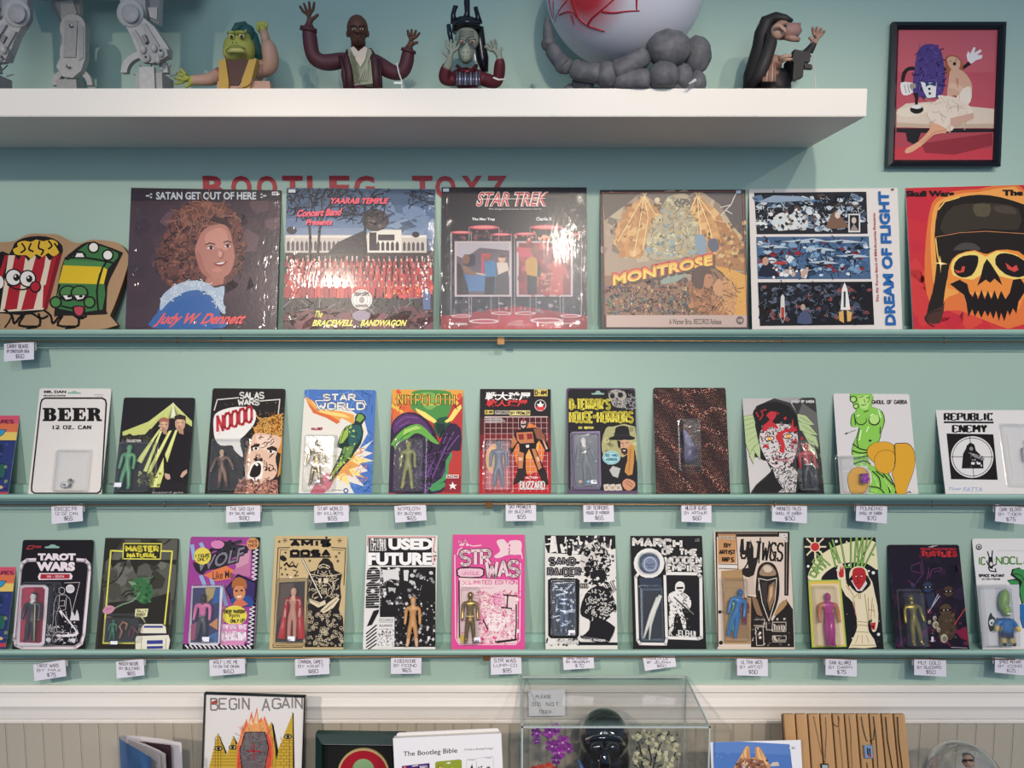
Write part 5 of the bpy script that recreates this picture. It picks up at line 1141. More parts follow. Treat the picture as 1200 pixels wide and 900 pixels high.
# --- green cave card
P = card(2, [(123,630.4),(210.4,631),(199.4,761.6),(112,760)], 'dark olive card with yellow border, hanging green creature and white and blue drum', True, lh=.25)
P.zoom(0, 620, .2); P.bg('#37352f')
P.p('#5a5950', '640,60 1040,60 1030,300 1000,560 600,560 620,180'); P.rnd(['#4c4b42', '#67665c', '#3a3932', '#6e6c64'], 30, (600, 60, 1040, 500), (30, 70), 3)
P.p('#2c2a26', '600,60 720,60 650,160 610,200'); P.p('#2c2a26', '640,430 760,420 900,400 1000,370 980,700 570,700 590,520'); P.p('#2c2a26', '760,180 780,230 800,270 810,220 850,200 900,215 940,190 1030,210 1035,180 640,180 660,230 690,200'); P.l('#2a2824', 8, '600,340 680,300 720,240 740,180', '715,390 740,365 780,360', '730,400 755,380 785,378', '960,90 1000,60', sm=2)
P.l('#e0d85c', 9, '720,130 650,126 620,480 605,668 790,668', '945,128 1010,130 965,560'); P.l('#e0d85c', 6, '725,84 946,86 940,176 720,174 725,84')
P.p('#2a2824', '728,88 942,90 937,171 724,169'); P.st('#e6d84a', 11, 'MASTER', 742, 102, 928, 130, slant=.1, gap=.4); P.st('#e6d84a', 9, 'NATURAL', 748, 144, 916, 164, gap=.4)
P.p('#3c6c44', '760,310 800,290 850,285 890,330 895,390 860,435 820,430 800,400 820,350 780,360 770,330', 3); P.rnd(['#4c7c50', '#2c5438', '#6a9468'], 24, (780, 300, 880, 430), (6, 16), 5); P.l('#2a2824', 6, '908,230 890,280 905,290 870,330', sm=2); P.l('#7c9474', 8, '820,370 780,420 720,440 670,465', sm=2); P.p('#7c9474', '750,305 790,310 800,325 770,330'); P.l('#5c8460', 5, '840,290 890,285 900,272')
P.p('#c88ca0', '605,470 630,448 660,450 675,465 655,490 625,498 605,488', 2); P.l('#8c5468', 3, '620,475 655,462')
P.p('#e0dca8', '795,468 870,466 862,512 838,518 855,550 825,515 790,510'); P.st('#4a4834', 3.5, 'SILLY', 804, 474, 860, 486); P.st('#4a4834', 3.5, 'ROBOT', 800, 494, 854, 506)
P.p('#e2dcc8', '824,612 830,572 850,556 950,556 972,572 976,612'); P.p('#e2dcc8', '795,640 800,625 990,618 1000,650 995,690 985,712 795,712'); P.l('#2c2a4c', 4, '824,612 976,612', '795,640 800,625 990,618 1000,650 990,705')
P.p('#38408c', '846,566 954,566 956,578 844,578'); P.p('#38408c', '862,652 955,650 955,672 862,674'); P.p('#38408c', '862,686 955,684 955,700 862,702'); P.l('#8c8870', 3, '830,640 830,712', '975,640 970,712')
P.done(P.T)
toy(P, 660, 530, 650, .012, '#3c7a5c', '#3a6c50', stance=.05, thick=1.3); blister(P, 612, 520, 800, 662, .02); sticker(P, 648, 656, 688, 676, .0215)
b = MB()
for q, c in (([(700, 640), (715, 600), (700, 570), (720, 545), (745, 555), (735, 590)], '#b0704c'), ([(752, 640), (760, 600), (770, 570), (800, 600), (812, 615)], '#6a3430'), ([(770, 645), (785, 600), (790, 570)], '#5a2c2c')):
    b.tube([(P.loc(x, y, .01)[0], -.010, P.loc(x, y, .01)[1]) for x, y in q], [.0022]*len(q), c, 6)
b.build('accessories', M_TOY, P.T, True)

# --- purple card with zigzags
P = card(2, [(224,629.4),(305.6,629),(297,760.6),(213,760.6)], 'magenta card with black zigzag edge, yellow discs and a pink-shirted figure', lh=.25)
P.zoom(205, 620, .2); P.bg('#98408c')
P.p('#b87098', '380,90 450,90 440,280 330,260 420,150'); P.p('#c890a8', '340,85 360,85 350,140 410,120 440,130 430,200 360,230'); P.l('#8ca8cc', 22, '100,90 115,180', '150,270 175,330', '210,280 225,330', '275,330 300,450', '150,80 170,120')
P.p('#1c1820', '445,45 503,45 500,120 470,520 460,703 425,703 430,560 470,300 450,140'); P.r('#1c1820', 40, 672, 480, 705); P.l('#e0d8e0', 6, *[[(458 - k*1.4, 110+k*24), (488 - k*1.4, 122+k*24), (458 - k*1.5, 134+k*24)] for k in range(24)]); P.l('#e0d8e0', 8, *[[(60+k*26, 678), (80+k*26, 700)] for k in range(15)])
P.p('#2a2830', '250,60 300,75 330,62 345,90 420,98 425,140 330,170 300,215 250,235 190,240 160,270 120,240 105,190 130,200 200,150 250,130 230,90', 2); P.st('#38343e', 20, 'WOLF', 130, 150, 405, 215, dy=80, slant=.2); P.p('#d080b0', '215,75 260,65 290,85 275,110 240,115 215,100', 2); P.t('#1c1a22', 'WOLF', 122, 165, 408, 262, .08, .2, 70); P.t('#7c7684', 'WOLF', 130, 172, 402, 254, .02, .2, 70)
P.e('#dccb50', 162, 158, 50, 50); P.st('#3a3430', 4, '1 FIGURE', 120, 150, 205, 168, dy=6); P.st('#3a3430', 4, 'ONLY', 135, 172, 195, 188, dy=6)
P.e('#e0b070', 457, 85, 36, 34); P.ring('#a04c38', 3, 457, 85, 30, 28); P.st('#a04c38', 5, 'AGES', 434, 66, 480, 80); P.st('#a04c38', 5, 'OVER', 434, 88, 480, 104)
P.p('#d87848', '170,270 230,240 300,215 345,240 330,290 240,305'); P.t('#2a2430', 'Like Me', 222, 250, 338, 296, .01, 0, 10)
P.p('#1c1826', '295,350 370,262 482,310 470,450 350,462'); P.p('#3c2c60', '305,352 372,275 472,318 460,440 355,448'); P.p('#2c4c8c', '320,420 350,395 440,390 465,430 455,450 350,455'); P.e('#c88458', 378, 370, 36, 48); P.p('#a86438', '335,350 340,300 375,282 415,300 422,350 400,335 350,335', 2); P.e('#1c1418', 362, 362, 9, 5); P.e('#1c1418', 392, 360, 9, 5); P.p('#e8d8c8', '362,392 394,390 385,402 368,402'); P.p('#c86c50', '340,440 360,415 400,415 430,440 380,460')
P.e('#dccb50', 352, 505, 72, 58); P.st('#3a3428', 5, 'EVERY THURSDAY', 290, 474, 414, 492); P.t('#3a3428', '9pm', 314, 492, 380, 524, .02); P.st('#3a3428', 5, 'ONLY UP', 328, 530, 408, 548, dy=4)
P.p('#d088b0', '275,555 425,555 405,682 270,680'); P.st('#ece0e8', 7, 'TV OR THE', 282, 562, 420, 584); P.st('#ece0e8', 13, 'DARIN', 282, 604, 412, 652, gap=.5)
P.p('#e4dce4', '100,334 270,330 282,342 262,668 248,682 90,678 80,664'); P.p('#3c3c60', '108,344 266,340 254,664 92,664'); P.p('#b09860', '180,345 240,342 225,400 190,430'); P.p('#2c5c9c', '240,345 266,342 262,430 220,440'); P.p('#9c5070', '95,560 140,540 130,650 92,655'); P.p('#4c6ca0', '170,640 250,600 250,660 170,662'); P.p('#c88858', '200,560 252,520 250,590')
P.done(P.T)
toy(P, 160, 385, 655, .012, '#3a2c28', '#d070a0', legs='#4c4a50', hands='#c8708c', boots='#3c3a40', stance=.035, thick=1.2, hair='#1a1614', belt='#6c6a70'); blister(P, 96, 340, 260, 668, .022); sticker(P, 160, 632, 200, 660, .0235)

# --- kraft card with a masked knight
P = card(2, [(323,628.4),(407.6,628),(402,758.4),(315,759)], 'tan card with black block print of a helmeted knight and red-caped figure', lh=.25)
P.zoom(205, 620, .2); P.bg('#c8ae80'); K = '#1f1a1c'
P.l(K, 5, '675,108 605,110 575,690', '915,108 1000,112 990,330'); P.l(K, 3, '668,120 618,122 590,660', '920,120 990,124')
P.st(K, 17, 'AMIS', 682, 70, 906, 98, gap=.45); P.l(K, 9, '672,62 915,62'); P.st(K, 17, 'OOSA', 682, 128, 906, 156, gap=.45); P.l(K, 9, '672,164 915,164'); P.e(K, 888, 50, 7, 7)
for x, y, r in ((645, 66, 16), (612, 74, 9), (965, 68, 16), (648, 138, 8), (790, 186, 9), (945, 162, 11), (963, 140, 8), (955, 188, 10), (622, 228, 8), (648, 235, 8), (628, 265, 9), (658, 268, 8)): P.l(K, 3, *[[(x - r*math.cos(a), y - r*math.sin(a)), (x + r*math.cos(a), y + r*math.sin(a))] for a in (0, 1.05, 2.1)])
P.p(K, '615,165 630,152 650,165 655,180 640,190 620,180', 2); P.l(K, 5, '640,215 655,195 670,215 690,190 705,225 722,200', '690,240 720,250 700,275 725,272', sm=2); P.l(K, 10, '640,215 655,200 670,220 695,215 715,225', sm=2)
P.p(K, '770,310 790,250 830,240 845,200 870,170 900,172 925,200 935,240 980,262 968,330 975,400 960,470 985,520 995,692 760,692 775,600 780,480')
P.l('#d8c8a8', 4, '790,262 850,275 910,275 975,262', '800,290 830,310 830,350', '960,290 930,310 930,360', '845,215 870,205 900,215', '848,230 872,222 900,232', '860,245 870,262 890,245', '850,262 872,270 895,262', '840,240 838,262', '905,240 910,262')
for x, y in ((852, 222), (898, 222)): P.e('#d8c8a8', x, y, 12, 7); P.e(K, x, y, 8, 4)
P.p('#d8c8a8', '840,290 858,286 858,315 842,318'); P.p('#d8c8a8', '872,286 900,290 898,318 872,316'); P.l('#d8c8a8', 5, '860,330 890,330', '862,345 862,380', '874,345 874,382', '886,345 886,380'); P.scrib('#d8c8a8', 3.5, 60, (785, 270, 965, 400), 26, 5, bend=.2)
P.l(K, 12, '745,172 860,400'); P.l('#e8dcc8', 6, '745,172 862,405'); P.p('#d8c8a8', '785,405 850,430 880,415 885,440 840,460 790,430'); P.p('#d8c8a8', '855,475 900,430 950,395 965,410 930,460 870,495'); P.l(K, 3, '800,415 850,440', '870,480 950,412', '885,470 940,420')
R_ = random.Random(11)
for i in range(120):
    x, y = R_.uniform(775, 985), R_.uniform(480, 685); r = R_.uniform(6, 15); a0 = R_.uniform(0, 6.28); dr = R_.choice((-1, 1))
    if i % 12 == 0: P.up()
    P._line('#d8c8a8', 2.6, [(x + r*(1-k*.09)*math.cos(a0+dr*k*.75), y + r*(1-k*.09)*math.sin(a0+dr*k*.75)) for k in range(10)])
P.l(K, 4, '575,692 750,692'); P.p('#b89c70', '600,300 615,290 765,288 778,300 768,670 750,685 590,682 575,670'); P.p('#39302c', '612,312 764,306 752,665 590,662'); P.p('#5a4a40', '620,320 700,316 640,480 600,560'); P.l(K, 3, '600,300 615,290 765,288 778,300 768,670 750,685 590,682')
P.done(P.T)
toy(P, 690, 342, 660, .011, '#d8a890', '#c08874', stance=.0, thick=.95, cape='#b83030'); blister(P, 602, 302, 760, 668, .022); sticker(P, 662, 628, 702, 656, .0235)

# --- black and white magazine card with a loose figure
P = card(2, [(430,627.4),(513,627.4),(510,757.6),(425,757.6)], 'black and white collage card reading USED FUTURE with an orange-tan figure', lh=.25, r=.001)
P.zoom(410, 620, .2); P.bg('#e0dbd8'); K = '#1a171a'
P.l('#c05048', 5, '104,100 106,46 500,46 490,120 500,180'); P.r(K, 110, 52, 480, 214)
for k in range(15): P.r('#e8e4e0' if k % 2 else '#8c8888', 116+k*6.6, 58, 119+k*6.8, 128)
P.rnd([K, '#e8e4e0'], 26, (118, 60, 214, 126), (4, 9), 3)
P.t('#f0ecea', 'USED', 226, 54, 486, 122, .06); P.t('#f0ecea', 'FUTURE', 106, 138, 480, 212, .06); P.l('#e0dbd8', 6, '480,130 500,125'); P.rnd(['#c05048', '#e8e4e0', K], 16, (486, 120, 505, 210), (4, 9), 4)
P.r(K, 176, 222, 503, 690); P.p('#e0dbd8', '100,214 180,214 170,470 90,470')
P.rnd(['#c8c4c2', '#8c8888', '#5c5858', '#1a171a', '#e0dcda'], 110, (180, 230, 300, 440), (5, 16), 5); P.rnd(['#c8c4c2', '#8c8888', '#1a171a', '#1a171a'], 110, (340, 240, 495, 420), (5, 15), 6); P.rnd(['#3a3638', '#8c8888', '#1a171a', '#c8c4c2'], 160, (262, 420, 500, 686), (4, 12), 7)
P.p('#d8d4d2', '190,240 285,235 290,300 240,290 200,310'); P.p('#d8d4d2', '315,240 345,240 340,305 318,300'); P.p(K, '215,300 250,310 285,350 280,400 240,420 215,380'); P.p('#b8b4b2', '225,340 270,345 265,375 230,370'); P.e(K, 246, 378, 16, 16); P.p(K, '430,300 500,320 500,430 400,420')
for i, ch in enumerate('DNOEEF'):
    pass
def upword(P, col, txt, x0, x1, y0, y1, bold, tilt=0):
    P.up(); v, f = bfont(txt, bold); ax, bx = min(p[0] for p in v), max(p[0] for p in v); ay, by = min(p[1] for p in v), max(p[1] for p in v)
    g = [(x1 + (x0-x1)*(p[1]-ay)/(by-ay)*1 + tilt*(p[0]-ax)/(bx-ax), y1 + (y0-y1)*(p[0]-ax)/(bx-ax)) for p in v]
    for q in f: P._face([g[i] for i in q], col)
upword(P, K, 'FEOND', 92, 172, 222, 462, .1, 8); P.l('#e0dbd8', 2, *[[(92+R_.random()*10, 240+k*14), (185, 236+k*14)] for k in range(16)])
P.p(K, '100,570 140,478 172,470 168,490 130,560'); P.l(K, 7, *[[(96, 612+k*20), (158, 560+k*22)] for k in range(6)]); P.r('#e0dbd8', 166, 515, 262, 690)
for k in range(3): P.l(K, 2, [(172, 545+k*20-(k == 2)*0), (256, 545+k*20)])
P.t(K, 'DISCHARGE', 172, 522, 256, 540); P.t(K, 'ALLIANCE', 172, 556, 250, 572); P.scrib('#2a2628', 3, 60, (172, 590, 256, 686), 12, 9, bend=.3); P.t('#f0ecea', 'F', 456, 628, 472, 656, .04)
P.done(P.T)
toy(P, 368, 398, 690, .012, '#d0a070', '#c08c58', stance=.045, thick=1.05, hands='#c89868', boots='#d8ae88', hair='#c08c58')

# --- pink card
P = card(2, [(531,626.4),(615,626.4),(615,757.6),(528.4,757.6)], 'hot pink hand-drawn card reading STR WAS with a gold figure', lh=.25, r=.001)
P.zoom(410, 620, .2); P.bg('#d84c90'); K = '#2a2024'; C = '#e8c8cc'
P.l(C, 6, '630,150 640,118 660,110', '980,110 1005,140 1010,175', '615,150 620,640 640,676 970,676 995,650 1000,200', '690,90 720,100 770,95'); P.rnd([C, '#f0d4d8'], 10, (640, 55, 690, 95), (6, 14), 3); P.st('#c83c80', 4, 'HAV', 645, 60, 685, 86)
P.p(C, '860,70 900,60 925,85 940,68 1000,70 1005,120 980,150 930,150 870,170 845,160 880,130 870,100', 3); P.st('#6c5058', 4, 'A', 955, 88, 975, 104); P.st('#6c5058', 4, 'CRAP', 932, 130, 985, 145); P.rnd(['#d84c90'], 3, (880, 80, 960, 140), (8, 14), 6); P.p(C, '940,78 1002,72 1006,150 940,150')
P.st(K, 26, 'STR', 652, 130, 820, 210, gap=.2, dy=6); P.st(C, 18, 'STR', 652, 130, 820, 210, gap=.2, dy=6); P.st(K, 26, 'WAS', 800, 195, 985, 280, gap=.2, dy=6); P.st(C, 18, 'WAS', 800, 195, 985, 280, gap=.2, dy=6)
P.p(K, '640,225 770,225 790,250 770,285 645,285 625,255', 2); P.p('#e8b8c4', '645,232 765,232 780,252 765,278 650,278 634,255', 2); P.st('#d88ca8', 4, 'UNIQUE', 660, 250, 760, 268)
P.p('#e6c8c8', '640,285 985,300 980,670 640,670 630,640'); P.st('#d86c98', 5, 'LIMITED EDITION', 700, 302, 980, 322); P.l('#d86c98', 3, '655,345 840,345', '650,360 700,360', '660,300 690,330', '690,300 660,328')
P.scrib('#d84c80', 3.5, 200, (740, 370, 985, 665), 26, 6, bend=1.0); P.rnd(['#e08cac', '#d84c80', '#f0dcdc'], 60, (740, 370, 985, 660), (5, 16), 7); P.p('#f0dcdc', '800,510 860,495 900,510 910,560 880,600 820,590', 2); P.scrib('#c83c70', 3, 30, (800, 500, 910, 600), 20, 8, bend=1.2); P.e('#e8a8c0', 865, 410, 34, 40); P.scrib('#c83c70', 3, 26, (838, 375, 895, 445), 16, 9)
P.l(K, 8, '900,385 980,392', '925,385 920,460', '885,458 950,466', '975,440 975,560', '780,530 810,590', '850,660 980,645'); P.p('#e6c8c8', '930,395 975,400 970,450 930,455'); P.l(K, 8, '640,300 642,640', '975,560 970,650 860,665'); P.l('#e87098', 5, '655,540 700,530', '650,610 700,600'); P.p('#d8b840', '640,640 660,610 680,650 660,675')
P.done(P.T)
toy(P, 705, 365, 672, .012, '#9c7c3c', '#a88848', m=M_GOLD, stance=.03, thick=1.05, hands='#8c6c34', legs='#94743c', belt='#d8c078'); blister(P, 655, 352, 748, 676, .022, tap=.003); sticker(P, 728, 634, 766, 660, .0235)

# --- black and white brush drawing card
P = card(2, [(638.4,627.4),(721,627.4),(723.6,756),(639.4,756)], 'black and white ink card reading SAND RAIDER with a silver-wrapped figure', lh=.25)
P.zoom(620, 620, .2); P.bg('#dfd9d2'); K = '#17151a'
P.p(K, '92,37 505,37 510,120 470,100 300,150 200,145 110,140 95,100'); P.p('#e4ded8', '130,40 150,40 165,130 120,140'); P.p('#e4ded8', '180,90 220,80 225,140 190,140'); P.l('#e4ded8', 9, '110,60 150,55', '150,40 165,140', '215,45 205,140', '255,40 262,135', '210,70 260,62', '290,40 300,110', '340,40 330,90', '400,40 395,80', '440,45 450,130', '480,60 470,180', '95,90 160,82')
P.rnd([K, '#e4ded8', K, '#57525a'], 110, (200, 40, 505, 200), (5, 16), 3); P.p('#dfd9d2', '100,150 300,160 300,190 100,180')
P.st(K, 18, 'SAND', 122, 172, 268, 208, gap=.4); P.st('#8c868a', 5, 'SAND', 122, 172, 268, 208, gap=.4); P.st(K, 18, 'RAIDER', 112, 232, 300, 272, gap=.4); P.st('#8c868a', 5, 'RAIDER', 112, 232, 300, 272, gap=.4)
hd = '320,110 370,75 430,80 465,130 470,220 440,300 400,330 360,300 320,260 300,190'
P.p('#cfc8c2', hd, 2); P.scrib(K, 7, 110, (305, 80, 468, 320), 26, 4, poly=hd, bend=1.2); P.rnd([K], 20, (320, 180, 450, 320), (8, 20), 6); P.p(K, '360,250 440,240 450,290 410,330 370,310', 2); P.p(K, '320,225 350,215 365,240 335,255', 2)
P.rnd(['#e4ded8', K], 60, (290, 280, 510, 400), (6, 16), 7); P.l(K, 5, *[[(430+k*11, 330-k*6), (470+k*8, 390-k*6)] for k in range(6)]); P.st(K, 5, 'GOGS', 300, 320, 345, 345); 
gd = '330,400 380,340 440,350 500,430 500,500 440,540 380,530 320,500 300,450'
P.p(K, '300,470 330,380 400,330 470,360 512,450 500,500 450,535 505,575 470,660 420,668 310,640 305,620 355,560 350,530 310,510', 2); P.scrib('#dfd9d2', 5, 90, (330, 350, 500, 520), 20, 8, poly=gd, bend=1.2); P.p('#dfd9d2', '300,530 350,545 350,590 310,625 300,600', 2); P.p('#dfd9d2', '470,500 515,490 518,600 480,650 505,580', 2)
P.l('#8c868a', 3, '310,630 420,645 470,660 500,600'); P.st('#dfd9d2', 4, 'SAND RAIDER', 320, 642, 445, 652, dy=-6); P.r(K, 97, 640, 519, 690) if False else None
P.rnd([K, '#dfd9d2', '#8c868a'], 60, (100, 640, 300, 678), (5, 13), 9); P.p(K, '290,660 518,664 519,680 290,680'); P.st('#dfd9d2', 6, 'MENGRUM', 160, 652, 286, 672); P.p('#dfd9d2', '110,645 150,640 158,670 120,676', 2)
P.p(K, '110,298 130,286 280,288 296,300 292,620 280,640 130,640 112,625'); P.p('#46424c', '135,310 270,308 275,615 145,620'); P.l('#c8b8ac', 3, '140,318 265,312'); P.p('#22202a', '150,330 262,325 264,600 158,606')
P.done(P.T)
toy(P, 205, 350, 610, .010, '#9ca4b4', '#8c94a4', m=M_GOLD, stance=.0, thick=1.25, tilt=2); blister(P, 132, 306, 276, 626, .02, m=clear('smoky_blister', (.92, .93, .96), .1, .12, .7, (45, .7, .004), haze=.05)); sticker(P, 230, 592, 270, 622, .0215)

# --- march card
P = card(2, [(738.4,628),(822.6,628),(827.6,757),(742.4,756.6)], 'black card with white brush lettering, round badge and a drawn soldier', True, lh=.25, r=.001)
P.zoom(620, 620, .2); P.bg('#1b191c'); C = '#e2dcd6'
P.st(C, 16, 'MARCH', 612, 58, 890, 98, gap=.4, dy=-8); P.st(C, 12, 'OF THE', 782, 116, 982, 146, gap=.4, dy=-6); P.st(C, 12, 'WOODEN', 798, 164, 1006, 198, gap=.4, dy=-2); P.st(C, 12, 'EMPIRE', 806, 210, 1012, 244, gap=.4, dy=-4); P.st('#8c8684', 3, '1 OF', 972, 56, 998, 62); P.st('#8c8684', 3, '200', 972, 66, 998, 72)
P.l(C, 18, '802,260 990,262 1006,280 1010,635 990,642 812,636'); P.p('#1b191c', '808,272 975,272 985,290 998,612 985,626 815,622')
P.l(C, 16, '640,262 625,280 636,650 650,672 800,674 806,640 795,270'); P.e(C, 703, 200, 90, 88); P.e('#3c4254', 703, 200, 66, 66); P.e('#77809c', 710, 205, 50, 48); P.ring('#b0b8cc', 4, 703, 200, 64, 64); P.l('#c8ccdc', 5, '675,215 680,180 710,165 740,185 745,215 730,240 690,240 675,215', sm=2); P.l('#3c4254', 5, '685,205 705,212 735,205', '695,225 725,225')
P.p('#343c4c', '645,285 775,285 775,350 650,345'); P.p('#4c5a6c', '650,345 780,345 790,660 655,655'); P.p('#20242c', '668,360 775,360 785,640 670,645')
P.p(C, '860,320 880,306 905,315 912,345 900,372 880,378 860,368 855,345', 2); P.p(K, '862,340 905,338 902,350 865,352'); P.p(K, '875,360 895,360 890,374 880,374')
P.p(C, '820,380 860,362 905,372 940,400 950,440 935,470 905,462 895,480 915,520 920,580 905,590 885,520 870,490 850,520 845,590 825,595 818,520 825,460 815,420', 2); P.rnd(['#1b191c', '#77726e'], 60, (820, 380, 945, 590), (3, 8), 4); P.l(K, 8, '850,400 960,505'); P.l('#8c8684', 4, '848,395 965,500', '900,420 940,470'); P.scrib('#1b191c', 3, 40, (820, 375, 940, 590), 20, 5)
P.st(C, 6, 'K. JELEHUI', 822, 590, 975, 622, dy=-8, jit=2)
P.done(P.T)
b = MB()
for q, c in (([(765, 395), (735, 480), (712, 560), (705, 650)], '#d8d4cc'), ([(755, 400), (715, 500), (690, 580), (672, 640)], '#e4e0d8'), ([(770, 388), (740, 470)], '#f0ece4')):
    b.tube([(P.loc(x, y, .011)[0], -.011, P.loc(x, y, .011)[1]) for x, y in q], [.0042, .0042, .0034, .002][:len(q)], c, 8)
b.build('toy_figure', M_TOY, P.T, True); blister(P, 662, 350, 784, 652, .02); blister(P, 650, 148, 758, 254, .012, name='badge_bubble', r=.012)

# --- brown and grey comic card
P = card(2, [(836,622.4),(926,622.4),(930.6,758.4),(841,758.4)], 'tall cream and black card with a long visored helmet and blue figure', lh=.262, r=.001)
P.zoom(825, 620, .2); P.bg('#d8c4b4'); K = '#221d1c'; B_ = '#8a6a50'
P.p(K, '66,15 500,15 502,50 495,390 470,390 472,45 75,45 85,690 78,690'); P.p(K, '440,15 502,15 500,80 440,60'); P.l('#8c7c70', 5, '80,25 430,25', '485,60 482,380'); P.r('#c08c5c', 82, 28, 188, 200); P.l(K, 4, '82,28 188,28 200,235 85,230', '85,205 195,208')
P.r('#d8d0c8', 440, 24, 490, 76); P.rnd(['#8c8480'], 12, (448, 30, 486, 72), (3, 6), 2); P.st(K, 7, 'FREE', 90, 42, 182, 62); P.st('#e8dcc8', 3, 'FREE', 90, 42, 182, 62); P.st(K, 7, 'BY', 118, 85, 158, 105); P.st(K, 7, 'ARTIST', 90, 125, 182, 146); P.st(K, 7, 'RAP S', 108, 168, 172, 190); P.r('#d8d0c8', 84, 210, 192, 228)
P.p('#d8c4b4', '205,55 470,55 470,395 380,400 360,180 205,230'); P.p(K, '208,130 215,60 232,55 235,125 270,110 272,60 290,110 290,180 270,210 290,170 320,160 300,240 288,285 245,280 218,262 225,230 260,228 250,150 215,150', 0)
P.st(K, 12, 'ULTWGS', 215, 70, 455, 170, slant=-.1, gap=.35, dy=-16); P.l(K, 8, '330,50 320,200', '380,70 420,190', '230,240 255,200 260,160')
P.p('#c8b0a0', '225,300 290,270 300,385 250,385'); P.p(K, '220,230 232,300 240,400 222,400'); 
P.p(K, '250,390 310,400 400,540 480,410 520,470 528,692 275,692 270,450'); P.p(B_, '280,400 320,420 350,500 310,500', 2); P.p('#a88458', '410,510 440,440 475,415 485,440 440,490', 2)
P.p(K, '310,260 325,215 360,193 400,200 425,230 440,290 440,380 425,450 400,510 375,545 345,510 320,440 302,370', 3); P.p('#9c8064', '325,250 350,210 385,208 415,240 420,270 370,275 330,270', 2); P.p('#d0bca8', '345,225 370,212 400,230 390,250 360,252', 2); P.l('#e0d0c0', 4, '318,288 370,300 425,286', '318,288 340,430 380,540', '425,286 415,420 380,540', '322,300 320,360', sm=0); P.p(B_, '380,330 412,305 415,400 385,480 370,420'); P.p('#c8a478', '385,345 402,330 400,390 380,430'); P.p('#3a3230', '335,310 370,310 365,470 345,420')
P.l('#c8b8a8', 4, '290,530 355,530 350,565 290,565', '400,545 480,545 478,600 398,598 400,545', '300,575 345,572 350,680 308,682 300,575', '400,625 480,625 480,650 400,650 400,625', '400,660 480,660', '365,545 365,590 390,590'); P.rnd(['#c8b8a8', '#57504c', '#8c7c70'], 50, (280, 520, 500, 685), (4, 10), 5); P.e('#e0d0c0', 328, 608, 7, 7); P.e('#e0d0c0', 328, 635, 8, 8)
for k in range(5): P.r('#c8b8a8', 408+k*14, 565, 417+k*14, 592)
P.p('#a8855c', '100,245 220,235 240,400 275,400 272,672 115,672'); P.p('#94714c', '130,420 240,400 260,640 150,640'); P.l('#8c7458', 3, '105,345 240,345'); P.e(K, 92, 485, 10, 10); P.e(K, 98, 665, 12, 12)
P.done(P.T)
toy(P, 188, 345, 640, .012, '#2c74b8', '#3a84c8', m=M_JELLY, stance=.015, tilt=14, thick=1.1); toy(P, 170, 385, 600, .006, '#7cb08c', '#88b894', m=M_JELLY, tilt=12, stance=.02); toy(P, 238, 400, 560, .006, '#8c2c40', '#943248', m=M_JELLY, tilt=4, stance=.0)
blister(P, 118, 300, 268, 655, .022)

# --- dark alliance card
P = card(2, [(941,629.4),(1026,630.4),(1035.6,759.4),(950.4,759.4)], 'black starry card with a robed red-faced man under an arc and pink figure', True, lh=.25, r=.001)
P.zoom(825, 620, .2); P.bg('#1a181c'); C = '#e8d8b4'
P.rnd(['#e8e4e0'], 34, (590, 60, 1040, 690), (1.5, 3), 2)
for x, y, r in ((775, 72, 9), (992, 256, 10), (852, 212, 8), (610, 218, 8), (1022, 617, 9), (780, 240, 6), (700, 250, 5), (835, 75, 5), (870, 640, 5), (965, 245, 6)): P.e('#e8e4e0', x, y, r, r)
P.p('#e6dcb0', '610,295 625,230 670,165 740,115 820,85 900,70 1005,78 1022,235 960,205 880,195 800,205 730,240 690,280 680,300', 3)
R_ = random.Random(3)
arc = [(640+18, 262), (668, 218), (708, 180), (752, 152), (798, 132), (845, 118), (890, 112), (934, 112), (975, 118)]
def arcword(P, col, w, txt, pts_, hgt):
    P.up()
    for k, ch in enumerate(txt):
        t = k/(len(txt)-1)*(len(pts_)-1); i = min(int(t), len(pts_)-2); f = t-i
        x = pts_[i][0]*(1-f)+pts_[i+1][0]*f; y = pts_[i][1]*(1-f)+pts_[i+1][1]*f
        a = math.atan2(pts_[i+1][1]-pts_[i][1], pts_[i+1][0]-pts_[i][0])
        for st_ in GL.get(ch, '').split('|'):
            if not st_: continue
            q = []
            for (u, v) in pts(st_):
                lx, ly = (u/4-.5)*hgt*.5, -(v/6-.5)*hgt*(.6+.5*t)
                q.append((x + lx*math.cos(a) - ly*math.sin(a), y + lx*math.sin(a) + ly*math.cos(a)))
            P._line(col, w, q)
for i, (c, w) in enumerate((('#3a4c28', 11), ('#8cb85c', 6))): arcword(P, c, w, 'DARK ALLIANCE', [(642, 262), (660, 225), (690, 185), (730, 160), (770, 145), (815, 130), (860, 122), (905, 122), (950, 130), (990, 150)], 60)
for a in range(8): P.l(C, 9, [(650, 104), (650 + (66 if a % 2 == 0 else 70)*math.cos(a*math.pi/4), 104 + (66 if a % 2 == 0 else 70)*math.sin(a*math.pi/4))])
P.l(C, 8, '652,140 655,195'); P.e(C, 650, 104, 30, 30); P.e('#c8303a', 650, 104, 25, 25)
P.p(C, '780,275 782,215 805,200 825,240 830,300 850,340 850,280 855,245 880,222 920,218 955,240 965,280 985,310 1000,380 1015,450 1020,540 1005,598 985,598 978,560 985,530 960,540 965,600 1010,690 865,695 850,690 890,600 895,540 870,430 830,390 800,330', 2)
P.p('#c02c34', '788,260 795,240 800,212 806,240 815,210 818,250 815,280 795,282', 2); P.p('#1a181c', '845,320 850,290 880,260 870,300 905,360 940,330 945,265 972,300 972,330 925,372 890,370', 2); P.p('#dcd4cc', '860,300 880,300 905,355 940,320 945,300 955,320 925,362 895,362')
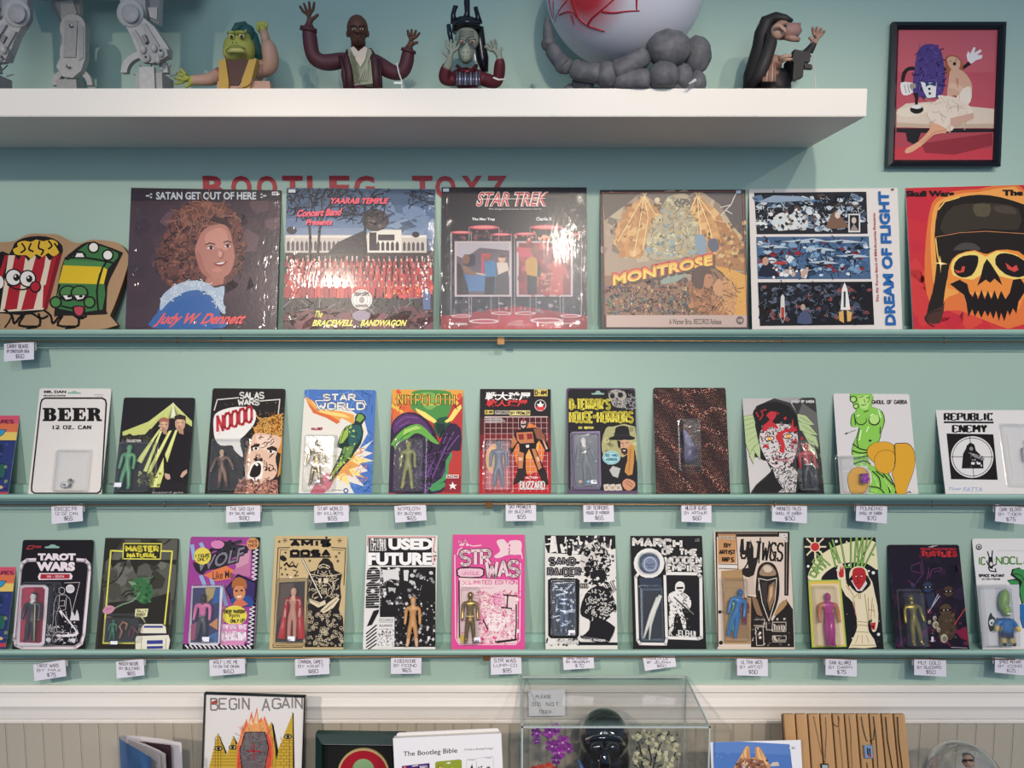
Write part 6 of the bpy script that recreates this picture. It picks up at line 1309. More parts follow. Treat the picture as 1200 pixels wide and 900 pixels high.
P.p('#b8282e', '868,250 885,228 925,226 945,248 948,290 935,320 915,350 905,355 895,345 872,310', 2); P.l('#3a1416', 3, '880,270 895,265', '915,268 932,264', '900,275 898,300 908,305', '885,318 920,312', '882,282 898,284', '912,282 930,280'); P.e('#e8d8c8', 890, 277, 5, 3); P.e('#e8d8c8', 922, 276, 5, 3)
P.l('#a88c5c', 4, '830,310 880,400 900,380', '870,400 895,530', '960,400 965,530', '890,540 965,548', '892,560 962,566', '890,600 965,605', '865,680 1005,680', '940,380 960,540', '985,400 975,560', '960,470 1000,480', '905,375 905,410', '915,375 915,410'); P.l('#c87068', 3, '880,420 885,500', '905,620 885,670', '925,620 925,672', '950,620 965,668', '990,440 1000,520', '830,330 850,360'); P.p('#c02c34', '978,550 1005,545 1000,590 985,588 978,575'); P.e('#1a181c', 990, 572, 5, 8)
P.p('#8cb85c', '608,300 800,296 835,690 630,694'); P.p('#d8b84c', '614,306 795,302 828,686 636,690'); P.p('#e0c8a0', '625,322 790,318 822,678 645,682')
P.done(P.T)
toy(P, 732, 372, 690, .012, '#c83890', '#cf3c98', arms='#d8884c', hands='#e09858', m=M_JELLY, stance=.0, thick=1.25); b = MB(); u, v = P.loc(738, 500, .014); u0, v0 = P.loc(740, 676, .014); b.tube([(u, -.014, v+.004), (u, -.014, (v+v0)/2), (u0, -.014, v0)], [.0085, .0095, .0105], '#c83890', 12); b.build('toy_gown', M_JELLY, P.T, True)
blister(P, 655, 345, 802, 686, .024)

# --- dark turtles card
P = card(2, [(1040,638.4),(1123.6,638.4),(1136,759.4),(1050,759.4)], 'dark purple card with red title and a clear gold figure', True, lh=.235)
P.zoom(1020, 620, .2); P.bg('#1d1626')
P.rnd(['#241a2e', '#2c1e34', '#181220', '#301a2c'], 60, (100, 100, 580, 700), (20, 50), 2); P.p('#4a1e40', '150,680 240,600 220,640 170,699'); P.p('#7a1e3a', '500,600 560,570 580,660 530,640'); P.rnd(['#5a2040', '#6c2438'], 20, (300, 480, 580, 690), (8, 18), 3)
P.st('#b82c38', 4, 'TEENAGE RADIOACTIVE NINJA', 292, 112, 500, 122); P.st('#c83038', 12, 'TURTLES', 298, 134, 502, 158, gap=.4); P.l('#8c2430', 3, '290,150 290,165'); P.p('#b0a8a8', '335,105 360,98 400,94 360,108')
P.l('#5c3058', 5, '240,215 290,195 300,260 240,245 240,215', '300,180 310,260 265,318', '340,225 345,290 360,235 415,225 410,245 370,250', '330,300 340,240', '220,300 250,330', '240,310 265,340'); P.l('#3c4870', 4, '235,325 255,345', '250,318 262,332')
for x, y, c, s_ in ((335, 340, '#2c3a5c', 1), (455, 365, '#4a3830', 1), (440, 475, '#54402c', 1.2)):
    P.e('#241a20', x, y, 38*s_, 40*s_); P.e(c, x, y, 30*s_, 30*s_); P.p('#14101a', [(x-30*s_, y-6), (x+30*s_, y-8), (x+28*s_, y+6), (x-28*s_, y+8)]); P.e('#c8c0b0', x-11, y, 5, 3); P.e('#c8c0b0', x+12, y-1, 5, 3)
P.p('#2a3048', '320,380 370,370 380,440 340,470'); P.p('#4c3a2c', '400,510 480,500 500,580 470,650 400,620', 2); P.rnd(['#5c4a34', '#3c3028', '#6c5840'], 30, (360, 500, 500, 640), (6, 14), 5)
for x, y, r in ((375, 522, 14), (380, 560, 22), (345, 545, 12), (430, 640, 26), (398, 590, 14)): P.e('#b0a490', x, y, r*.8, r); P.e('#7c7058', x+3, y+3, r*.5, r*.6)
P.l('#c0b8c0', 4, '405,390 335,490', '395,380 350,470'); P.l('#b8483c', 5, '560,455 490,560'); P.t('#e0d8e0', 'I', 355, 630, 368, 660, .05); P.l('#c8a8b8', 3, '470,692 565,696', '345,655 380,655'); P.p('#5a2458', '270,600 330,590 310,640')
P.done(P.T)
toy(P, 255, 385, 685, .012, '#a88c3c', '#b09444', m=M_GOLD, stance=.03, thick=1.15, spread=.02, tilt=-4); blister(P, 200, 375, 345, 690, .024)

# --- white iconoclast card
P = card(2, [(1139,631),(1224,631),(1240,760),(1151.6,759.4)], 'white card with green title, green hand and a big-headed green figure', lh=.25)
P.zoom(1020, 620, .2); P.bg('#e0dad8'); K = '#22201e'
P.e('#3a3634', 635, 105, 18, 18); P.e('#d8d2ce', 635, 103, 12, 12); P.e('#3a3634', 635, 105, 6, 7); P.l('#c8b8b8', 3, '745,126 900,128')
P.st('#5c8c3c', 8, 'IC', 634, 166, 672, 208); P.st('#5c8c3c', 8, 'NOCLAST', 738, 164, 1010, 204, gap=.3)
P.l(K, 7, '685,130 695,160 700,190', '715,125 712,160 708,190', '690,225 700,245', '730,230 735,250 700,245', '680,185 690,210 720,215 738,205', sm=0); P.p(K, '692,165 715,160 720,215 715,235 690,225'); P.e('#d8d2ce', 707, 205, 9, 12); P.l(K, 3, '690,170 715,180')
P.st(K, 5, 'SPACE MUTANT', 636, 266, 784, 280); P.st(K, 3, 'ACTION FIGURE', 652, 290, 760, 297)
P.p(K, '800,300 850,290 820,270 830,235 870,225 920,260 920,430 885,440 870,380 835,340'); P.p('#3c8c4c', '810,303 855,300 870,320 850,345 820,325', 2); P.p('#3c8c4c', '835,262 840,240 870,232 925,265 925,425 890,430 875,350 890,310 860,285', 2); P.l(K, 5, '840,262 880,270 905,310', '850,285 880,300', sm=2)
P.p('#2c6ca8', '870,440 930,440 940,590 890,580 870,500'); P.l(K, 4, '870,440 872,500 892,580'); P.p('#c8c4c8', '630,330 870,325 880,690 660,696'); P.p('#d8d4d6', '640,345 730,340 745,680 665,690')
P.p('#1c1c20', '705,488 715,510 728,520 740,560 720,590 700,600 688,560 690,520', 2); P.e('#e8e4e0', 712, 548, 18, 20); P.e(K, 708, 550, 5, 7)
P.done(P.T)
u, v = P.loc(805, 690, .012); uh, vh = P.loc(800, 350, .012); H = vh - v; b = MB()
b.ell((u+.001, -.014, v+H*.80), (.011, .010, H*.20), '#7c9a48', 14, 10, rot=Matrix.Rotation(.25, 3, 'Y')); b.ell((u+.004, -.015, v+H*.62), (.009, .009, H*.10), '#86a44c', 12, 8)
b.ell((u+.004, -.0235, v+H*.58), (.006, .001, .002), '#e8e4dc', 10, 6); b.ell((u-.001, -.0235, v+H*.70), (.0016, .0016, .0016), '#e8e8e0', 8, 6); b.ell((u+.007, -.0235, v+H*.72), (.0016, .0016, .0016), '#e8e8e0', 8, 6)
hd = b.build('figure_head', M_TOY, None, True)
o = skin('toy_figure', [(u+x*H, -.013+y*H, v+z*H) for x, y, z in [(0, 0, .36), (0, 0, .5), (-.14, 0, .42), (-.2, -.03, .26), (.14, 0, .42), (.22, -.03, .26), (-.06, 0, .2), (-.08, -.02, .06), (-.09, -.08, .03), (.06, 0, .2), (.08, -.02, .06), (.09, -.08, .03)]],
     [(0, 1), (1, 2), (2, 3), (1, 4), (4, 5), (0, 6), (6, 7), (7, 8), (0, 9), (9, 10), (10, 11)], [r*H for r in (.13, .11, .05, .04, .05, .04, .06, .045, .04, .06, .045, .04)],
     ['#2c6ca8', '#3478b8', '#2c6ca8', '#d8b858', '#2c6ca8', '#d8b858', '#2a2c4c', '#c8a850', '#1c1a1c', '#2a2c4c', '#c8a850', '#1c1a1c'], M_TOY, P.T, 1)
hd.parent = o; hd.matrix_parent_inverse.identity()
blister(P, 668, 345, 862, 685, .026)

# ------------------------------------------------------------------ price tags
TAGS = [
 (0, 4, 401.7, 39, 422.4, 5.4, 0, 'CARRY BEARS|BY CONCESSION CREW|$60', 'price tag under the popcorn plaque, alone on the top rod'),
 (1, 59.2, 592, 95.6, 612.4, 61.6, 0, 'BEER|12 OZ CAN|$65', 'price tag hanging below the white BEER card'),
 (1, 264.6, 592.6, 304.6, 611.5, 265.4, 0, 'THE SAD GUY|BY SALAS WARS|$80', 'price tag below the black card with the white speech bubble'),
 (1, 367.6, 592, 408, 612, 368.8, 0, 'STAR WORLD|BY KILLBOTS|$55', 'price tag below the blue card with the green flying man'),
 (1, 461.6, 592.4, 498.4, 611.8, 463.6, -1.4, 'NITPOLOTH|BY BUZZARD|$65', 'tilted price tag below the green-faced villain card'),
 (1, 592.4, 589.5, 628, 610.5, 592.8, 0, 'SKY PROWLER|BY BUZZARD|$55', 'price tag just right of the connector, below the red grid robot card'),
 (1, 683.4, 591, 719, 611.6, 684, 0, 'DR TERRORS|HOUSE OF HORROR|$65', 'price tag below the black horror card with yellow title'),
 (1, 799, 591, 834, 612, 798.4, 0, 'HILLS OF GLASS|BY ARTHUR|$60', 'price tag below the card covered in orange dots'),
 (1, 905.6, 592, 946.4, 612, 904, 0, 'MADNESS TALES|GHOUL OF GABBA|$50', 'price tag below the red and white patterned face card'),
 (1, 1004.4, 592, 1040.6, 612, 1002, 0, 'POUNDING|GHOUL OF GABBA|$70', 'price tag below the green armless statue card'),
 (1, 1168, 593, 1204, 613, 1165, 0, 'DARK SOLDIER|BY TIGER|$75', 'price tag at the right edge below the sideways crosshair card'),
 (2, 37.6, 776, 75, 795.6, 41.6, -.4, 'TAROT WARS|BY MAX|$75', 'tilted price tag below the tarot card, leftmost on the bottom rod'),
 (2, 135, 774, 167.6, 793.6, 137.6, -.8, 'MASTER NATURE|BY BUZZARD|$65', 'tilted price tag below the dark olive cave card'),
 (2, 244.6, 772, 286, 791, 246.6, -.4, 'WOLF LIKE ME|TV ON THE DARIN|$60', 'price tag below the magenta zigzag card'),
 (2, 345, 771.5, 385, 791, 346.6, 0, 'CANNIBAL GAMES|BY KRAFT|$80', 'price tag below the tan block print card'),
 (2, 458, 771, 493.6, 789.6, 458, 0, 'A USED FUTURE|BY FEOND|$65', 'price tag below the black and white collage card'),
 (2, 574.6, 770, 610.6, 790.4, 575.6, -.6, 'STR WAS|LUMP-CO|$95', 'price tag below the pink card, just left of the acrylic case'),
 (2, 659, 768, 695, 784, 661, 0, 'SAND RAIDER|BY MENGRUM|$70', 'price tag above the acrylic case lid, below the ink-drawn raider card'),
 (2, 752.4, 769, 789.6, 783.6, 756.6, 0, 'MARCH OF|BY JELEHUI|$60', 'slanted price tag at the back right corner of the acrylic case'),
 (2, 864, 772, 900, 792, 863.6, 0, 'ULTRA WGS|BY ARTIST|$50', 'price tag below the cream card with the long helmet'),
 (2, 968, 772.6, 1004.6, 792, 967, 0, 'DARK ALLIANCE|BY DARIN|$75', 'price tag below the starry card with the robed man'),
 (2, 1071.6, 773, 1109, 792, 1071, 0, 'MUT GOLD|BY BUZZARD|$50', 'price tag below the dark purple card with red title'),
 (2, 1167, 772, 1204, 790, 1165, 0, 'SPACE MUTANT|BY ICONO|$125', 'price tag at the right edge of the bottom rod, below the green hand card'),
]
for row, x0, y0, x1, y1, xb, sk, txt, lab in TAGS:
    a, b_, c = txt.split('|')
    price_tag(row, x0, y0, x1, y1, xb, y1, [(a, .12, .82, .10, .30), (b_, .10, .84, .40, .56), (c, .38, .66, .66, .88)], lab, sk)

# ------------------------------------------------------------------ figures on the floating shelf
class Sculpt:
    """shapes read off the photo at their own distance from the wall, stored relative to the thing's base"""
    def __init__(s, name, label, cat, cx, dep, ox, oy, sc, zbase=None):
        s.B = Vector((W(cx, 100, dep).x, -dep, SHZ if zbase is None else zbase)); s.dep = dep; s.z = (ox, oy, sc)
        s.T = thing(name, label, cat, Matrix.Translation(s.B))
    def q(s, x, y, d=0.0):
        """zoom pixel at d metres in front of the thing's own plane"""
        return W(s.z[0] + x*s.z[2], s.z[1] + y*s.z[2], s.dep + d) - s.B
    def m(s, n, d=0.0): return n * s.z[2] * (CD - s.dep - d) / F
    def ell(s, mb, x, y, rx, ry, ryd, col, d=0.0, seg=14, rings=9, rot=0, bump=None):
        mb.ell(s.q(x, y, d), (s.m(rx), s.m(ryd), s.m(ry)), col, seg, rings, Matrix.Rotation(math.radians(rot), 3, 'Y'), bump); return mb
    def tube(s, mb, P, col, seg=10):
        mb.tube([s.q(p[0], p[1], p[3] if len(p) > 3 else 0) for p in P], [s.m(p[2]) for p in P], col, seg); return mb
    def pr(s, mb, P, d0, d1, col, side=None):
        v = [s.q(x, y, d1) for x, y in pts(P)]; mb.prism([(a.x, a.z) for a in v], -d1, -d0, col, side); return mb
    def skin(s, name, J, E, m, par=None, sub=2, balls=None):
        """J: (x, y, r, colour, d)"""
        return skin(name, [s.q(j[0], j[1], j[4] if len(j) > 4 else 0) for j in J], E, [s.m(j[2]) if not isinstance(j[2], tuple) else (s.m(j[2][0]), s.m(j[2][1])) for j in J], [j[3] for j in J], m, par or s.T, sub, balls)
def hand(J, E, root, hx, hy, ang, L, col, d=0.0, spread=.5, curl=0.0, r=None, flip=1):
    """palm and five unequal bent fingers added to a skeleton; ang = pointing direction, degrees, photo axes"""
    r = r or L*.11; a = math.radians(ang); u = (math.cos(a), math.sin(a)); p = (-u[1]*flip, u[0]*flip)
    n = len(J); J.append((hx, hy, (r*2.4, r*1.3), col, d)); E.append((root, n)); J.append((hx+u[0]*L*.32, hy+u[1]*L*.32, (r*2.1, r*1.1), col, d)); E.append((n, n+1)); k = n+1
    for i, ln in enumerate((.46, .52, .48, .38)):
        o = (i-1.5)*.34; b = a + (i-1.5)*spread*.35*flip
        x1, y1 = hx+u[0]*L*.5+p[0]*o*L*.5, hy+u[1]*L*.5+p[1]*o*L*.5
        m_ = len(J); J.append((x1, y1, r, col, d)); x2, y2 = x1+math.cos(b)*L*ln*.5, y1+math.sin(b)*L*ln*.5; J.append((x2, y2, r*.85, col, d+curl*.4)); b2 = b + curl*30
        J.append((x2+math.cos(b+curl*20*flip)*L*ln*.5, y2+math.sin(b+curl*20*flip)*L*ln*.5, r*.7, col, d+curl)); E += [(k, m_), (m_, m_+1), (m_+1, m_+2)]
    b = a - 1.0*flip; m_ = len(J); x1, y1 = hx+u[0]*L*.1-p[0]*L*.28, hy+u[1]*L*.1-p[1]*L*.28
    J.append((x1, y1, r*1.1, col, d)); J.append((x1+math.cos(b)*L*.3, y1+math.sin(b)*L*.3, r*.85, col, d)); E += [(n, m_), (m_, m_+1)]

# --- grey walking machine, only its legs in the frame
G0, G1, G2, G3 = '#989593', '#aaa6a2', '#7a7878', '#4c4a50'
S1 = Sculpt('toy_walker', 'grey plastic walking machine toy, only its jointed legs below the top edge', 'toy', 70, .15, 0, 0, .2833)
M_GREY = mat('grey_plastic', attr=True, rough=.5, var=(120, .10))
def wleg(dx, mir, d, kneed):
    X = lambda x: dx + (x - 543) * mir
    o = link('leg', MB().box((0, 0, 0), (.0001, .0001, .0001)).mesh('leg'), None, S1.T); bpy.data.objects.remove(o)
    b = MB(); P_ = lambda s_: [(X(x), y) for x, y in pts(s_)]
    S1.pr(b, P_('500,-120 600,-120 604,60 590,100 520,110 498,70'), d, d+.018, G0); S1.pr(b, P_('600,-100 668,-100 660,20 658,100 640,95 600,60'), d-.012, d+.004, G2, G1); S1.pr(b, P_('612,30 652,30 650,82 622,70'), d+.003, d+.008, G1)
    th = b.build('leg', M_GREY, S1.T)
    b = MB(); S1.ell(b, X(541), 55, 53, 54, 14, G1, d+.022, 20, 10); k = S1.q(X(541), 55, d+.03); b.tube([k, k + Vector((0, -.004, 0))], [.0058, .005], G3, 12)
    S1.ell(b, X(541), 55, 34, 35, 6, G0, d+.032, 18, 8); b.build('knee_joint', M_GREY, th, True)
    b = MB(); S1.pr(b, P_('516,98 592,70 640,110 700,200 698,232 640,250 582,248 570,215 545,150'), d+.004, d+.022, G1)
    S1.pr(b, P_('545,130 560,122 612,215 600,228'), d+.022, d+.027, G0); S1.pr(b, P_('585,100 602,95 660,190 645,200'), d+.022, d+.028, G0); S1.pr(b, P_('585,150 600,140 612,170 600,180'), d+.022, d+.030, G2)
    S1.pr(b, P_('575,210 625,185 690,200 696,230 640,262 590,256'), d+.020, d+.032, G0); b.build('shin', M_GREY, th)
    b = MB(); 
    for x, y, r in ((595, 205, 13), (640, 200, 12), (668, 220, 12), (612, 240, 12), (655, 250, 10)): S1.ell(b, X(x), y, r, r*1.3, r, G1, d+.034, 10, 6)
    for x, y in ((605, 235), (640, 262), (665, 208)): S1.ell(b, X(x), y, 5, 5, 4, G3, d+.040, 8, 6)
    b.build('ankle', M_GREY, th, True)
    b = MB(); arc_o = [(X(645+95*math.cos(a)), 330-88*math.sin(a)) for a in [math.pi*i/12 for i in range(13)]]; arc_i = [(X(645+70*math.cos(a)), 330-62*math.sin(a)) for a in [math.pi*i/12 for i in range(12, -1, -1)]]
    v = [S1.q(x, y, 0) for x, y in arc_o+arc_i]; b.prism([(q.x, q.z) for q in v], -(d+.016), -(d+.004), G1)
    for i in range(1, 12, 2):
        a = math.pi*i/12; p0, p1 = S1.q(X(645+64*math.cos(a)), 330-58*math.sin(a), d+.008), S1.q(X(645+92*math.cos(a)), 330-85*math.sin(a), d+.018); b.tube([p0, p1], .0012, G2, 5)
    z0 = 0.0; c = S1.q(X(645), 330, d); b.box((c.x-.024, -(d+.030), 0), (c.x+.026, -(d-.02), c.z+.004), G0); b.box((c.x-.014, -(d+.036), 0), (c.x+.014, -(d+.026), c.z+.013), G1); b.box((c.x-.034, -(d+.034), 0), (c.x+.034, -(d-.024), .012), G2)
    b.build('foot', M_GREY, th)
wleg(541, 1, .03, 0); wleg(68, -1, .03, 0)
b = MB(); d = -.06
S1.pr(b, '206,-120 330,-120 330,60 250,92 212,20', d, d+.012, G2, G1); S1.pr(b, '225,10 300,0 318,55 255,85', d+.012, d+.016, G0); th = b.build('leg', M_GREY, S1.T)
b = MB(); v = [(300+52*math.cos(a), 108-50*math.sin(a)) for a in [math.pi*i/10 for i in range(11)]] + [(248, 240), (232, 275), (262, 318), (300, 322), (335, 292), (352, 240)]
S1.pr(b, v, d+.010, d+.026, G1); S1.pr(b, '268,85 320,85 312,236 262,236', d+.026, d+.029, G0); S1.pr(b, '320,88 345,110 345,238 326,250', d+.026, d+.028, G0); b.build('shin', M_GREY, th)
b = MB()
for x, y in ((294, 108), (282, 276)): k = S1.q(x, y, d+.030); b.tube([k, k+Vector((0, -.003, 0))], .003, G3, 10); S1.ell(b, x+2, y-3, 4, 4, 3, '#c8c6c4', d+.034, 8, 6)
b.build('bolt', M_GREY, th)
b = MB(); v = [(298+84*math.cos(a), 352-78*math.sin(a)) for a in [math.pi*i/12 for i in range(13)]] + [(298+62*math.cos(a), 352-52*math.sin(a)) for a in [math.pi*i/12 for i in range(12, -1, -1)]]
S1.pr(b, v, d+.002, d+.014, G1); c = S1.q(298, 352, d); b.box((c.x-.02, -(d+.02), 0), (c.x+.02, -(d-.01), c.z+.006), G0); b.build('foot', M_GREY, th)
b = MB(); c0, c1 = S1.q(-120, -70, 0), S1.q(690, -420, 0)
S1.pr(b, '-120,-100 690,-100 740,-200 680,-420 -80,-420 -160,-220', -.07, .045, G0); S1.pr(b, '-60,-160 620,-160 640,-260 560,-340 0,-340', .045, .055, G1); b.build('hull', M_GREY, S1.T)

# --- green-headed figure with a raised fist
S2 = Sculpt('bust_figurine', 'bust of a green wide-mouthed creature in mustard vest raising one fist', 'figurine', 278, .14, 0, 0, .2833)
F1, GR = '#b38c78', '#a3a34c'
J = [(1012, 400, (110, 70), F1), (1010, 330, (112, 70), F1), (1005, 280, (92, 60), F1), (1000, 250, 50, GR)]
E = [(0, 1), (1, 2), (2, 3)]
J += [(925, 300, 34, '#8c5c5c'), (870, 330, 26, F1, .02), (810, 332, 22, F1, .03)]; E += [(2, 4), (4, 5), (5, 6)]; hand(J, E, 6, 795, 330, 195, 74, GR, .03, .9, r=8)
n = len(J); J += [(1085, 285, 44, F1), (1125, 278, 38, F1, .01), (1118, 215, 36, F1, .02), (1100, 160, 24, F1, .02)]; E += [(2, n), (n, n+1), (n+1, n+2), (n+2, n+3)]
S2.skin('body', J, E, M_CLOTH)
b = MB(); S2.tube(b, [(1103, 185, 20, .02), (1096, 150, 17, .02), (1088, 120, 16, .02)], F1, 10); S2.ell(b, 1086, 118, 20, 26, 18, GR, .02, 12, 8)
for i in range(4): S2.ell(b, 1068+i*11, 97+abs(i-1.5)*4, 7.5, 12, 9, '#b0ae58', .026, 8, 6)
S2.ell(b, 1066, 116, 7, 12, 8, GR, .03, 8, 6); b.build('raised_fist', M_CLOTH, S2.T, True)
b = MB(); S2.ell(b, 990, 205, 62, 66, 52, GR, .01, 20, 14); S2.ell(b, 975, 222, 50, 34, 46, '#b0ac5c', .022, 16, 10); S2.ell(b, 995, 158, 42, 28, 38, GR, .008, 14, 8)
S2.tube(b, [(935, 212, 5, .05), (955, 196, 7, .052), (985, 194, 8, .056), (1015, 205, 6, .05)], '#7e8038', 8); S2.tube(b, [(938, 215, 6, .048), (962, 208, 9, .054), (992, 208, 9, .056), (1018, 214, 6, .048)], '#b8b268', 8)
for x in (958, 1000): S2.ell(b, x, 150, 12, 11, 10, '#c8c488', .034, 10, 8); S2.ell(b, x-1, 152, 6, 7, 6, '#3c3418', .040, 8, 6); S2.tube(b, [(x-16, 138, 5, .034), (x, 132, 6, .040), (x+16, 138, 5, .034)], GR, 6)
for x in (962, 978): S2.ell(b, x, 176, 3, 3, 3, '#4c4820', .044, 6, 4)
S2.tube(b, [(945, 128, 3, .02), (952, 142, 8, .02)], GR, 6); S2.tube(b, [(1018, 122, 3, .02), (1012, 140, 8, .02)], GR, 6); b.build('head', M_CLOTH, S2.T, True)
b = MB(); S2.ell(b, 1020, 150, 34, 46, 36, '#2a5450', -.004, 14, 10, 20); S2.tube(b, [(955, 135, 4, .01), (985, 112, 18, .002), (1008, 98, 12, -.004), (1040, 150, 26, -.01), (1062, 210, 22, -.012), (1075, 250, 10, -.012)], '#2a5450', 12); b.build('hood', M_CLOTH, S2.T, True)
b = MB(); S2.pr(b, '905,250 932,242 946,340 940,420 900,420 905,330', .030, .047, '#b8923c'); S2.pr(b, '1030,246 1062,242 1040,330 1020,420 985,420 1000,330', .030, .048, '#b8923c'); S2.pr(b, '932,250 1030,246 1000,330 985,352 946,352', .026, .043, '#4c2c24'); S2.pr(b, '900,335 1115,335 1125,420 890,420', .02, .040, F1); b.build('vest', M_CLOTH, S2.T)

def robed(name, S):
    pass
# --- man in maroon robe, both arms raised
S3 = Sculpt('bust_figurine', 'bust of a bald dark-skinned man in maroon robe with both hands raised', 'figurine', 419, .13, 330, 0, .2445)
RB, SK = '#50262e', '#5a3626'
J = [(365, 470, (120, 75), RB), (365, 400, (100, 65), RB), (366, 320, (92, 55), RB), (366, 275, (62, 40), RB)]; E = [(0, 1), (1, 2), (2, 3)]
n = len(J); J += [(285, 290, 42, RB), (215, 305, 42, RB, .01), (150, 285, 40, RB, .015), (138, 210, 38, RB, .02), (130, 135, 34, RB, .025), (131, 118, 16, SK, .025)]; E += [(3, n), (n, n+1), (n+1, n+2), (n+2, n+3), (n+3, n+4), (n+4, n+5)]
r0 = n+5; n = len(J); J += [(448, 295, 42, RB), (510, 340, 42, RB, .01), (578, 360, 38, RB, .015), (602, 300, 36, RB, .02), (608, 240, 30, RB, .025), (610, 225, 15, SK, .025)]; E += [(3, n), (n, n+1), (n+1, n+2), (n+2, n+3), (n+3, n+4), (n+4, n+5)]
r1 = n+5; hand(J, E, r0, 133, 98, -98, 92, SK, .025, .7, .006, 7.5, -1); hand(J, E, r1, 614, 208, -72, 72, SK, .025, .8, .004, 7.5, -1)
S3.skin('body', J, E, M_CLOTH)
b = MB(); S3.ell(b, 364, 138, 48, 60, 52, SK, .012, 20, 14); S3.ell(b, 366, 185, 34, 38, 36, SK, .016, 16, 10); S3.tube(b, [(368, 200, 34, 0), (368, 245, 34, 0)], SK, 12)
for s in (-1, 1):
    S3.ell(b, 365+s*48, 162, 8, 16, 10, SK, .008, 8, 6); S3.ell(b, 365+s*18, 140, 9, 5, 5, '#c8bca8', .0485, 8, 6); S3.ell(b, 365+s*18, 140, 4, 4.5, 4, '#1c1210', .0505, 8, 6); S3.tube(b, [(365+s*32, 128, 4, .045), (365+s*18, 123, 5, .050), (365+s*5, 128, 4, .050)], '#33201a', 6)
S3.tube(b, [(364, 132, 5, .050), (364, 156, 9, .056)], SK, 8); S3.tube(b, [(350, 180, 3, .050), (365, 177, 5, .054), (380, 180, 3, .050)], '#5c342c', 6); S3.ell(b, 364, 150, 3, 3, 3, SK, .05)
b.build('head', M_CLOTH, S3.T, True)
b = MB(); S3.pr(b, '318,236 345,225 372,300 400,225 430,238 440,400 335,410 325,300', .020, .040, '#8c8f78'); S3.pr(b, '330,230 345,222 368,246 398,222 412,232 400,285 378,322 350,280', .03, .044, '#c8b8a8')
for k in range(4): S3.tube(b, [(328+k*7, 245+k*8, 2.5, .0455), (352+k*8, 395, 2.5, .0455)], '#75785f', 5); S3.tube(b, [(432-k*6, 250+k*8, 2.5, .0455), (372+k*12, 385, 2.5, .0455)], '#a3a48c', 5)
b.build('tunic', M_CLOTH, S3.T)
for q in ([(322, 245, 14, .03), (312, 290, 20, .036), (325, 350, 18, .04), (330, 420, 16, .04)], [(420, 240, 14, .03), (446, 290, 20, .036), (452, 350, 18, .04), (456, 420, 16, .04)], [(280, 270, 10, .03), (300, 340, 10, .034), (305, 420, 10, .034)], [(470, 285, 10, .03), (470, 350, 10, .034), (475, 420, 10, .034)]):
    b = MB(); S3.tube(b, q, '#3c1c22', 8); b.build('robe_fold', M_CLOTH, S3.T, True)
for q in ([(128, 150, 40, .024), (130, 132, 38, .025)], [(607, 250, 36, .024), (610, 236, 33, .025)]):
    b = MB(); S3.tube(b, q, '#522830', 12); b.build('cuff', M_CLOTH, S3.T, True)
b = MB(); c = S3.q(370, 400, 0); b.tube([(c.x, 0, 0), (c.x, 0, c.z-.004), (c.x, 0, c.z+.0005)], [.030, .030, .027], '#2a1a1a', 24); b.build('base', M_CLOTH, S3.T)
b = MB(); S3.tube(b, [(552, 302, 3, .045), (562, 350, 3, .052), (575, 385, 3, .045), (578, 430, 3, .045)], '#e0dcd8', 6); b.build('string', M_CLOTH, S3.T)
b = MB(); a, c = S3.q(538, 392, .047), S3.q(578, 402, .047); b.box((a.x, a.y-.0003, c.z), (c.x, a.y, a.z), '#e6e2de'); b.build('paper_label', M_INK, S3.T)

# --- crowned pale figure
S4 = Sculpt('bust_figurine', 'bust of a pale-faced figure in tall black pronged headdress and maroon sleeves', 'figurine', 548, .13, 330, 0, .2445)
MR, PL = '#571a24', '#8f9384'
J = [(890, 470, (90, 60), MR), (890, 410, (84, 50), MR), (888, 350, (60, 40), MR), (888, 315, 30, '#a8a294')]; E = [(0, 1), (1, 2), (2, 3)]
n = len(J); J += [(820, 380, 38, MR), (772, 385, 36, MR, .01), (785, 330, 30, MR, .02), (806, 300, 18, PL, .03)]; E += [(2, n), (n, n+1), (n+1, n+2), (n+2, n+3)]; r0 = n+3
n = len(J); J += [(965, 380, 36, MR), (1035, 398, 34, MR, .01), (1045, 340, 30, MR, .02), (1046, 292, 26, MR, .03), (1044, 280, 14, PL, .03)]; E += [(2, n), (n, n+1), (n+1, n+2), (n+2, n+3), (n+3, n+4)]; r1 = n+4
hand(J, E, r0, 812, 275, -82, 86, PL, .035, .7, .004, 8); hand(J, E, r1, 1032, 262, -120, 76, PL, .032, .6, .010, 8, -1)
S4.skin('body', J, E, M_CLOTH)
b = MB(); S4.ell(b, 888, 190, 56, 55, 50, PL, .012, 20, 12); S4.ell(b, 884, 245, 38, 56, 46, PL, .018, 18, 12); S4.ell(b, 882, 262, 24, 34, 22, '#9c9f8e', .040, 14, 10); S4.tube(b, [(855, 285, 4, .045), (882, 292, 6, .058), (910, 284, 4, .045)], '#6c7264', 8)
for s in (-1, 1): S4.ell(b, 890+s*23, 200, 12, 9, 9, '#b8ae9c', .046, 10, 7); S4.ell(b, 890+s*23, 201, 6, 6, 5, '#8c2c30', .051, 8, 6); S4.tube(b, [(890+s*38, 190, 4, .042), (890+s*23, 184, 6, .050), (890+s*6, 190, 5, .050)], '#7c8274', 6); S4.ell(b, 882+s*8, 250, 3, 4, 3, '#5c6458', .060, 6, 4)
for k in range(4): S4.tube(b, [(850, 150+k*8, 2.5, .046), (885, 146+k*8, 3, .056), (922, 152+k*8, 2.5, .046)], '#7c8274', 6)
b.build('head', M_CLOTH, S4.T, True)
b = MB(); BK = '#15151c'
S4.tube(b, [(886, 150, 66, 0), (884, 120, 64, 0), (884, 95, 50, 0)], BK, 18)
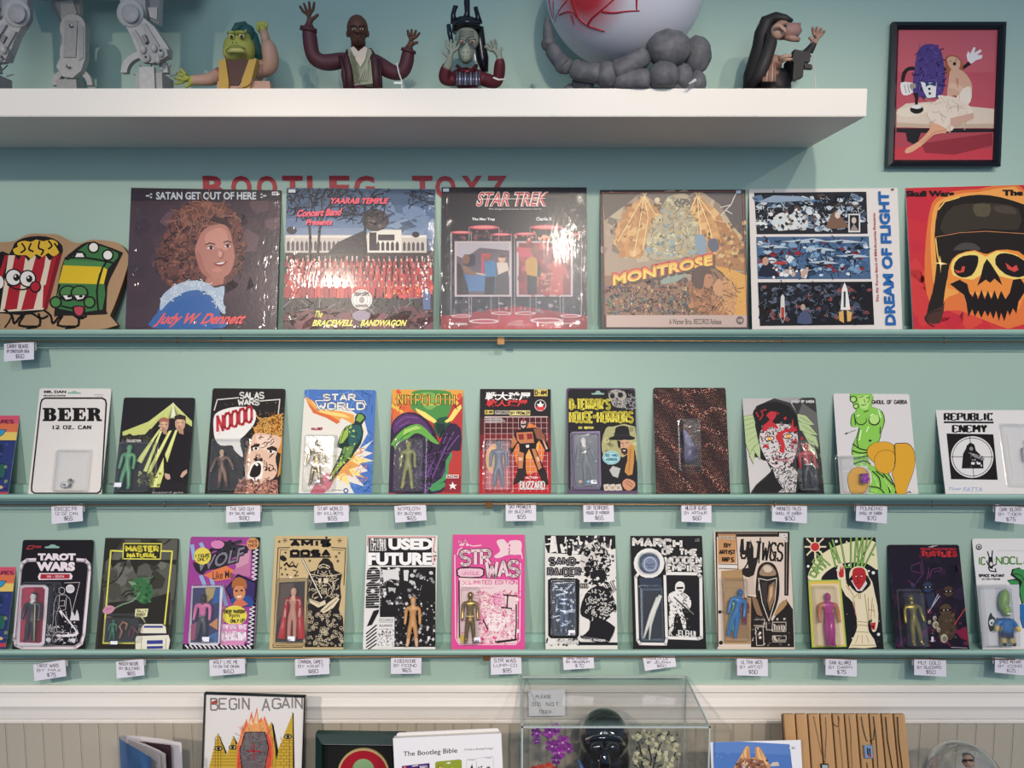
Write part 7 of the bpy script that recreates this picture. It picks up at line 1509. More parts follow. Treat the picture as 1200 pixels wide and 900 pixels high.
for q in ([(828, 110, 18, .01), (822, 70, 11, .01), (832, 32, 11, .01), (845, 34, 6, .01)], [(884, 100, 20, .015), (890, 60, 12, .015), (888, 12, 14, .015), (888, -50, 10, .01)], [(945, 112, 18, .01), (940, 75, 11, .01), (930, 36, 10, .01), (922, 40, 6, .01)], [(826, 110, 10, .02), (850, 112, 10, .03), (884, 104, 12, .036), (920, 112, 10, .03), (945, 112, 10, .02)]): S4.tube(b, q, BK, 10)
S4.tube(b, [(800, 118, 10, 0), (806, 160, 12, 0), (815, 205, 10, 0)], '#1c2838', 8); S4.tube(b, [(955, 125, 12, 0), (950, 200, 26, -.01), (962, 280, 30, -.01), (975, 345, 16, -.01)], BK, 12); b.build('headdress', mat('black_gloss', attr=True, rough=.25), S4.T, True)
b = MB(); c = S4.q(888, 12, .015); b.tube([S4.q(888, 2, .015), S4.q(888, 12, .015)], .0042, '#b8b4ac', 12); b.build('metal_band', M_GOLD, S4.T)
b = MB(); S4.tube(b, [(842, 316, 9, .028), (865, 338, 9, .04), (888, 344, 9, .044), (912, 338, 9, .04), (934, 314, 9, .028)], '#64202a', 8)
for k in range(9): x = 842 + k*13; S4.tube(b, [(x, 350-abs(k-4)*2, 4, .034+.010*math.sin(k/8*3.14)), (x-1+k*.2, 380, 6, .036+.012*math.sin(k/8*3.14)), (x, 408, 7, .034+.010*math.sin(k/8*3.14))], '#8f8fa0' if k % 2 else '#5c5c70', 8)
b.build('chest_plate', mat('silver_paint', attr=True, rough=.3, metal=.5), S4.T, True)
b = MB(); S4.tube(b, [(925, 260, 4, .05), (930, 290, 4, .05)], '#e4e0dc', 6); S4.tube(b, [(1015, 372, 4, .045), (1040, 382, 4, .05), (1075, 380, 4, .03)], '#e4e0dc', 6); b.build('string', M_CLOTH, S4.T)

# --- giant eyeball held by skeletal fingers
S5 = Sculpt('eyeball_sculpture', 'huge white bloodshot eyeball resting on grey skeletal fingers', 'sculpture', 732, .158, 620, 0, .3)
cx, cy, rr = 374, -64, 308
def eye_col(mb):
    for i, v in enumerate(mb.v):
        q = Vector(v) - cc; a = math.atan2(q.z, q.x); d = q.normalized(); t = max(0.0, 1 - (d - hot).length / .55); k = min(1, t*1.6)
        base = lin('#d4d2da'); red = lin('#b83038'); mb.c[i] = tuple(base[j]*(1-k)+red[j]*k for j in range(3)) + (1,)
cc = S5.q(cx, cy, 0); ER = S5.m(rr)*.968
hot = (S5.q(205, -30, .12) - cc).normalized()
b = MB(); b.ell(cc, (ER,)*3, '#fff', 96, 60); eye_col(b); b.build('eyeball', mat('satin_white_paint', attr=True, rough=.4), S5.T, True)
# iris on the far upper side
b = MB(); up = Vector((-.35, -.55, .76)).normalized(); 
for rad, cl in ((.42, '#8c9c3c'), (.2, '#141414')):
    e1 = up.orthogonal().normalized(); e2 = up.cross(e1); v = [cc + (up*math.cos(rad) + (e1*math.cos(t) + e2*math.sin(t))*math.sin(rad))*(ER+.0008+.0005*(rad < .3)) for t in [2*math.pi*k/32 for k in range(32)]]
    n0 = len(b.v); v.append(cc + up*(ER+.0012+.0008*(rad < .3))); b.add(v, [(k, (k+1) % 32, 32) for k in range(32)], cl)
bpy_iris = b.build('iris', M_TOY, S5.T, True)
b = MB()
def onsph(x, y):
    px, py = S5.z[0]+x*.3, S5.z[1]+y*.3; d = ray(px, py).normalized(); o = CAM - S5.B - cc; bb = o.dot(d); disc = bb*bb - (o.length_squared - ER*ER)
    return (CAM - S5.B + d * (-bb - math.sqrt(max(disc, 0))))
for q, w in ((((170, -5), (178, 30), (195, 70), (230, 100), (262, 112), (295, 122)), 5), (((118, 58), (150, 46), (172, 50), (186, 66)), 3.5), (((165, 55), (172, 78), (176, 96)), 3), (((230, 96), (245, 72), (270, 50), (300, 25), (340, -10)), 4.5), (((285, 45), (330, 50), (380, 44), (432, 42)), 4), (((420, -10), (420, 20), (420, 42)), 4), (((78, -10), (82, 25), (90, 60), (98, 78)), 3), (((150, 0), (125, 30), (108, 60), (100, 90)), 2.6), (((95, 0), (94, 40), (98, 66)), 2.5)):
    P_ = smoothpts(q, False, 4); b.tube([onsph(x, y) for x, y in P_], [S5.m(w)*(1-.5*i/len(P_)) for i in range(len(P_))], '#b0202c', 6)
b.build('vein', M_TOY, S5.T, True)
BN = mat('stone_grey_paint', attr=True, rough=.6, bump=(70, .6, .003), var=(60, .35))
B0 = '#626164'
def bone(q, col=B0):
    J = [(x, y, r, col, d_) for x, y, r, d_ in q]; E = [(i, i+1) for i in range(len(q)-1)]; return J, E
def bones(L):
    for q in L:
        J, E = bone(q); S5.skin('finger_bone', J, E, BN, sub=2)
bones([
 [(70, 62, 8, .05), (72, 110, 18, .055), (78, 160, 24, .06), (70, 190, 30, .06)],
 [(82, 180, 32, .06), (100, 215, 28, .07), (125, 245, 30, .075), (150, 265, 38, .08)],
 [(165, 262, 42, .08), (200, 280, 38, .09), (240, 285, 34, .095), (290, 290, 46, .10)],
 [(165, 320, 28, .06), (210, 330, 22, .07), (250, 338, 20, .08)],
 [(320, 285, 50, .10), (370, 270, 40, .105), (420, 240, 36, .11), (470, 205, 44, .11)],
 [(320, 320, 40, .10), (380, 320, 44, .10), (440, 310, 44, .11), (480, 320, 38, .11)]])
b = MB(); nz = lambda d: 1 + .03*math.sin(9*d.x+3)*math.sin(8*d.z)
for x, y, rx, ry, d_ in ((76, 172, 27, 26, .058), (138, 256, 36, 30, .076), (306, 292, 46, 46, .098), (545, 190, 80, 64, .11), (655, 215, 52, 66, .085), (525, 296, 56, 50, .115), (600, 298, 36, 46, .10), (655, 325, 34, 44, .09), (620, 345, 36, 34, .09), (560, 352, 40, 26, .1), (455, 345, 50, 30, .10), (360, 355, 70, 24, .09), (250, 358, 80, 16, .07), (160, 350, 24, 20, .06)): S5.ell(b, x, y, rx, ry, min(rx, ry)*.9, B0, d_, 20, 14, 0, nz)
b.build('knuckles', BN, S5.T, True)
b = MB(); c = S5.q(400, 330, 0); b.tube([(c.x, 0, .0), (c.x, 0, .02), (c.x, 0, .045)], [.075, .07, .05], B0, 20); b.build('base', BN, S5.T, True)
b = MB(); S5.tube(b, [(625, 332, 6, .135), (650, 312, 6, .13)], '#c8c4c0', 6); b.build('string', M_CLOTH, S5.T)

for o in S5.T.children:
    for v in o.data.vertices: v.co.z = max(v.co.z, .0006)

# --- hooded figure with pale long face
S6 = Sculpt('bust_figurine', 'bust of a hooded brown-robed creature with long pale snout pointing upward', 'figurine', 910, .13, 620, 0, .3)
DK, FL = '#241f1f', '#a07a68'
J = [(960, 400, (95, 60), DK), (960, 340, (90, 55), DK), (950, 270, (60, 45), FL), (955, 210, (36, 30), FL)]; E = [(0, 1), (1, 2), (2, 3)]
n = len(J); J += [(1010, 290, 36, DK, .01), (1050, 250, 30, DK, .02), (1090, 205, 20, DK, .025), (1108, 180, 14, DK, .025)]; E += [(1, n), (n, n+1), (n+1, n+2), (n+2, n+3)]
hand(J, E, n+3, 1122, 165, -80, 62, FL, .025, .7, .008, 7)
S6.skin('body', J, E, M_CLOTH)
b = MB(); S6.ell(b, 985, 118, 34, 34, 34, FL, .02, 16, 12); S6.tube(b, [(985, 125, 28, .03), (1015, 122, 30, .035), (1045, 118, 26, .035), (1058, 112, 14, .035)], '#94706a', 12); S6.tube(b, [(1000, 146, 10, .04), (1030, 150, 12, .045), (1054, 156, 8, .04)], FL, 10); S6.ell(b, 1000, 102, 6, 6, 5, '#1c1416', .058, 8, 6); S6.tube(b, [(1052, 96, 6, .04), (1062, 92, 4, .04)], FL, 6); 
b.build('head', M_CLOTH, S6.T, True); b = MB(); S6.tube(b, [(905, 90, 10, 0), (903, 110, 14, 0)], '#b0a08c', 8); b.build('hair_knot', M_CLOTH, S6.T, True); b = MB()
for k in range(5): S6.tube(b, [(925+k*9, 240+k*2, 4, .045), (915+k*11, 318, 6, .052)], '#b08c7c' if k % 2 else '#8c6a5c', 6)
b.build('chest', M_CLOTH, S6.T, True)
b = MB(); S6.tube(b, [(1028, 84, 8, .02), (1000, 72, 14, .02), (965, 68, 20, .01), (930, 85, 28, 0), (912, 130, 30, 0), (908, 180, 34, 0), (895, 240, 38, 0), (872, 300, 34, 0), (862, 350, 26, 0)], DK, 12); S6.tube(b, [(950, 110, 16, .03), (945, 170, 22, .04), (925, 230, 24, .045), (900, 290, 26, .045), (865, 325, 18, .03)], '#2c2626', 12); b.build('hood', M_CLOTH, S6.T, True)
b = MB(); S6.ell(b, 972, 122, 26, 28, 18, '#b08c78', .048, 12, 8)
for k in range(4): S6.tube(b, [(960+k*8, 112, 6, .058), (975+k*7, 98+k*4, 5, .062), (985+k*5, 108+k*6, 4, .064)], '#b89480', 6)
b.build('hand', M_CLOTH, S6.T, True); b = MB(); S6.tube(b, [(975, 230, 10, .05), (1000, 220, 9, .058), (1025, 218, 5, .06)], '#b08c78', 8); S6.tube(b, [(985, 238, 8, .05), (1008, 232, 6, .058), (1030, 232, 4, .06)], '#b08c78', 8); b.build('hand', M_CLOTH, S6.T, True)
b = MB(); S6.pr(b, '1038,192 1100,205 1098,240 1075,242 1070,300 1030,312 1035,245 1028,235', .045, .062, '#1f1b1c'); S6.pr(b, '1075,245 1105,252 1108,268 1078,266', .05, .06, '#2c2626'); b.build('black_block', M_CLOTH, S6.T)
b = MB(); c = S6.q(958, 320, 0); b.tube([(c.x, 0, 0), (c.x, 0, c.z-.002), (c.x, 0, c.z)], [.032, .032, .030], '#2a2220', 24); b.build('base', M_CLOTH, S6.T)
b = MB(); S6.tube(b, [(1098, 212, 4, .055), (1108, 215, 3, .05)], '#d8d4d0', 6); S6.tube(b, [(1108, 215, 2, .05), (1114, 280, 2, .03), (1120, 345, 2, .02)], '#d8d4d0', 5); b.build('string', M_CLOTH, S6.T)

# ------------------------------------------------------------------ framed picture on the wall
P = Panel([(1044,27.4),(1174.8,28.1),(1170.2,196.3),(1037.4,196.3)], .012, None, 0.03)
P.T = thing('framed_picture', 'black framed picture of a purple shape and a reclining woman on pink', 'picture', P.M)
P.T['label'] = 'black framed pink picture of a reclining woman in white beside a purple shape'
w2, h = P.w/2, P.h; fw = .0145; M_BLKF = mat('black_frame_gloss', '#141418', .3)
def frame_bars(T, w2, h, fw, th, m, y1=0.0):
    for q in ([(-w2, 0), (w2, 0), (w2-fw, fw), (-w2+fw, fw)], [(w2, 0), (w2, h), (w2-fw, h-fw), (w2-fw, fw)], [(w2, h), (-w2, h), (-w2+fw, h-fw), (w2-fw, h-fw)], [(-w2, h), (-w2, 0), (-w2+fw, fw), (-w2+fw, h-fw)]):
        b = MB(); o_, i_ = q[:2], q[2:]
        n = 4; v = [(q[0][0], y1, q[0][1]), (q[1][0], y1, q[1][1]), (q[2][0], y1, q[2][1]), (q[3][0], y1, q[3][1])]
        f = [(v[0][0], -th*.75, v[0][2]), (v[1][0], -th*.75, v[1][2]), (v[2][0], -th*.55, v[2][2]), (v[3][0], -th*.55, v[3][2])]
        mid = [tuple((Vector(f[a])*.45 + Vector(f[c])*.55)) for a, c in ((0, 3), (1, 2))]; mid = [(p[0], -th, p[2]) for p in mid]
        b.add(v + f + mid, [(3, 2, 1, 0), (0, 1, 5, 4), (2, 3, 7, 6), (1, 2, 6, 9, 5), (3, 0, 4, 8, 7), (4, 5, 9, 8), (8, 9, 6, 7)]); b.build('frame_bar', m, T)
frame_bars(P.T, w2, h, fw, .014, M_BLKF)
b = MB(); b.box((-w2+fw*.8, -.004, fw*.8), (w2-fw*.8, 0, h-fw*.8), '#30282c'); pic = b.build('backing_board', M_INK, P.T)
P.bd = (-w2+fw, fw, w2-fw, h-fw); P.zoom(980, 0, .2444); P.lay = 150
P.bg('#b8505c'); P.p('#c05c66', '297,148 757,150 750,350 290,350'); P.p('#a8444e', '280,625 745,640 742,766 275,766'); P.p('#c03c48', '275,715 400,690 742,720 742,766 275,766'); P.p('#8c2c38', '400,690 742,640 742,700 560,745 420,735')
P.p('#d8c4b0', '285,530 330,500 460,490 600,510 750,525 748,615 520,618 283,612', 0); P.p('#c0a890', '283,590 480,600 748,595 748,617 283,613'); P.p('#e0d0bc', '290,530 420,500 460,520 380,560 300,560', 2); P.p('#1c1a20', '283,617 748,620 748,636 400,640 380,700 335,680 328,640 283,636')
P.p('#1c1418', '372,325 340,325 312,350 305,400 318,402 328,360 345,342 375,340', 2); P.p('#1c1418', '505,320 520,330 520,345 505,345'); P.p('#1c1418', '595,325 625,300 640,312 600,340'); P.p('#e4dcd8', '618,270 625,248 635,262 652,230 662,232 655,258 685,240 690,250 668,268 695,268 690,285 665,292 640,310 622,292', 0); P.p('#e4dcd8', '304,400 340,398 370,405 372,432 350,455 318,460 305,440', 2); P.l('#3a3034', 2.5, '320,410 330,450', '335,408 345,448', '345,415 360,440')
P.p('#4a3878', '385,250 410,222 440,215 475,222 500,260 512,330 515,400 500,460 470,475 400,470 365,450 362,400 372,320', 3); P.scrib('#33265a', 4, 60, (368, 222, 508, 465), 26, 4, poly='385,250 410,222 440,215 475,222 500,260 512,330 510,400 500,455 400,465 368,450 365,400 375,320', bend=.9); P.scrib('#6c5ca0', 3, 30, (375, 230, 500, 450), 18, 5, bend=.9)
P.p('#e0dcd8', '398,395 425,402 475,398 470,470 430,474 412,440'); P.p('#2a3c6c', '420,395 440,405 475,395 470,418 442,410 424,420'); P.e('#1c1418', 440, 430, 6, 6); P.e('#1c1418', 442, 452, 6, 6)
P.p('#9c9080', '348,405 375,405 375,425 350,430'); P.p('#1c1418', '362,450 385,448 388,470 384,505 372,505 372,475'); P.e('#1c1418', 380, 528, 32, 20); P.p('#e0dcd8', '352,520 362,508 395,508 405,520 380,526')
P.p('#9c5a3c', '518,290 530,270 570,272 595,300 602,350 590,365 540,350 525,375 520,330', 3); P.p('#cfa288', '525,285 555,275 585,295 585,325 565,345 535,325', 3); P.e('#3a1c1c', 560, 310, 8, 9, 20); P.l('#5c3428', 2.5, '535,300 548,296', '562,292 574,290'); P.p('#cfa288', '545,335 600,345 640,400 640,450 600,480 560,460 525,470 530,400', 3); P.p('#d8b098', '540,400 590,415 610,440 600,455 560,430 535,425', 2); P.p('#b88468', '565,380 575,430 580,380')
P.p('#e4d4c4', '600,430 635,420 642,470 620,510 560,515 480,470 500,460 560,480', 2); P.p('#e0cebc', '440,520 500,465 560,470 620,500 650,545 600,570 550,575 560,610 535,635 480,610 430,560', 2); P.scrib('#c4a894', 3, 30, (450, 480, 640, 610), 40, 6, bend=.3)
P.p('#c8a08c', '540,570 650,545 652,570 560,612 540,605'); P.p('#d8a080', '450,590 520,620 515,640 460,650 410,695 360,730 325,738 330,715 390,680 440,625', 2); P.l('#b87858', 3, '520,625 460,640 400,690')
P.done(P.T)

# ------------------------------------------------------------------ goods on the table under the ledges
def tpanel(corners, depmid, lean, yaw, label, name, cat, th, m, r=0, partname='panel', dz=0.0, zfoot=None):
    """corners at the lower edge of the photo; the foot is carried on down to the table"""
    P = Panel(corners, depmid, None, lean, yaw)
    zf = (ZT + .0005 if zfoot is None else zfoot) + dz
    ext = (P.O.z - zf - abs(P.X.z)*P.w/2) / P.Z.z
    P.O = P.O - P.Z*ext; P.h += ext; P.M.translation = P.O; P.bd = (-P.w/2, 0, P.w/2, P.h); P.cr = r
    P.T = thing(name, label, cat, P.M)
    if th:
        b = MB(); b.prism(rrect(-P.w/2, 0, P.w/2, P.h, r) if r else [(-P.w/2, 0), (P.w/2, 0), (P.w/2, P.h), (-P.w/2, P.h)], 0, th); b.build(partname, m, P.T)
    return P

# --- thin framed print of a burning coffin
P = tpanel([(241.7,813.3),(360,812.8),(354,900),(235.8,900)], .10, .10, 0, 'thin black framed print reading BEGIN AGAIN above a flaming coffin and yellow pyramids', 'framed_print', 'print', .004, M_BLKF, partname='backing_board')
frame_bars(P.T, P.w/2, P.h, .003, .008, M_BLKF)
P.bd = (-P.w/2+.003, .003, P.w/2-.003, P.h-.003); P.zoom(220, 780, 1/6.0); P.bg('#e2dcd8')
for ch, x0, x1, y0, y1 in (('B', 164, 212, 232, 312), ('E', 224, 276, 232, 304), ('G', 296, 345, 232, 306), ('I', 352, 372, 230, 306), ('N', 388, 432, 228, 306), ('A', 526, 578, 236, 318), ('G', 598, 655, 232, 300), ('A', 664, 718, 228, 300), ('I', 726, 748, 226, 298), ('N', 760, 806, 226, 300)): P.st('#6c6466', 11, ch, x0, y0, x1, y1, jit=2); P.st('#a8a09e', 3, ch, x0, y0, x1, y1)
P.p('#a4483c', '165,255 205,240 210,262 172,275'); 
Y = '#c8a43c'
for q in ('212,470 150,720 300,720 268,610', '322,492 270,640 280,720 380,720 350,560', '590,395 560,440 590,720 640,720 625,650', '740,330 600,680 590,720 748,720'): P.p(Y, q)
for q in ('212,470 222,490 276,610 268,625', '322,492 352,545 342,560', '590,395 605,420 638,600 625,665', '735,325 745,335 752,720 740,720 738,345'): P.p('#1c181a', q)
for y in range(500, 720, 22): P.l('#7c6428', 3, *[[(x0, y), (x1, y)] for x0, x1 in ((205-(y-470)*.22, 222+(y-470)*.35), (318-(y-492)*.2, 330+(y-492)*.15), (730-(y-330)*.33, 738))if x1 > x0])
for y in range(500, 720, 22): P.l('#7c6428', 3, *[[(x, y), (x, y+22)] for x in (195, 215, 235, 640+(y % 44), 680+(y % 44), 715, 600, 618)])
for x, y in ((218, 580), (318, 572), (706, 496)): P.e('#1c181a', x, y, 28, 18); P.e('#b8a878', x, y, 22, 11); P.e('#1c181a', x, y, 10, 10)
P.p('#e07048', '345,720 350,560 385,460 415,370 425,420 450,320 465,390 488,290 500,390 520,360 530,400 540,350 560,400 580,460 600,520 605,620 590,720', 0); P.p('#e8a060', '400,460 440,390 450,420 490,330 500,400 545,380 560,470'); P.p('#d04c38', '355,640 370,540 400,470 560,470 590,560 590,700 570,720 350,720'); P.p('#f0c8a0', '430,400 452,360 460,420'); P.p('#f0c8a0', '470,400 488,320 495,410'); P.p('#e88858', '362,560 380,430 395,470 380,560'); P.scrib('#f0b080', 3, 26, (360, 420, 590, 480), 30, 5, bend=.2)
P.p('#2a2426', '405,462 548,462 575,575 545,720 380,720 366,590'); P.p('#6c6264', '412,468 542,468 568,576 540,720 388,720 373,590'); P.scrib('#4a4244', 3, 60, (380, 470, 565, 720), 60, 6, bend=.1); P.scrib('#8c8284', 2, 50, (380, 470, 565, 720), 60, 7, bend=.1)
P.l('#a82c34', 10, '466,545 468,655', '425,598 515,600')
P.done(P.T)

# --- dark green shadow box
P = tpanel([(373,856.3),(476,856.3),(476,900),(371,900)], .14, .06, 0, 'deep dark green shadow box frame with a red disc inside', 'shadow_box', 'frame', 0, None)
M_GRN = mat('dark_green_gloss', '#16302c', .25); w2, h = P.w/2, P.h; D = .028
b = MB(); b.box((-w2, -.002, 0), (w2, .0, h), '#14110f'); b.build('back_board', mat('black_felt', '#0d0d0e', .9), P.T)
for q in ([(-w2, 0), (w2, 0), (w2-.016, .016), (-w2+.016, .016)], [(w2, 0), (w2, h), (w2-.016, h-.016), (w2-.016, .016)], [(w2, h), (-w2, h), (-w2+.016, h-.016), (w2-.016, h-.016)], [(-w2, h), (-w2, 0), (-w2+.016, .016), (-w2+.016, h-.016)]):
    b = MB(); v0 = [(x, 0, z) for x, z in q]; v1 = [(q[0][0], -D*.6, q[0][1]), (q[1][0], -D*.6, q[1][1]), (q[2][0], -D, q[2][1]), (q[3][0], -D, q[3][1])]
    b.add(v0+v1, [(3, 2, 1, 0), (0, 1, 5, 4), (1, 2, 6, 5), (2, 3, 7, 6), (3, 0, 4, 7), (4, 5, 6, 7)]); b.build('frame_bar', M_GRN, P.T)
b = MB(); b.tube([(-w2+.018, -.020, h-.020), (w2-.018, -.020, h-.020)], .0008, '#d8d8d4', 6); b.build('inner_edge', M_INK, P.T)
P.zoom(360, 780, .21667); c = P.loc(305, 540, .006); r_ = abs(P.loc(445, 540, .006)[0] - c[0])
b = MB(); n = 36; b.prism([(c[0]+r_*math.cos(2*math.pi*k/n), c[1]-.018+r_*math.sin(2*math.pi*k/n)) for k in range(n)], -.007, -.003, '#b8a070'); disc = b.build('disc', M_INK, P.T)
b = MB(); b.prism([(c[0]+r_*.92*math.cos(2*math.pi*k/n), c[1]-.018+r_*.92*math.sin(2*math.pi*k/n)) for k in range(n)], -.0085, -.007, '#a01c2c'); b.ell((c[0], -.009, c[1]-.006), (r_*.42, .004, r_*.40), '#7fa070', 18, 10)
b.build('badge', M_INK, disc)

# --- booklet
P = tpanel([(462,868),(586.6,857.5),(589,900),(462,905)], .26, .10, 0, 'white booklet reading The Bootleg Bible with small pictures of cards', 'booklet', 'book', .012, mat('paper_block', '#d8d2cc', .6, var=(200, .08, (.1, 1, .1))), r=0, partname='pages')
b = MB(); b.prism([(-P.w/2-.001, 0), (P.w/2+.001, 0), (P.w/2+.001, P.h+.001), (-P.w/2-.001, P.h+.001)], -.0006, 0, '#e6e2e4'); b.build('front_cover', M_INK, P.T)
b = MB(); b.prism(rrect(-P.w/2+.004, 0, P.w/2-.003, P.h+.006, .006), .012, .0135, '#dcd6d2'); b.build('back_cover', M_INK, P.T)
P.bd = (-P.w/2, 0, P.w/2, P.h); P.lay = 22; P.zoom(360, 780, .21667)
P.t('#2a282c', 'The Bootleg Bible', 520, 464, 812, 498, .008, 0, 20); P.t('#3a383c', 'A Guide to Bootleg Packages', 848, 448, 1006, 462, 0, 0, 8)
P.p('#4a2468', '512,542 662,526 664,600 512,600'); P.p('#e6e2e4', '565,543 585,538 600,536 600,541 570,546'); P.e('#c86848', 528, 549, 8, 6); P.r('#2a1840', 600, 545, 655, 600); P.st('#d8c8e0', 4, 'WARS', 610, 540, 650, 556)
P.p('#8f9a34', '692,526 700,518 825,506 836,512 838,600 695,600', 0); P.p('#e6e2e4', '750,528 765,520 778,522 770,530'); P.l('#a83430', 5, '705,550 712,538 716,552 724,538 728,552'); P.rnd(['#6c7424', '#a8b04c'], 20, (700, 550, 830, 600), (5, 12), 3)
P.p('#d0ccd0', '860,506 1008,486 1010,600 862,600'); P.p('#e6e2e4', '864,510 1004,491 1006,600 866,600'); P.t('#2a282c', 'The Saga of', 868, 506, 912, 514, .01, 0, 2); P.t('#2a282c', 'Toys', 962, 494, 996, 503, .01, 0, 2); P.p('#2a282c', '880,560 892,530 900,565'); P.rnd(['#4a4648', '#8c888a'], 14, (925, 540, 1000, 600), (5, 12), 4); P.l('#8c888a', 2, '915,515 918,600')
P.done(P.T)

# --- open magazine standing on its edge
T_ = Matrix.Translation((W(175, 880, .2).x, -.20, ZT)); mg = thing('open_magazine', 'open magazine with blue cover standing upright, pages fanned', 'magazine', T_)
org = T_.translation
def wq(px, py, dep): return W(px, py, dep) - org
def leaf(path, topo, col, name, m, th=.0008):
    """curved sheet standing on the table: path of (px, py_top, dep)"""
    b = MB(); P_ = [wq(x, y, d_) for x, y, d_ in path]; n = len(P_); v = []
    for p in P_: v += [(p.x, p.y, 0), (p.x, p.y, p.z)]
    v += [(a[0], a[1]+th, a[2]) for a in v]
    f = [(2*i, 2*i+2, 2*i+3, 2*i+1) for i in range(n-1)] + [(2*n+2*i+1, 2*n+2*i+3, 2*n+2*i+2, 2*n+2*i) for i in range(n-1)] + [(2*i+1, 2*i+3, 2*n+2*i+3, 2*n+2*i+1) for i in range(n-1)] + [(0, 1, 2*n+1, 2*n), (2*n-1, 2*n-2, 4*n-2, 4*n-1)]
    b.add(v, f, col); return b.build(name, m, mg)
M_BLUEC = mat('cloudy_blue_cover', '#3c6290', .35, var=(30, .5, (1, 1, .3)))
cv = leaf([(139, 863, .20), (140, 866, .215), (148, 871, .24), (160, 878, .265), (177, 888, .29)], 0, '#3c6290', 'front_cover', M_BLUEC)
leaf([(139, 862.5, .199), (148, 862.2, .17), (165, 863, .15), (190, 866, .145), (212.5, 870.5, .15)], 0, '#dcd4d8', 'back_cover', M_INK)
leaf([(155, 869, .19), (172, 870, .185), (200, 873.5, .18)], 0, '#3a2a32', 'page', M_INK)
leaf([(150, 866, .19), (165, 873, .205), (180, 882, .222), (188, 886, .23)], 0, '#d0c8c8', 'page', M_INK)
leaf([(150, 866, .188), (170, 872, .200), (186, 879, .212), (194, 884, .22)], 0, '#c8c0c0', 'page', M_INK)
b = MB(); c = wq(203.5, 882, .144)
b.tube([c + Vector((.007*math.cos(a), -.003, .0085*math.sin(a))) for a in [2*math.pi*k/16 for k in range(17)]], .0006, '#b04a44', 5); b.build('stamp', M_INK, mg)

# --- clear acrylic display case
y0c, y1c = .24, .030                           # front and back distance from wall
zc = W(720, 852, .24).z
xa, xb = W(612, 852, .24).x, W(831.5, 852, .24).x
cs = thing('acrylic_case', 'clear acrylic display case on the table with its lid edges catching light', 'case', Matrix.Translation(((xa+xb)/2, -(y0c+y1c)/2, ZT)))
hw, hd, hh = (xb-xa)/2, (y0c-y1c)/2, zc-ZT; t_ = .003
def pane(a, c, n='panel'): b = MB(); b.box(a, c); return b.build(n, M_ACRYL, cs)
def sheet(q, n='panel'): b = MB(); b.add(q, [(0, 1, 2, 3)]); return b.build(n, M_ACRYL, cs)
sheet([(-hw, -hd, 0), (hw, -hd, 0), (hw, -hd, hh), (-hw, -hd, hh)]); sheet([(hw, -hd, 0), (hw, hd, 0), (hw, hd, hh), (hw, -hd, hh)]); sheet([(-hw, hd, 0), (-hw, -hd, 0), (-hw, -hd, hh), (-hw, hd, hh)])
sheet([(hw, hd, 0), (-hw, hd, 0), (-hw, hd, hh), (hw, hd, hh)]); sheet([(-hw, -hd, hh), (hw, -hd, hh), (hw, hd, hh), (-hw, hd, hh)], 'lid')
M_EDGE = mat('acrylic_edge_bright', '#b4bebb', .12, spec=.8)
for a, c in (((-hw, -hd, hh), (hw, -hd, hh)), ((-hw, hd, hh), (hw, hd, hh)), ((-hw, -hd, hh), (-hw, hd, hh)), ((hw, -hd, hh), (hw, hd, hh)), ((-hw, -hd, 0), (-hw, -hd, hh)), ((hw, -hd, 0), (hw, -hd, hh)), ((hw, hd, 0), (hw, hd, hh)), ((-hw, hd, 0), (-hw, hd, hh))):
    b = MB(); e = .0015; A, C = Vector(a), Vector(c); lo = Vector([min(A[i], C[i])-e for i in range(3)]); hi = Vector([max(A[i], C[i])+e for i in range(3)]); b.box(lo, hi); b.build('edge', M_EDGE, cs)
for x in (-hw+.032, -hw+.055): pass
P = Panel([(619.3, 808.8), (661.7, 808.3), (662.6, 838.8), (619.6, 839)], y1c + .004)
sg = thing('paper_sign', 'small white paper sign reading PLEASE DO NOT TOUCH on the case back panel', 'sign', P.M)
b = MB(); b.box((-P.w/2, 0, 0), (P.w/2, .0005, P.h), '#eceaec'); b.build('paper', M_INK, sg); P.zoom(590, 760, .21667)
P.st('#57525a', 2.6, 'PLEASE', 176, 252, 256, 268, gap=.5, jit=.6); P.st('#57525a', 2.6, 'DO NOT', 158, 292, 298, 310, gap=.7, jit=.6); P.st('#57525a', 2.6, 'TOUCH', 192, 334, 256, 350, gap=.5, jit=.6); P.done(sg, 'writing')

# --- glossy black head inside the case
S7 = Sculpt('black_bust', 'glossy black helmeted head standing inside the acrylic case', 'sculpture', 707, .13, 590, 760, .21667, ZT + .001)
M_BG = mat('black_glass_glaze', '#070709', .08, spec=.8, coat=1.0, bump=(60, .35, .004))
b = MB(); S7.ell(b, 545, 470, 142, 150, 140, '#08080a', 0, 36, 24); b.build('helmet', M_BG, S7.T, True)
b = MB(); S7.ell(b, 545, 610, 150, 190, 120, '#08080a', -.02, 32, 20); b.build('helmet_flare', M_BG, S7.T, True)
b = MB(); S7.tube(b, [(452, 500, 14, .10), (500, 484, 16, .112), (560, 480, 16, .115), (625, 492, 14, .105), (650, 520, 10, .09)], '#08080a', 10); b.build('brow', M_BG, S7.T, True)
for x in (505, 590): b = MB(); S7.ell(b, x, 535, 34, 24, 20, '#08080a', .10, 16, 10); b.build('eye_lens', M_BG, S7.T, True)
b = MB(); S7.tube(b, [(548, 540, 16, .115), (548, 620, 30, .12), (548, 700, 40, .10)], '#08080a', 12); b.build('snout', M_BG, S7.T, True)
b = MB(); z = S7.q(545, 640, 0).z; b.tube([(0, 0, 0), (0, 0, .03), (0, 0, .09), (0, 0, z)], [.095, .10, .075, .05], '#08080a', 28); b.build('shoulders', M_BG, S7.T, True)
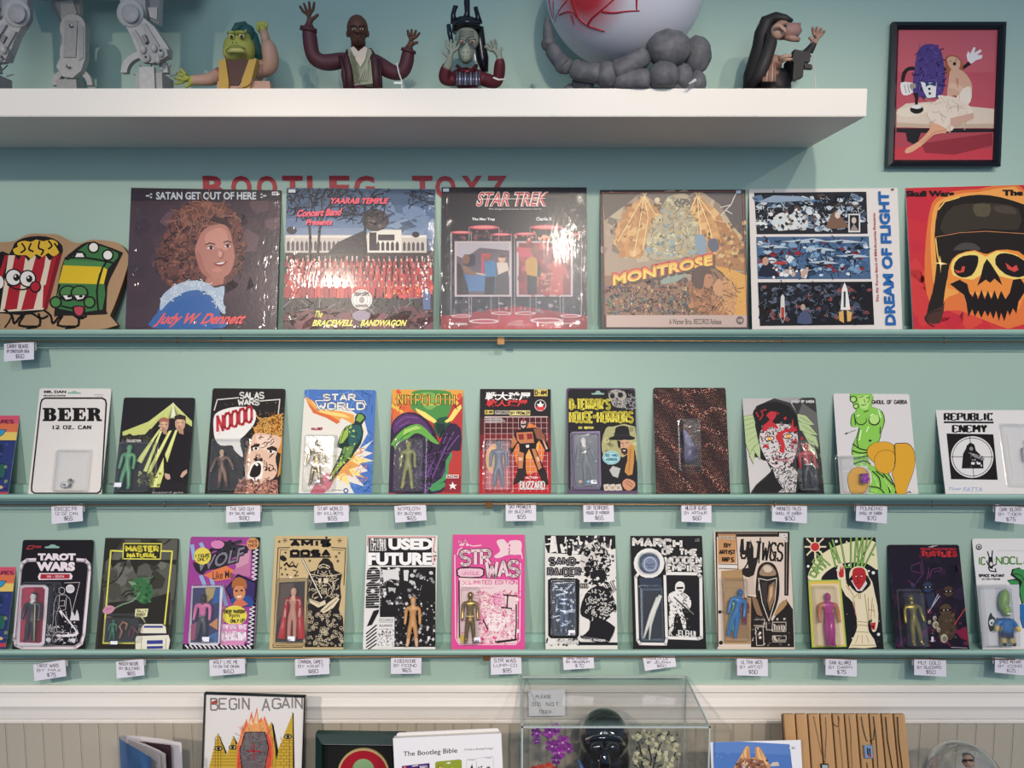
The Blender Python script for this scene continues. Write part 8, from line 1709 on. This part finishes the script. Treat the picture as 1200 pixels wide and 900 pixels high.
b = MB(); S7.tube(b, [(405, 600, 8, .05), (425, 650, 12, .06), (440, 700, 12, .06)], '#3c5c8c', 8); b.build('blue_band', M_TOY, S7.T, True)

# --- orchids and blossom sprays in the case
M_PETAL = mat('flower_petal', attr=True, rough=.5, var=(200, .15))
def flower(name_parent, c, r, col, col2, n=5, tilt=0.0, seed=0, petal='petal'):
    R = random.Random(seed); b = MB()
    for k in range(n):
        a = 2*math.pi*k/n + tilt; u = Vector((math.cos(a), 0, math.sin(a))); p = Vector((-math.sin(a), 0, math.cos(a)))
        v = [c, c + u*r*.45 + p*r*.38 + Vector((0, -r*.15, 0)), c + u*r*.85 + p*r*.30 + Vector((0, -r*.05, 0)), c + u*r + Vector((0, r*.05, 0)), c + u*r*.85 - p*r*.30 + Vector((0, -r*.05, 0)), c + u*r*.45 - p*r*.38 + Vector((0, -r*.15, 0))]
        b.add(v, [(0, 5, 4, 3), (0, 3, 2, 1)], col)
    b.ell(c + Vector((0, -r*.2, 0)), (r*.16,)*3, col2, 8, 5)
    return b.build(petal, M_PETAL, name_parent)
S8 = Sculpt('orchid_spray', 'purple orchid stem with several blooms inside the left of the case', 'flower', 640, .17, 590, 760, .21667, ZT + .001)
b = MB(); S8.tube(b, [(290, 900, 5, 0), (300, 700, 5, 0), (275, 560, 4, .005), (235, 480, 4, .005), (180, 450, 3, .005)], '#4a5c34', 6); b.build('stem', M_PETAL, S8.T, True)
for i, (x, y, r, c) in enumerate(((178, 455, 34, '#7a2c8c'), (178, 500, 22, '#6c2480'), (250, 450, 44, '#8c2c94'), (285, 430, 34, '#9c3aa4'), (320, 505, 46, '#8c2c90'), (262, 525, 40, '#7c2484'), (300, 560, 44, '#982ca0'), (352, 540, 32, '#7c2484'), (285, 600, 32, '#6c2078'))): flower(S8.T, S8.q(x, y, .012 + .004*(i % 3)), S8.m(r), c, '#d8a8d0', 5, i*.5, i, 'bloom')
S9 = Sculpt('red_flowers', 'low red and orange flowers at the lower left inside the case', 'flower', 637, .19, 590, 760, .21667, ZT + .001)
b = MB(); S9.tube(b, [(225, 1100, 5, 0), (225, 700, 5, 0), (225, 660, 3, 0)], '#4a5c34', 6); b.build('stem', M_PETAL, S9.T, True)
for i, (x, y, r, c) in enumerate(((165, 655, 26, '#a83028'), (200, 650, 30, '#b83c28'), (245, 640, 30, '#c04030'), (270, 655, 24, '#982828'), (180, 680, 28, '#c86030'), (230, 680, 34, '#b03028'))): flower(S9.T, S9.q(x, y, .01), S9.m(r), c, '#e0a040', 7, i*.3, i, 'bloom')
S10 = Sculpt('blossom_branch', 'dark branches with tiny cream blossoms inside the right of the case', 'flower', 770, .13, 590, 760, .21667, ZT + .001)
b = MB(); R = random.Random(9); ends = []
for q in ([(760, 1000, 6, 0), (770, 760, 6, 0), (745, 560, 4, .01), (720, 470, 3, .01)], [(770, 900, 6, 0), (800, 680, 5, 0), (830, 560, 4, .01), (880, 460, 3, 0)], [(780, 900, 5, 0), (870, 690, 5, 0), (920, 600, 4, 0), (940, 520, 3, .01)], [(770, 800, 5, 0), (800, 600, 4, .02), (780, 500, 3, .02), (800, 450, 3, .02)], [(770, 800, 5, .02), (740, 640, 4, .03), (710, 580, 3, .03)]): S10.tube(b, q, '#2c3024', 6)
b.build('branch', M_PETAL, S10.T, True)
b = MB()
for k in range(60):
    x, y = R.uniform(700, 950), R.uniform(450, 720); c = S10.q(x, y, R.uniform(-.02, .03)); a = R.uniform(0, 6.28); r = S10.m(R.uniform(12, 22)); u = Vector((math.cos(a), 0, math.sin(a)))*r; p = Vector((-math.sin(a), R.uniform(-.6, .6), math.cos(a)))*r*.35
    b.add([c-u, c+p, c+u, c-p], [(0, 3, 2, 1)], R.choice(['#3c4a30', '#4c5838', '#2c3828']))
o = b.build('foliage', M_PETAL, S10.T); o['kind'] = 'stuff'
proto = None; cl = [(735, 470), (760, 455), (800, 470), (840, 450), (880, 455), (715, 480), (790, 500), (820, 520), (850, 490), (900, 500), (930, 520), (760, 560), (800, 560), (835, 560), (870, 570), (720, 575), (740, 600), (705, 600), (840, 600), (880, 610), (915, 600), (770, 630), (800, 640), (860, 640), (940, 560), (820, 490), (780, 475), (895, 535), (730, 630), (900, 640)]
for k, (x, y) in enumerate(cl):
    for e in range(3):
        c = S10.q(x+R.uniform(-14, 14), y+R.uniform(-12, 12), R.uniform(.01, .04))
        if proto is None:
            proto = flower(S10.T, Vector((0, 0, 0)), S10.m(13), '#c8c4a0', '#e0d89c', 5, 0, 0, 'blossom'); proto.location = c
        else:
            o = proto.copy(); COL.objects.link(o); o.parent = S10.T; o.location = c; o.rotation_euler = (R.uniform(-.7, .7), R.uniform(0, 6), R.uniform(-.7, .7)); o.scale = (R.uniform(.7, 1.3),)*3
# --- leaning photo print
P = tpanel([(832.7,865.5),(936,871.5),(942.5,900),(833,897)], .20, .18, 0, 'white-bordered photo of carved golden spires against blue sky', 'photo_print', 'print', .0012, M_CARD, partname='paper')
P.zoom(820, 780, .15833); P.bg('#e4e2e6'); P.p('#4f74b4', '98,550 665,582 690,800 104,800'); P.p('#5c80bc', '98,550 665,582 675,660 100,640')
G_ = '#c08a5c'
P.p(G_, '250,760 290,690 300,670 340,600 350,592 368,600 375,690 385,680 412,680 410,610 425,598 445,605 480,660 520,740 530,800 240,800'); P.p('#e0b078', '300,680 345,598 358,600 350,680'); P.p('#e0b078', '420,605 435,602 510,735 480,730 430,680'); P.p('#8c5c44', '290,700 380,690 470,700 500,760 270,760'); P.rnd(['#5c3c34', '#e0b890', '#9c6c54', '#b8a8a8'], 60, (270, 695, 500, 800), (6, 14), 3); P.p('#c8b8a8', '540,715 580,712 590,740 540,745 515,740'); P.l('#6c4434', 3, '320,640 330,690', '440,620 465,690', '350,610 352,690')
P.e('#f0eef0', 690, 608, 26, 22); P.ring('#8c8890', 2, 690, 608, 20, 17); P.st('#5c5860', 3, '$3', 680, 602, 700, 616); P.rnd(['#e8e4e8'], 6, (100, 640, 240, 700), (2, 4), 4)
P.done(P.T)

# --- slatted rack of necklaces
P = Panel([(917,836.2),(1060,836.2),(1067,900),(922,900)], .16, None, .30, level=True)
ext = (P.O.z - ZT - .0005 - abs(P.X.z)*P.w/2)/P.Z.z; P.O = P.O - P.Z*ext; P.h += ext; P.M.translation = P.O
P.T = thing('necklace_rack', 'pale wooden rack of upright slats carrying bead chains', 'rack', P.M)
M_OAK = mat('oak_slats', '#b98d5e', .5, var=(40, .25, (1, 1, .06)))
N = 10; sw = P.w/N; b = MB(); b.box((-P.w/2, .004, 0), (P.w/2, .012, P.h-.004)); b.build('back_board', mat('dark_oak', '#5c4028', .6), P.T)
slat = None
for k in range(N):
    x0 = -P.w/2 + k*sw; b = MB(); b.box((0, -.006, 0), (sw-.0022 - (.0012 if k in (0, 1) else 0), .004, P.h), bev=.0006) if slat is None else None
    if slat is None: slat = b.build('slat', M_OAK, P.T); slat.location = (x0, 0, 0)
    else: o = slat.copy(); COL.objects.link(o); o.parent = P.T; o.location = (x0, 0, 0)
P.zoom(820, 780, .15833)
for j, (q, lab, col, cat_) in enumerate((([(845, 380), (870, 500), (900, 640), (928, 715), (932, 620), (938, 500), (932, 380)], 'bronze chain with a dark rectangular pendant on the left of the rack', '#5c4430', 0),
        ([(1025, 372), (1036, 500), (1045, 600), (1055, 700), (1062, 800)], 'brown bead chain hanging down the middle of the rack', '#5a3a28', 0),
        ([(1106, 375), (1118, 480), (1122, 600), (1128, 700), (1132, 800)], 'brown bead chain hanging right of the middle of the rack', '#5a3a28', 0),
        ([(975, 350), (980, 400), (1000, 440), (1025, 448), (1034, 400), (1026, 372)], 'short loop of brown beads draped over the top of the rack', '#6c4a34', 0))):
    Q = [P.loc(x, y, .009) for x, y in smoothpts(q, False, 6)]; base = P.O + P.X*Q[0][0] + P.Z*Q[0][1]
    M_ = P.M.copy(); M_.translation = base; t = thing('bead_necklace', lab, 'necklace', M_, 'necklaces on the slatted rack'); pp = [Vector((x-Q[0][0], -.0085, z-Q[0][1])) for x, z in Q]
    L = 0; b = MB(); last = None
    for i in range(len(pp)-1):
        n = max(1, int((pp[i+1]-pp[i]).length/.0017))
        for e in range(n): b.ell(pp[i].lerp(pp[i+1], e/n), (.00085,)*3, col, 6, 4)
    o = b.build('beads', M_TOY, t, True); o['kind'] = 'stuff'
    if j == 0:
        a = P.loc(925, 748, .011); c = Vector((a[0]-Q[0][0], -.011, a[1]-Q[0][1])); b = MB(); b.box(c+Vector((-.008, -.0015, -.014)), c+Vector((.008, .0015, .006)), '#3a3438', bev=.0006); pn = b.build('pendant', M_GOLD, t); b = MB(); b.box(c+Vector((-.006, -.0019, -.012)), c+Vector((.006, -.0014, .004)), '#9ca8a8'); b.build('picture_insert', M_INK, pn)
P.zoom(980, 780, .18333)
Q0 = P.loc(160, 330, .009); base = P.O + P.X*Q0[0] + P.Z*Q0[1]; M_ = P.M.copy(); M_.translation = base
t = thing('pendant_necklace', 'silver framed rectangular pendant on dark cords at the right of the rack', 'necklace', M_, 'necklaces on the slatted rack')
def pl(x, y, o_=.009): a = P.loc(x, y, o_); return Vector((a[0]-Q0[0], -o_, a[1]-Q0[1]))
for q in ([(160, 325), (172, 400), (190, 470), (200, 485)], [(238, 325), (246, 400), (240, 470), (215, 485)], [(238, 325), (254, 450), (262, 560), (268, 660)], [(196, 620), (200, 660)]):
    b = MB(); b.tube([pl(x, y) for x, y in q], .0008, '#1c1614', 6); b.build('cord', M_TOY, t, True)
c = pl(206, 550, .011); b = MB(); b.box(c+Vector((-.0098, -.001, -.0135)), c+Vector((.0098, .0015, .0135)), '#a8acb4', bev=.001); pn = b.build('pendant', M_GOLD, t)
b = MB(); b.box(c+Vector((-.0075, -.0016, -.011)), c+Vector((.0075, -.0009, .011)), '#7c98b8'); b.box(c+Vector((-.004, -.0021, -.006)), c+Vector((-.001, -.0015, .008)), '#16161c'); b.box(c+Vector((.0005, -.0021, -.006)), c+Vector((.0035, -.0015, .007)), '#16161c'); b.ell(c+Vector((.001, -.002, -.007)), (.004, .0012, .003), '#a03c4c', 8, 6); b.build('picture_insert', M_INK, pn)
for j, (xa_, xb_) in enumerate(((316, 350), (392, 415))):
    Q0 = P.loc(xa_, 328, .009); base = P.O + P.X*Q0[0] + P.Z*Q0[1]; M_ = P.M.copy(); M_.translation = base
    t = thing('cord_necklace', ('thin dark cord hanging third slat gap from the right of the rack', 'thin dark cord hanging in the slat gap nearest the right of the rack')[j], 'necklace', M_, 'necklaces on the slatted rack')
    b = MB(); b.tube([pl(xa_, 328), pl((xa_+xb_)/2-4, 480), pl(xb_+(10 if j == 0 else 8), 660)], .0010, '#241a16', 6); b.build('cord', M_TOY, t, True)
    
# --- glass dome with a small man inside
S11 = Sculpt('glass_dome', 'clear glass dome cloche right of the necklace rack', 'dome', 1128, .20, 980, 780, .18333, ZT + .001)
c = S11.q(808, 740, 0); rx = S11.m(252); b = MB(); n = 28; prof_ = [(rx, -c.z+.002), (rx, -c.z*.5), (rx, 0)] + [(rx*math.cos(a), rx*1.02*math.sin(a)) for a in [math.pi/2*k/10 for k in range(1, 11)]]
v = [(c.x + max(r, .0001)*math.cos(2*math.pi*k/n), max(r, .0001)*math.sin(2*math.pi*k/n), c.z + z) for r, z in prof_ for k in range(n)]
b.add(v, [(j*n+k, j*n+(k+1) % n, (j+1)*n+(k+1) % n, (j+1)*n+k) for j in range(len(prof_)-1) for k in range(n)]); b.build('dome', clear('dome_glass', (.97, .98, .98), .05, .05, .75, haze=.03), S11.T, True)
b = MB(); b.tube([(c.x, 0, 0), (c.x, 0, .0018)], rx*1.08, '#3a2c24', 32); b.build('base_plate', M_TOY, S11.T)
S12 = Sculpt('man_figurine', 'tiny dark-haired man in sunglasses and suit standing inside the dome', 'figurine', 1134, .20, 980, 780, .18333, ZT + .004)
J = [(843, 700, (70, 40), '#1c1c22'), (843, 780, (60, 36), '#1c1c22'), (843, 900, (50, 36), '#1c1c22'), (843, 672, 22, '#b0826c')]; E = [(1, 0), (1, 2), (0, 3)]
for s in (-1, 1): n = len(J); J += [(843+s*75, 720, 24, '#1c1c22'), (843+s*95, 810, 20, '#1c1c22'), (843+s*80, 900, 17, '#1c1c22', .01), (843+s*28, 1000, 30, '#1c1c22'), (843+s*30, 1130, 24, '#1c1c22'), (843+s*34, 1240, 20, '#1c1c22')]; E += [(0, n), (n, n+1), (n+1, n+2), (2, n+3), (n+3, n+4), (n+4, n+5)]
S12.skin('body', J, E, M_TOY); b = MB(); S12.ell(b, 843, 612, 34, 44, 38, '#b8886c', .004, 16, 12); S12.tube(b, [(843, 608, 6, .037), (843, 622, 8, .042)], '#b8886c', 8)
for s in (-1, 1): S12.ell(b, 843+s*36, 615, 6, 11, 8, '#a87860', 0, 8, 6)
S12.tube(b, [(830, 640, 3, .038), (843, 637, 3, .040), (858, 640, 3, .038)], '#6c3c34', 6); b.build('head', M_TOY, S12.T, True)
b = MB(); S12.ell(b, 843, 584, 35, 22, 38, '#1c1614', -.003, 16, 10); b.build('hair', M_TOY, S12.T, True)
b = MB()
S12.tube(b, [(812, 606, 8, .034), (828, 606, 9, .040), (843, 604, 4, .042), (858, 606, 9, .040), (874, 606, 8, .034)], '#2c1c1c', 8); b.build('sunglasses', M_TOY, S12.T, True)
b = MB(); S12.pr(b, '822,672 843,700 864,672 850,740 836,740', .030, .034, '#d8d4d0'); b.build('shirt', M_TOY, S12.T)
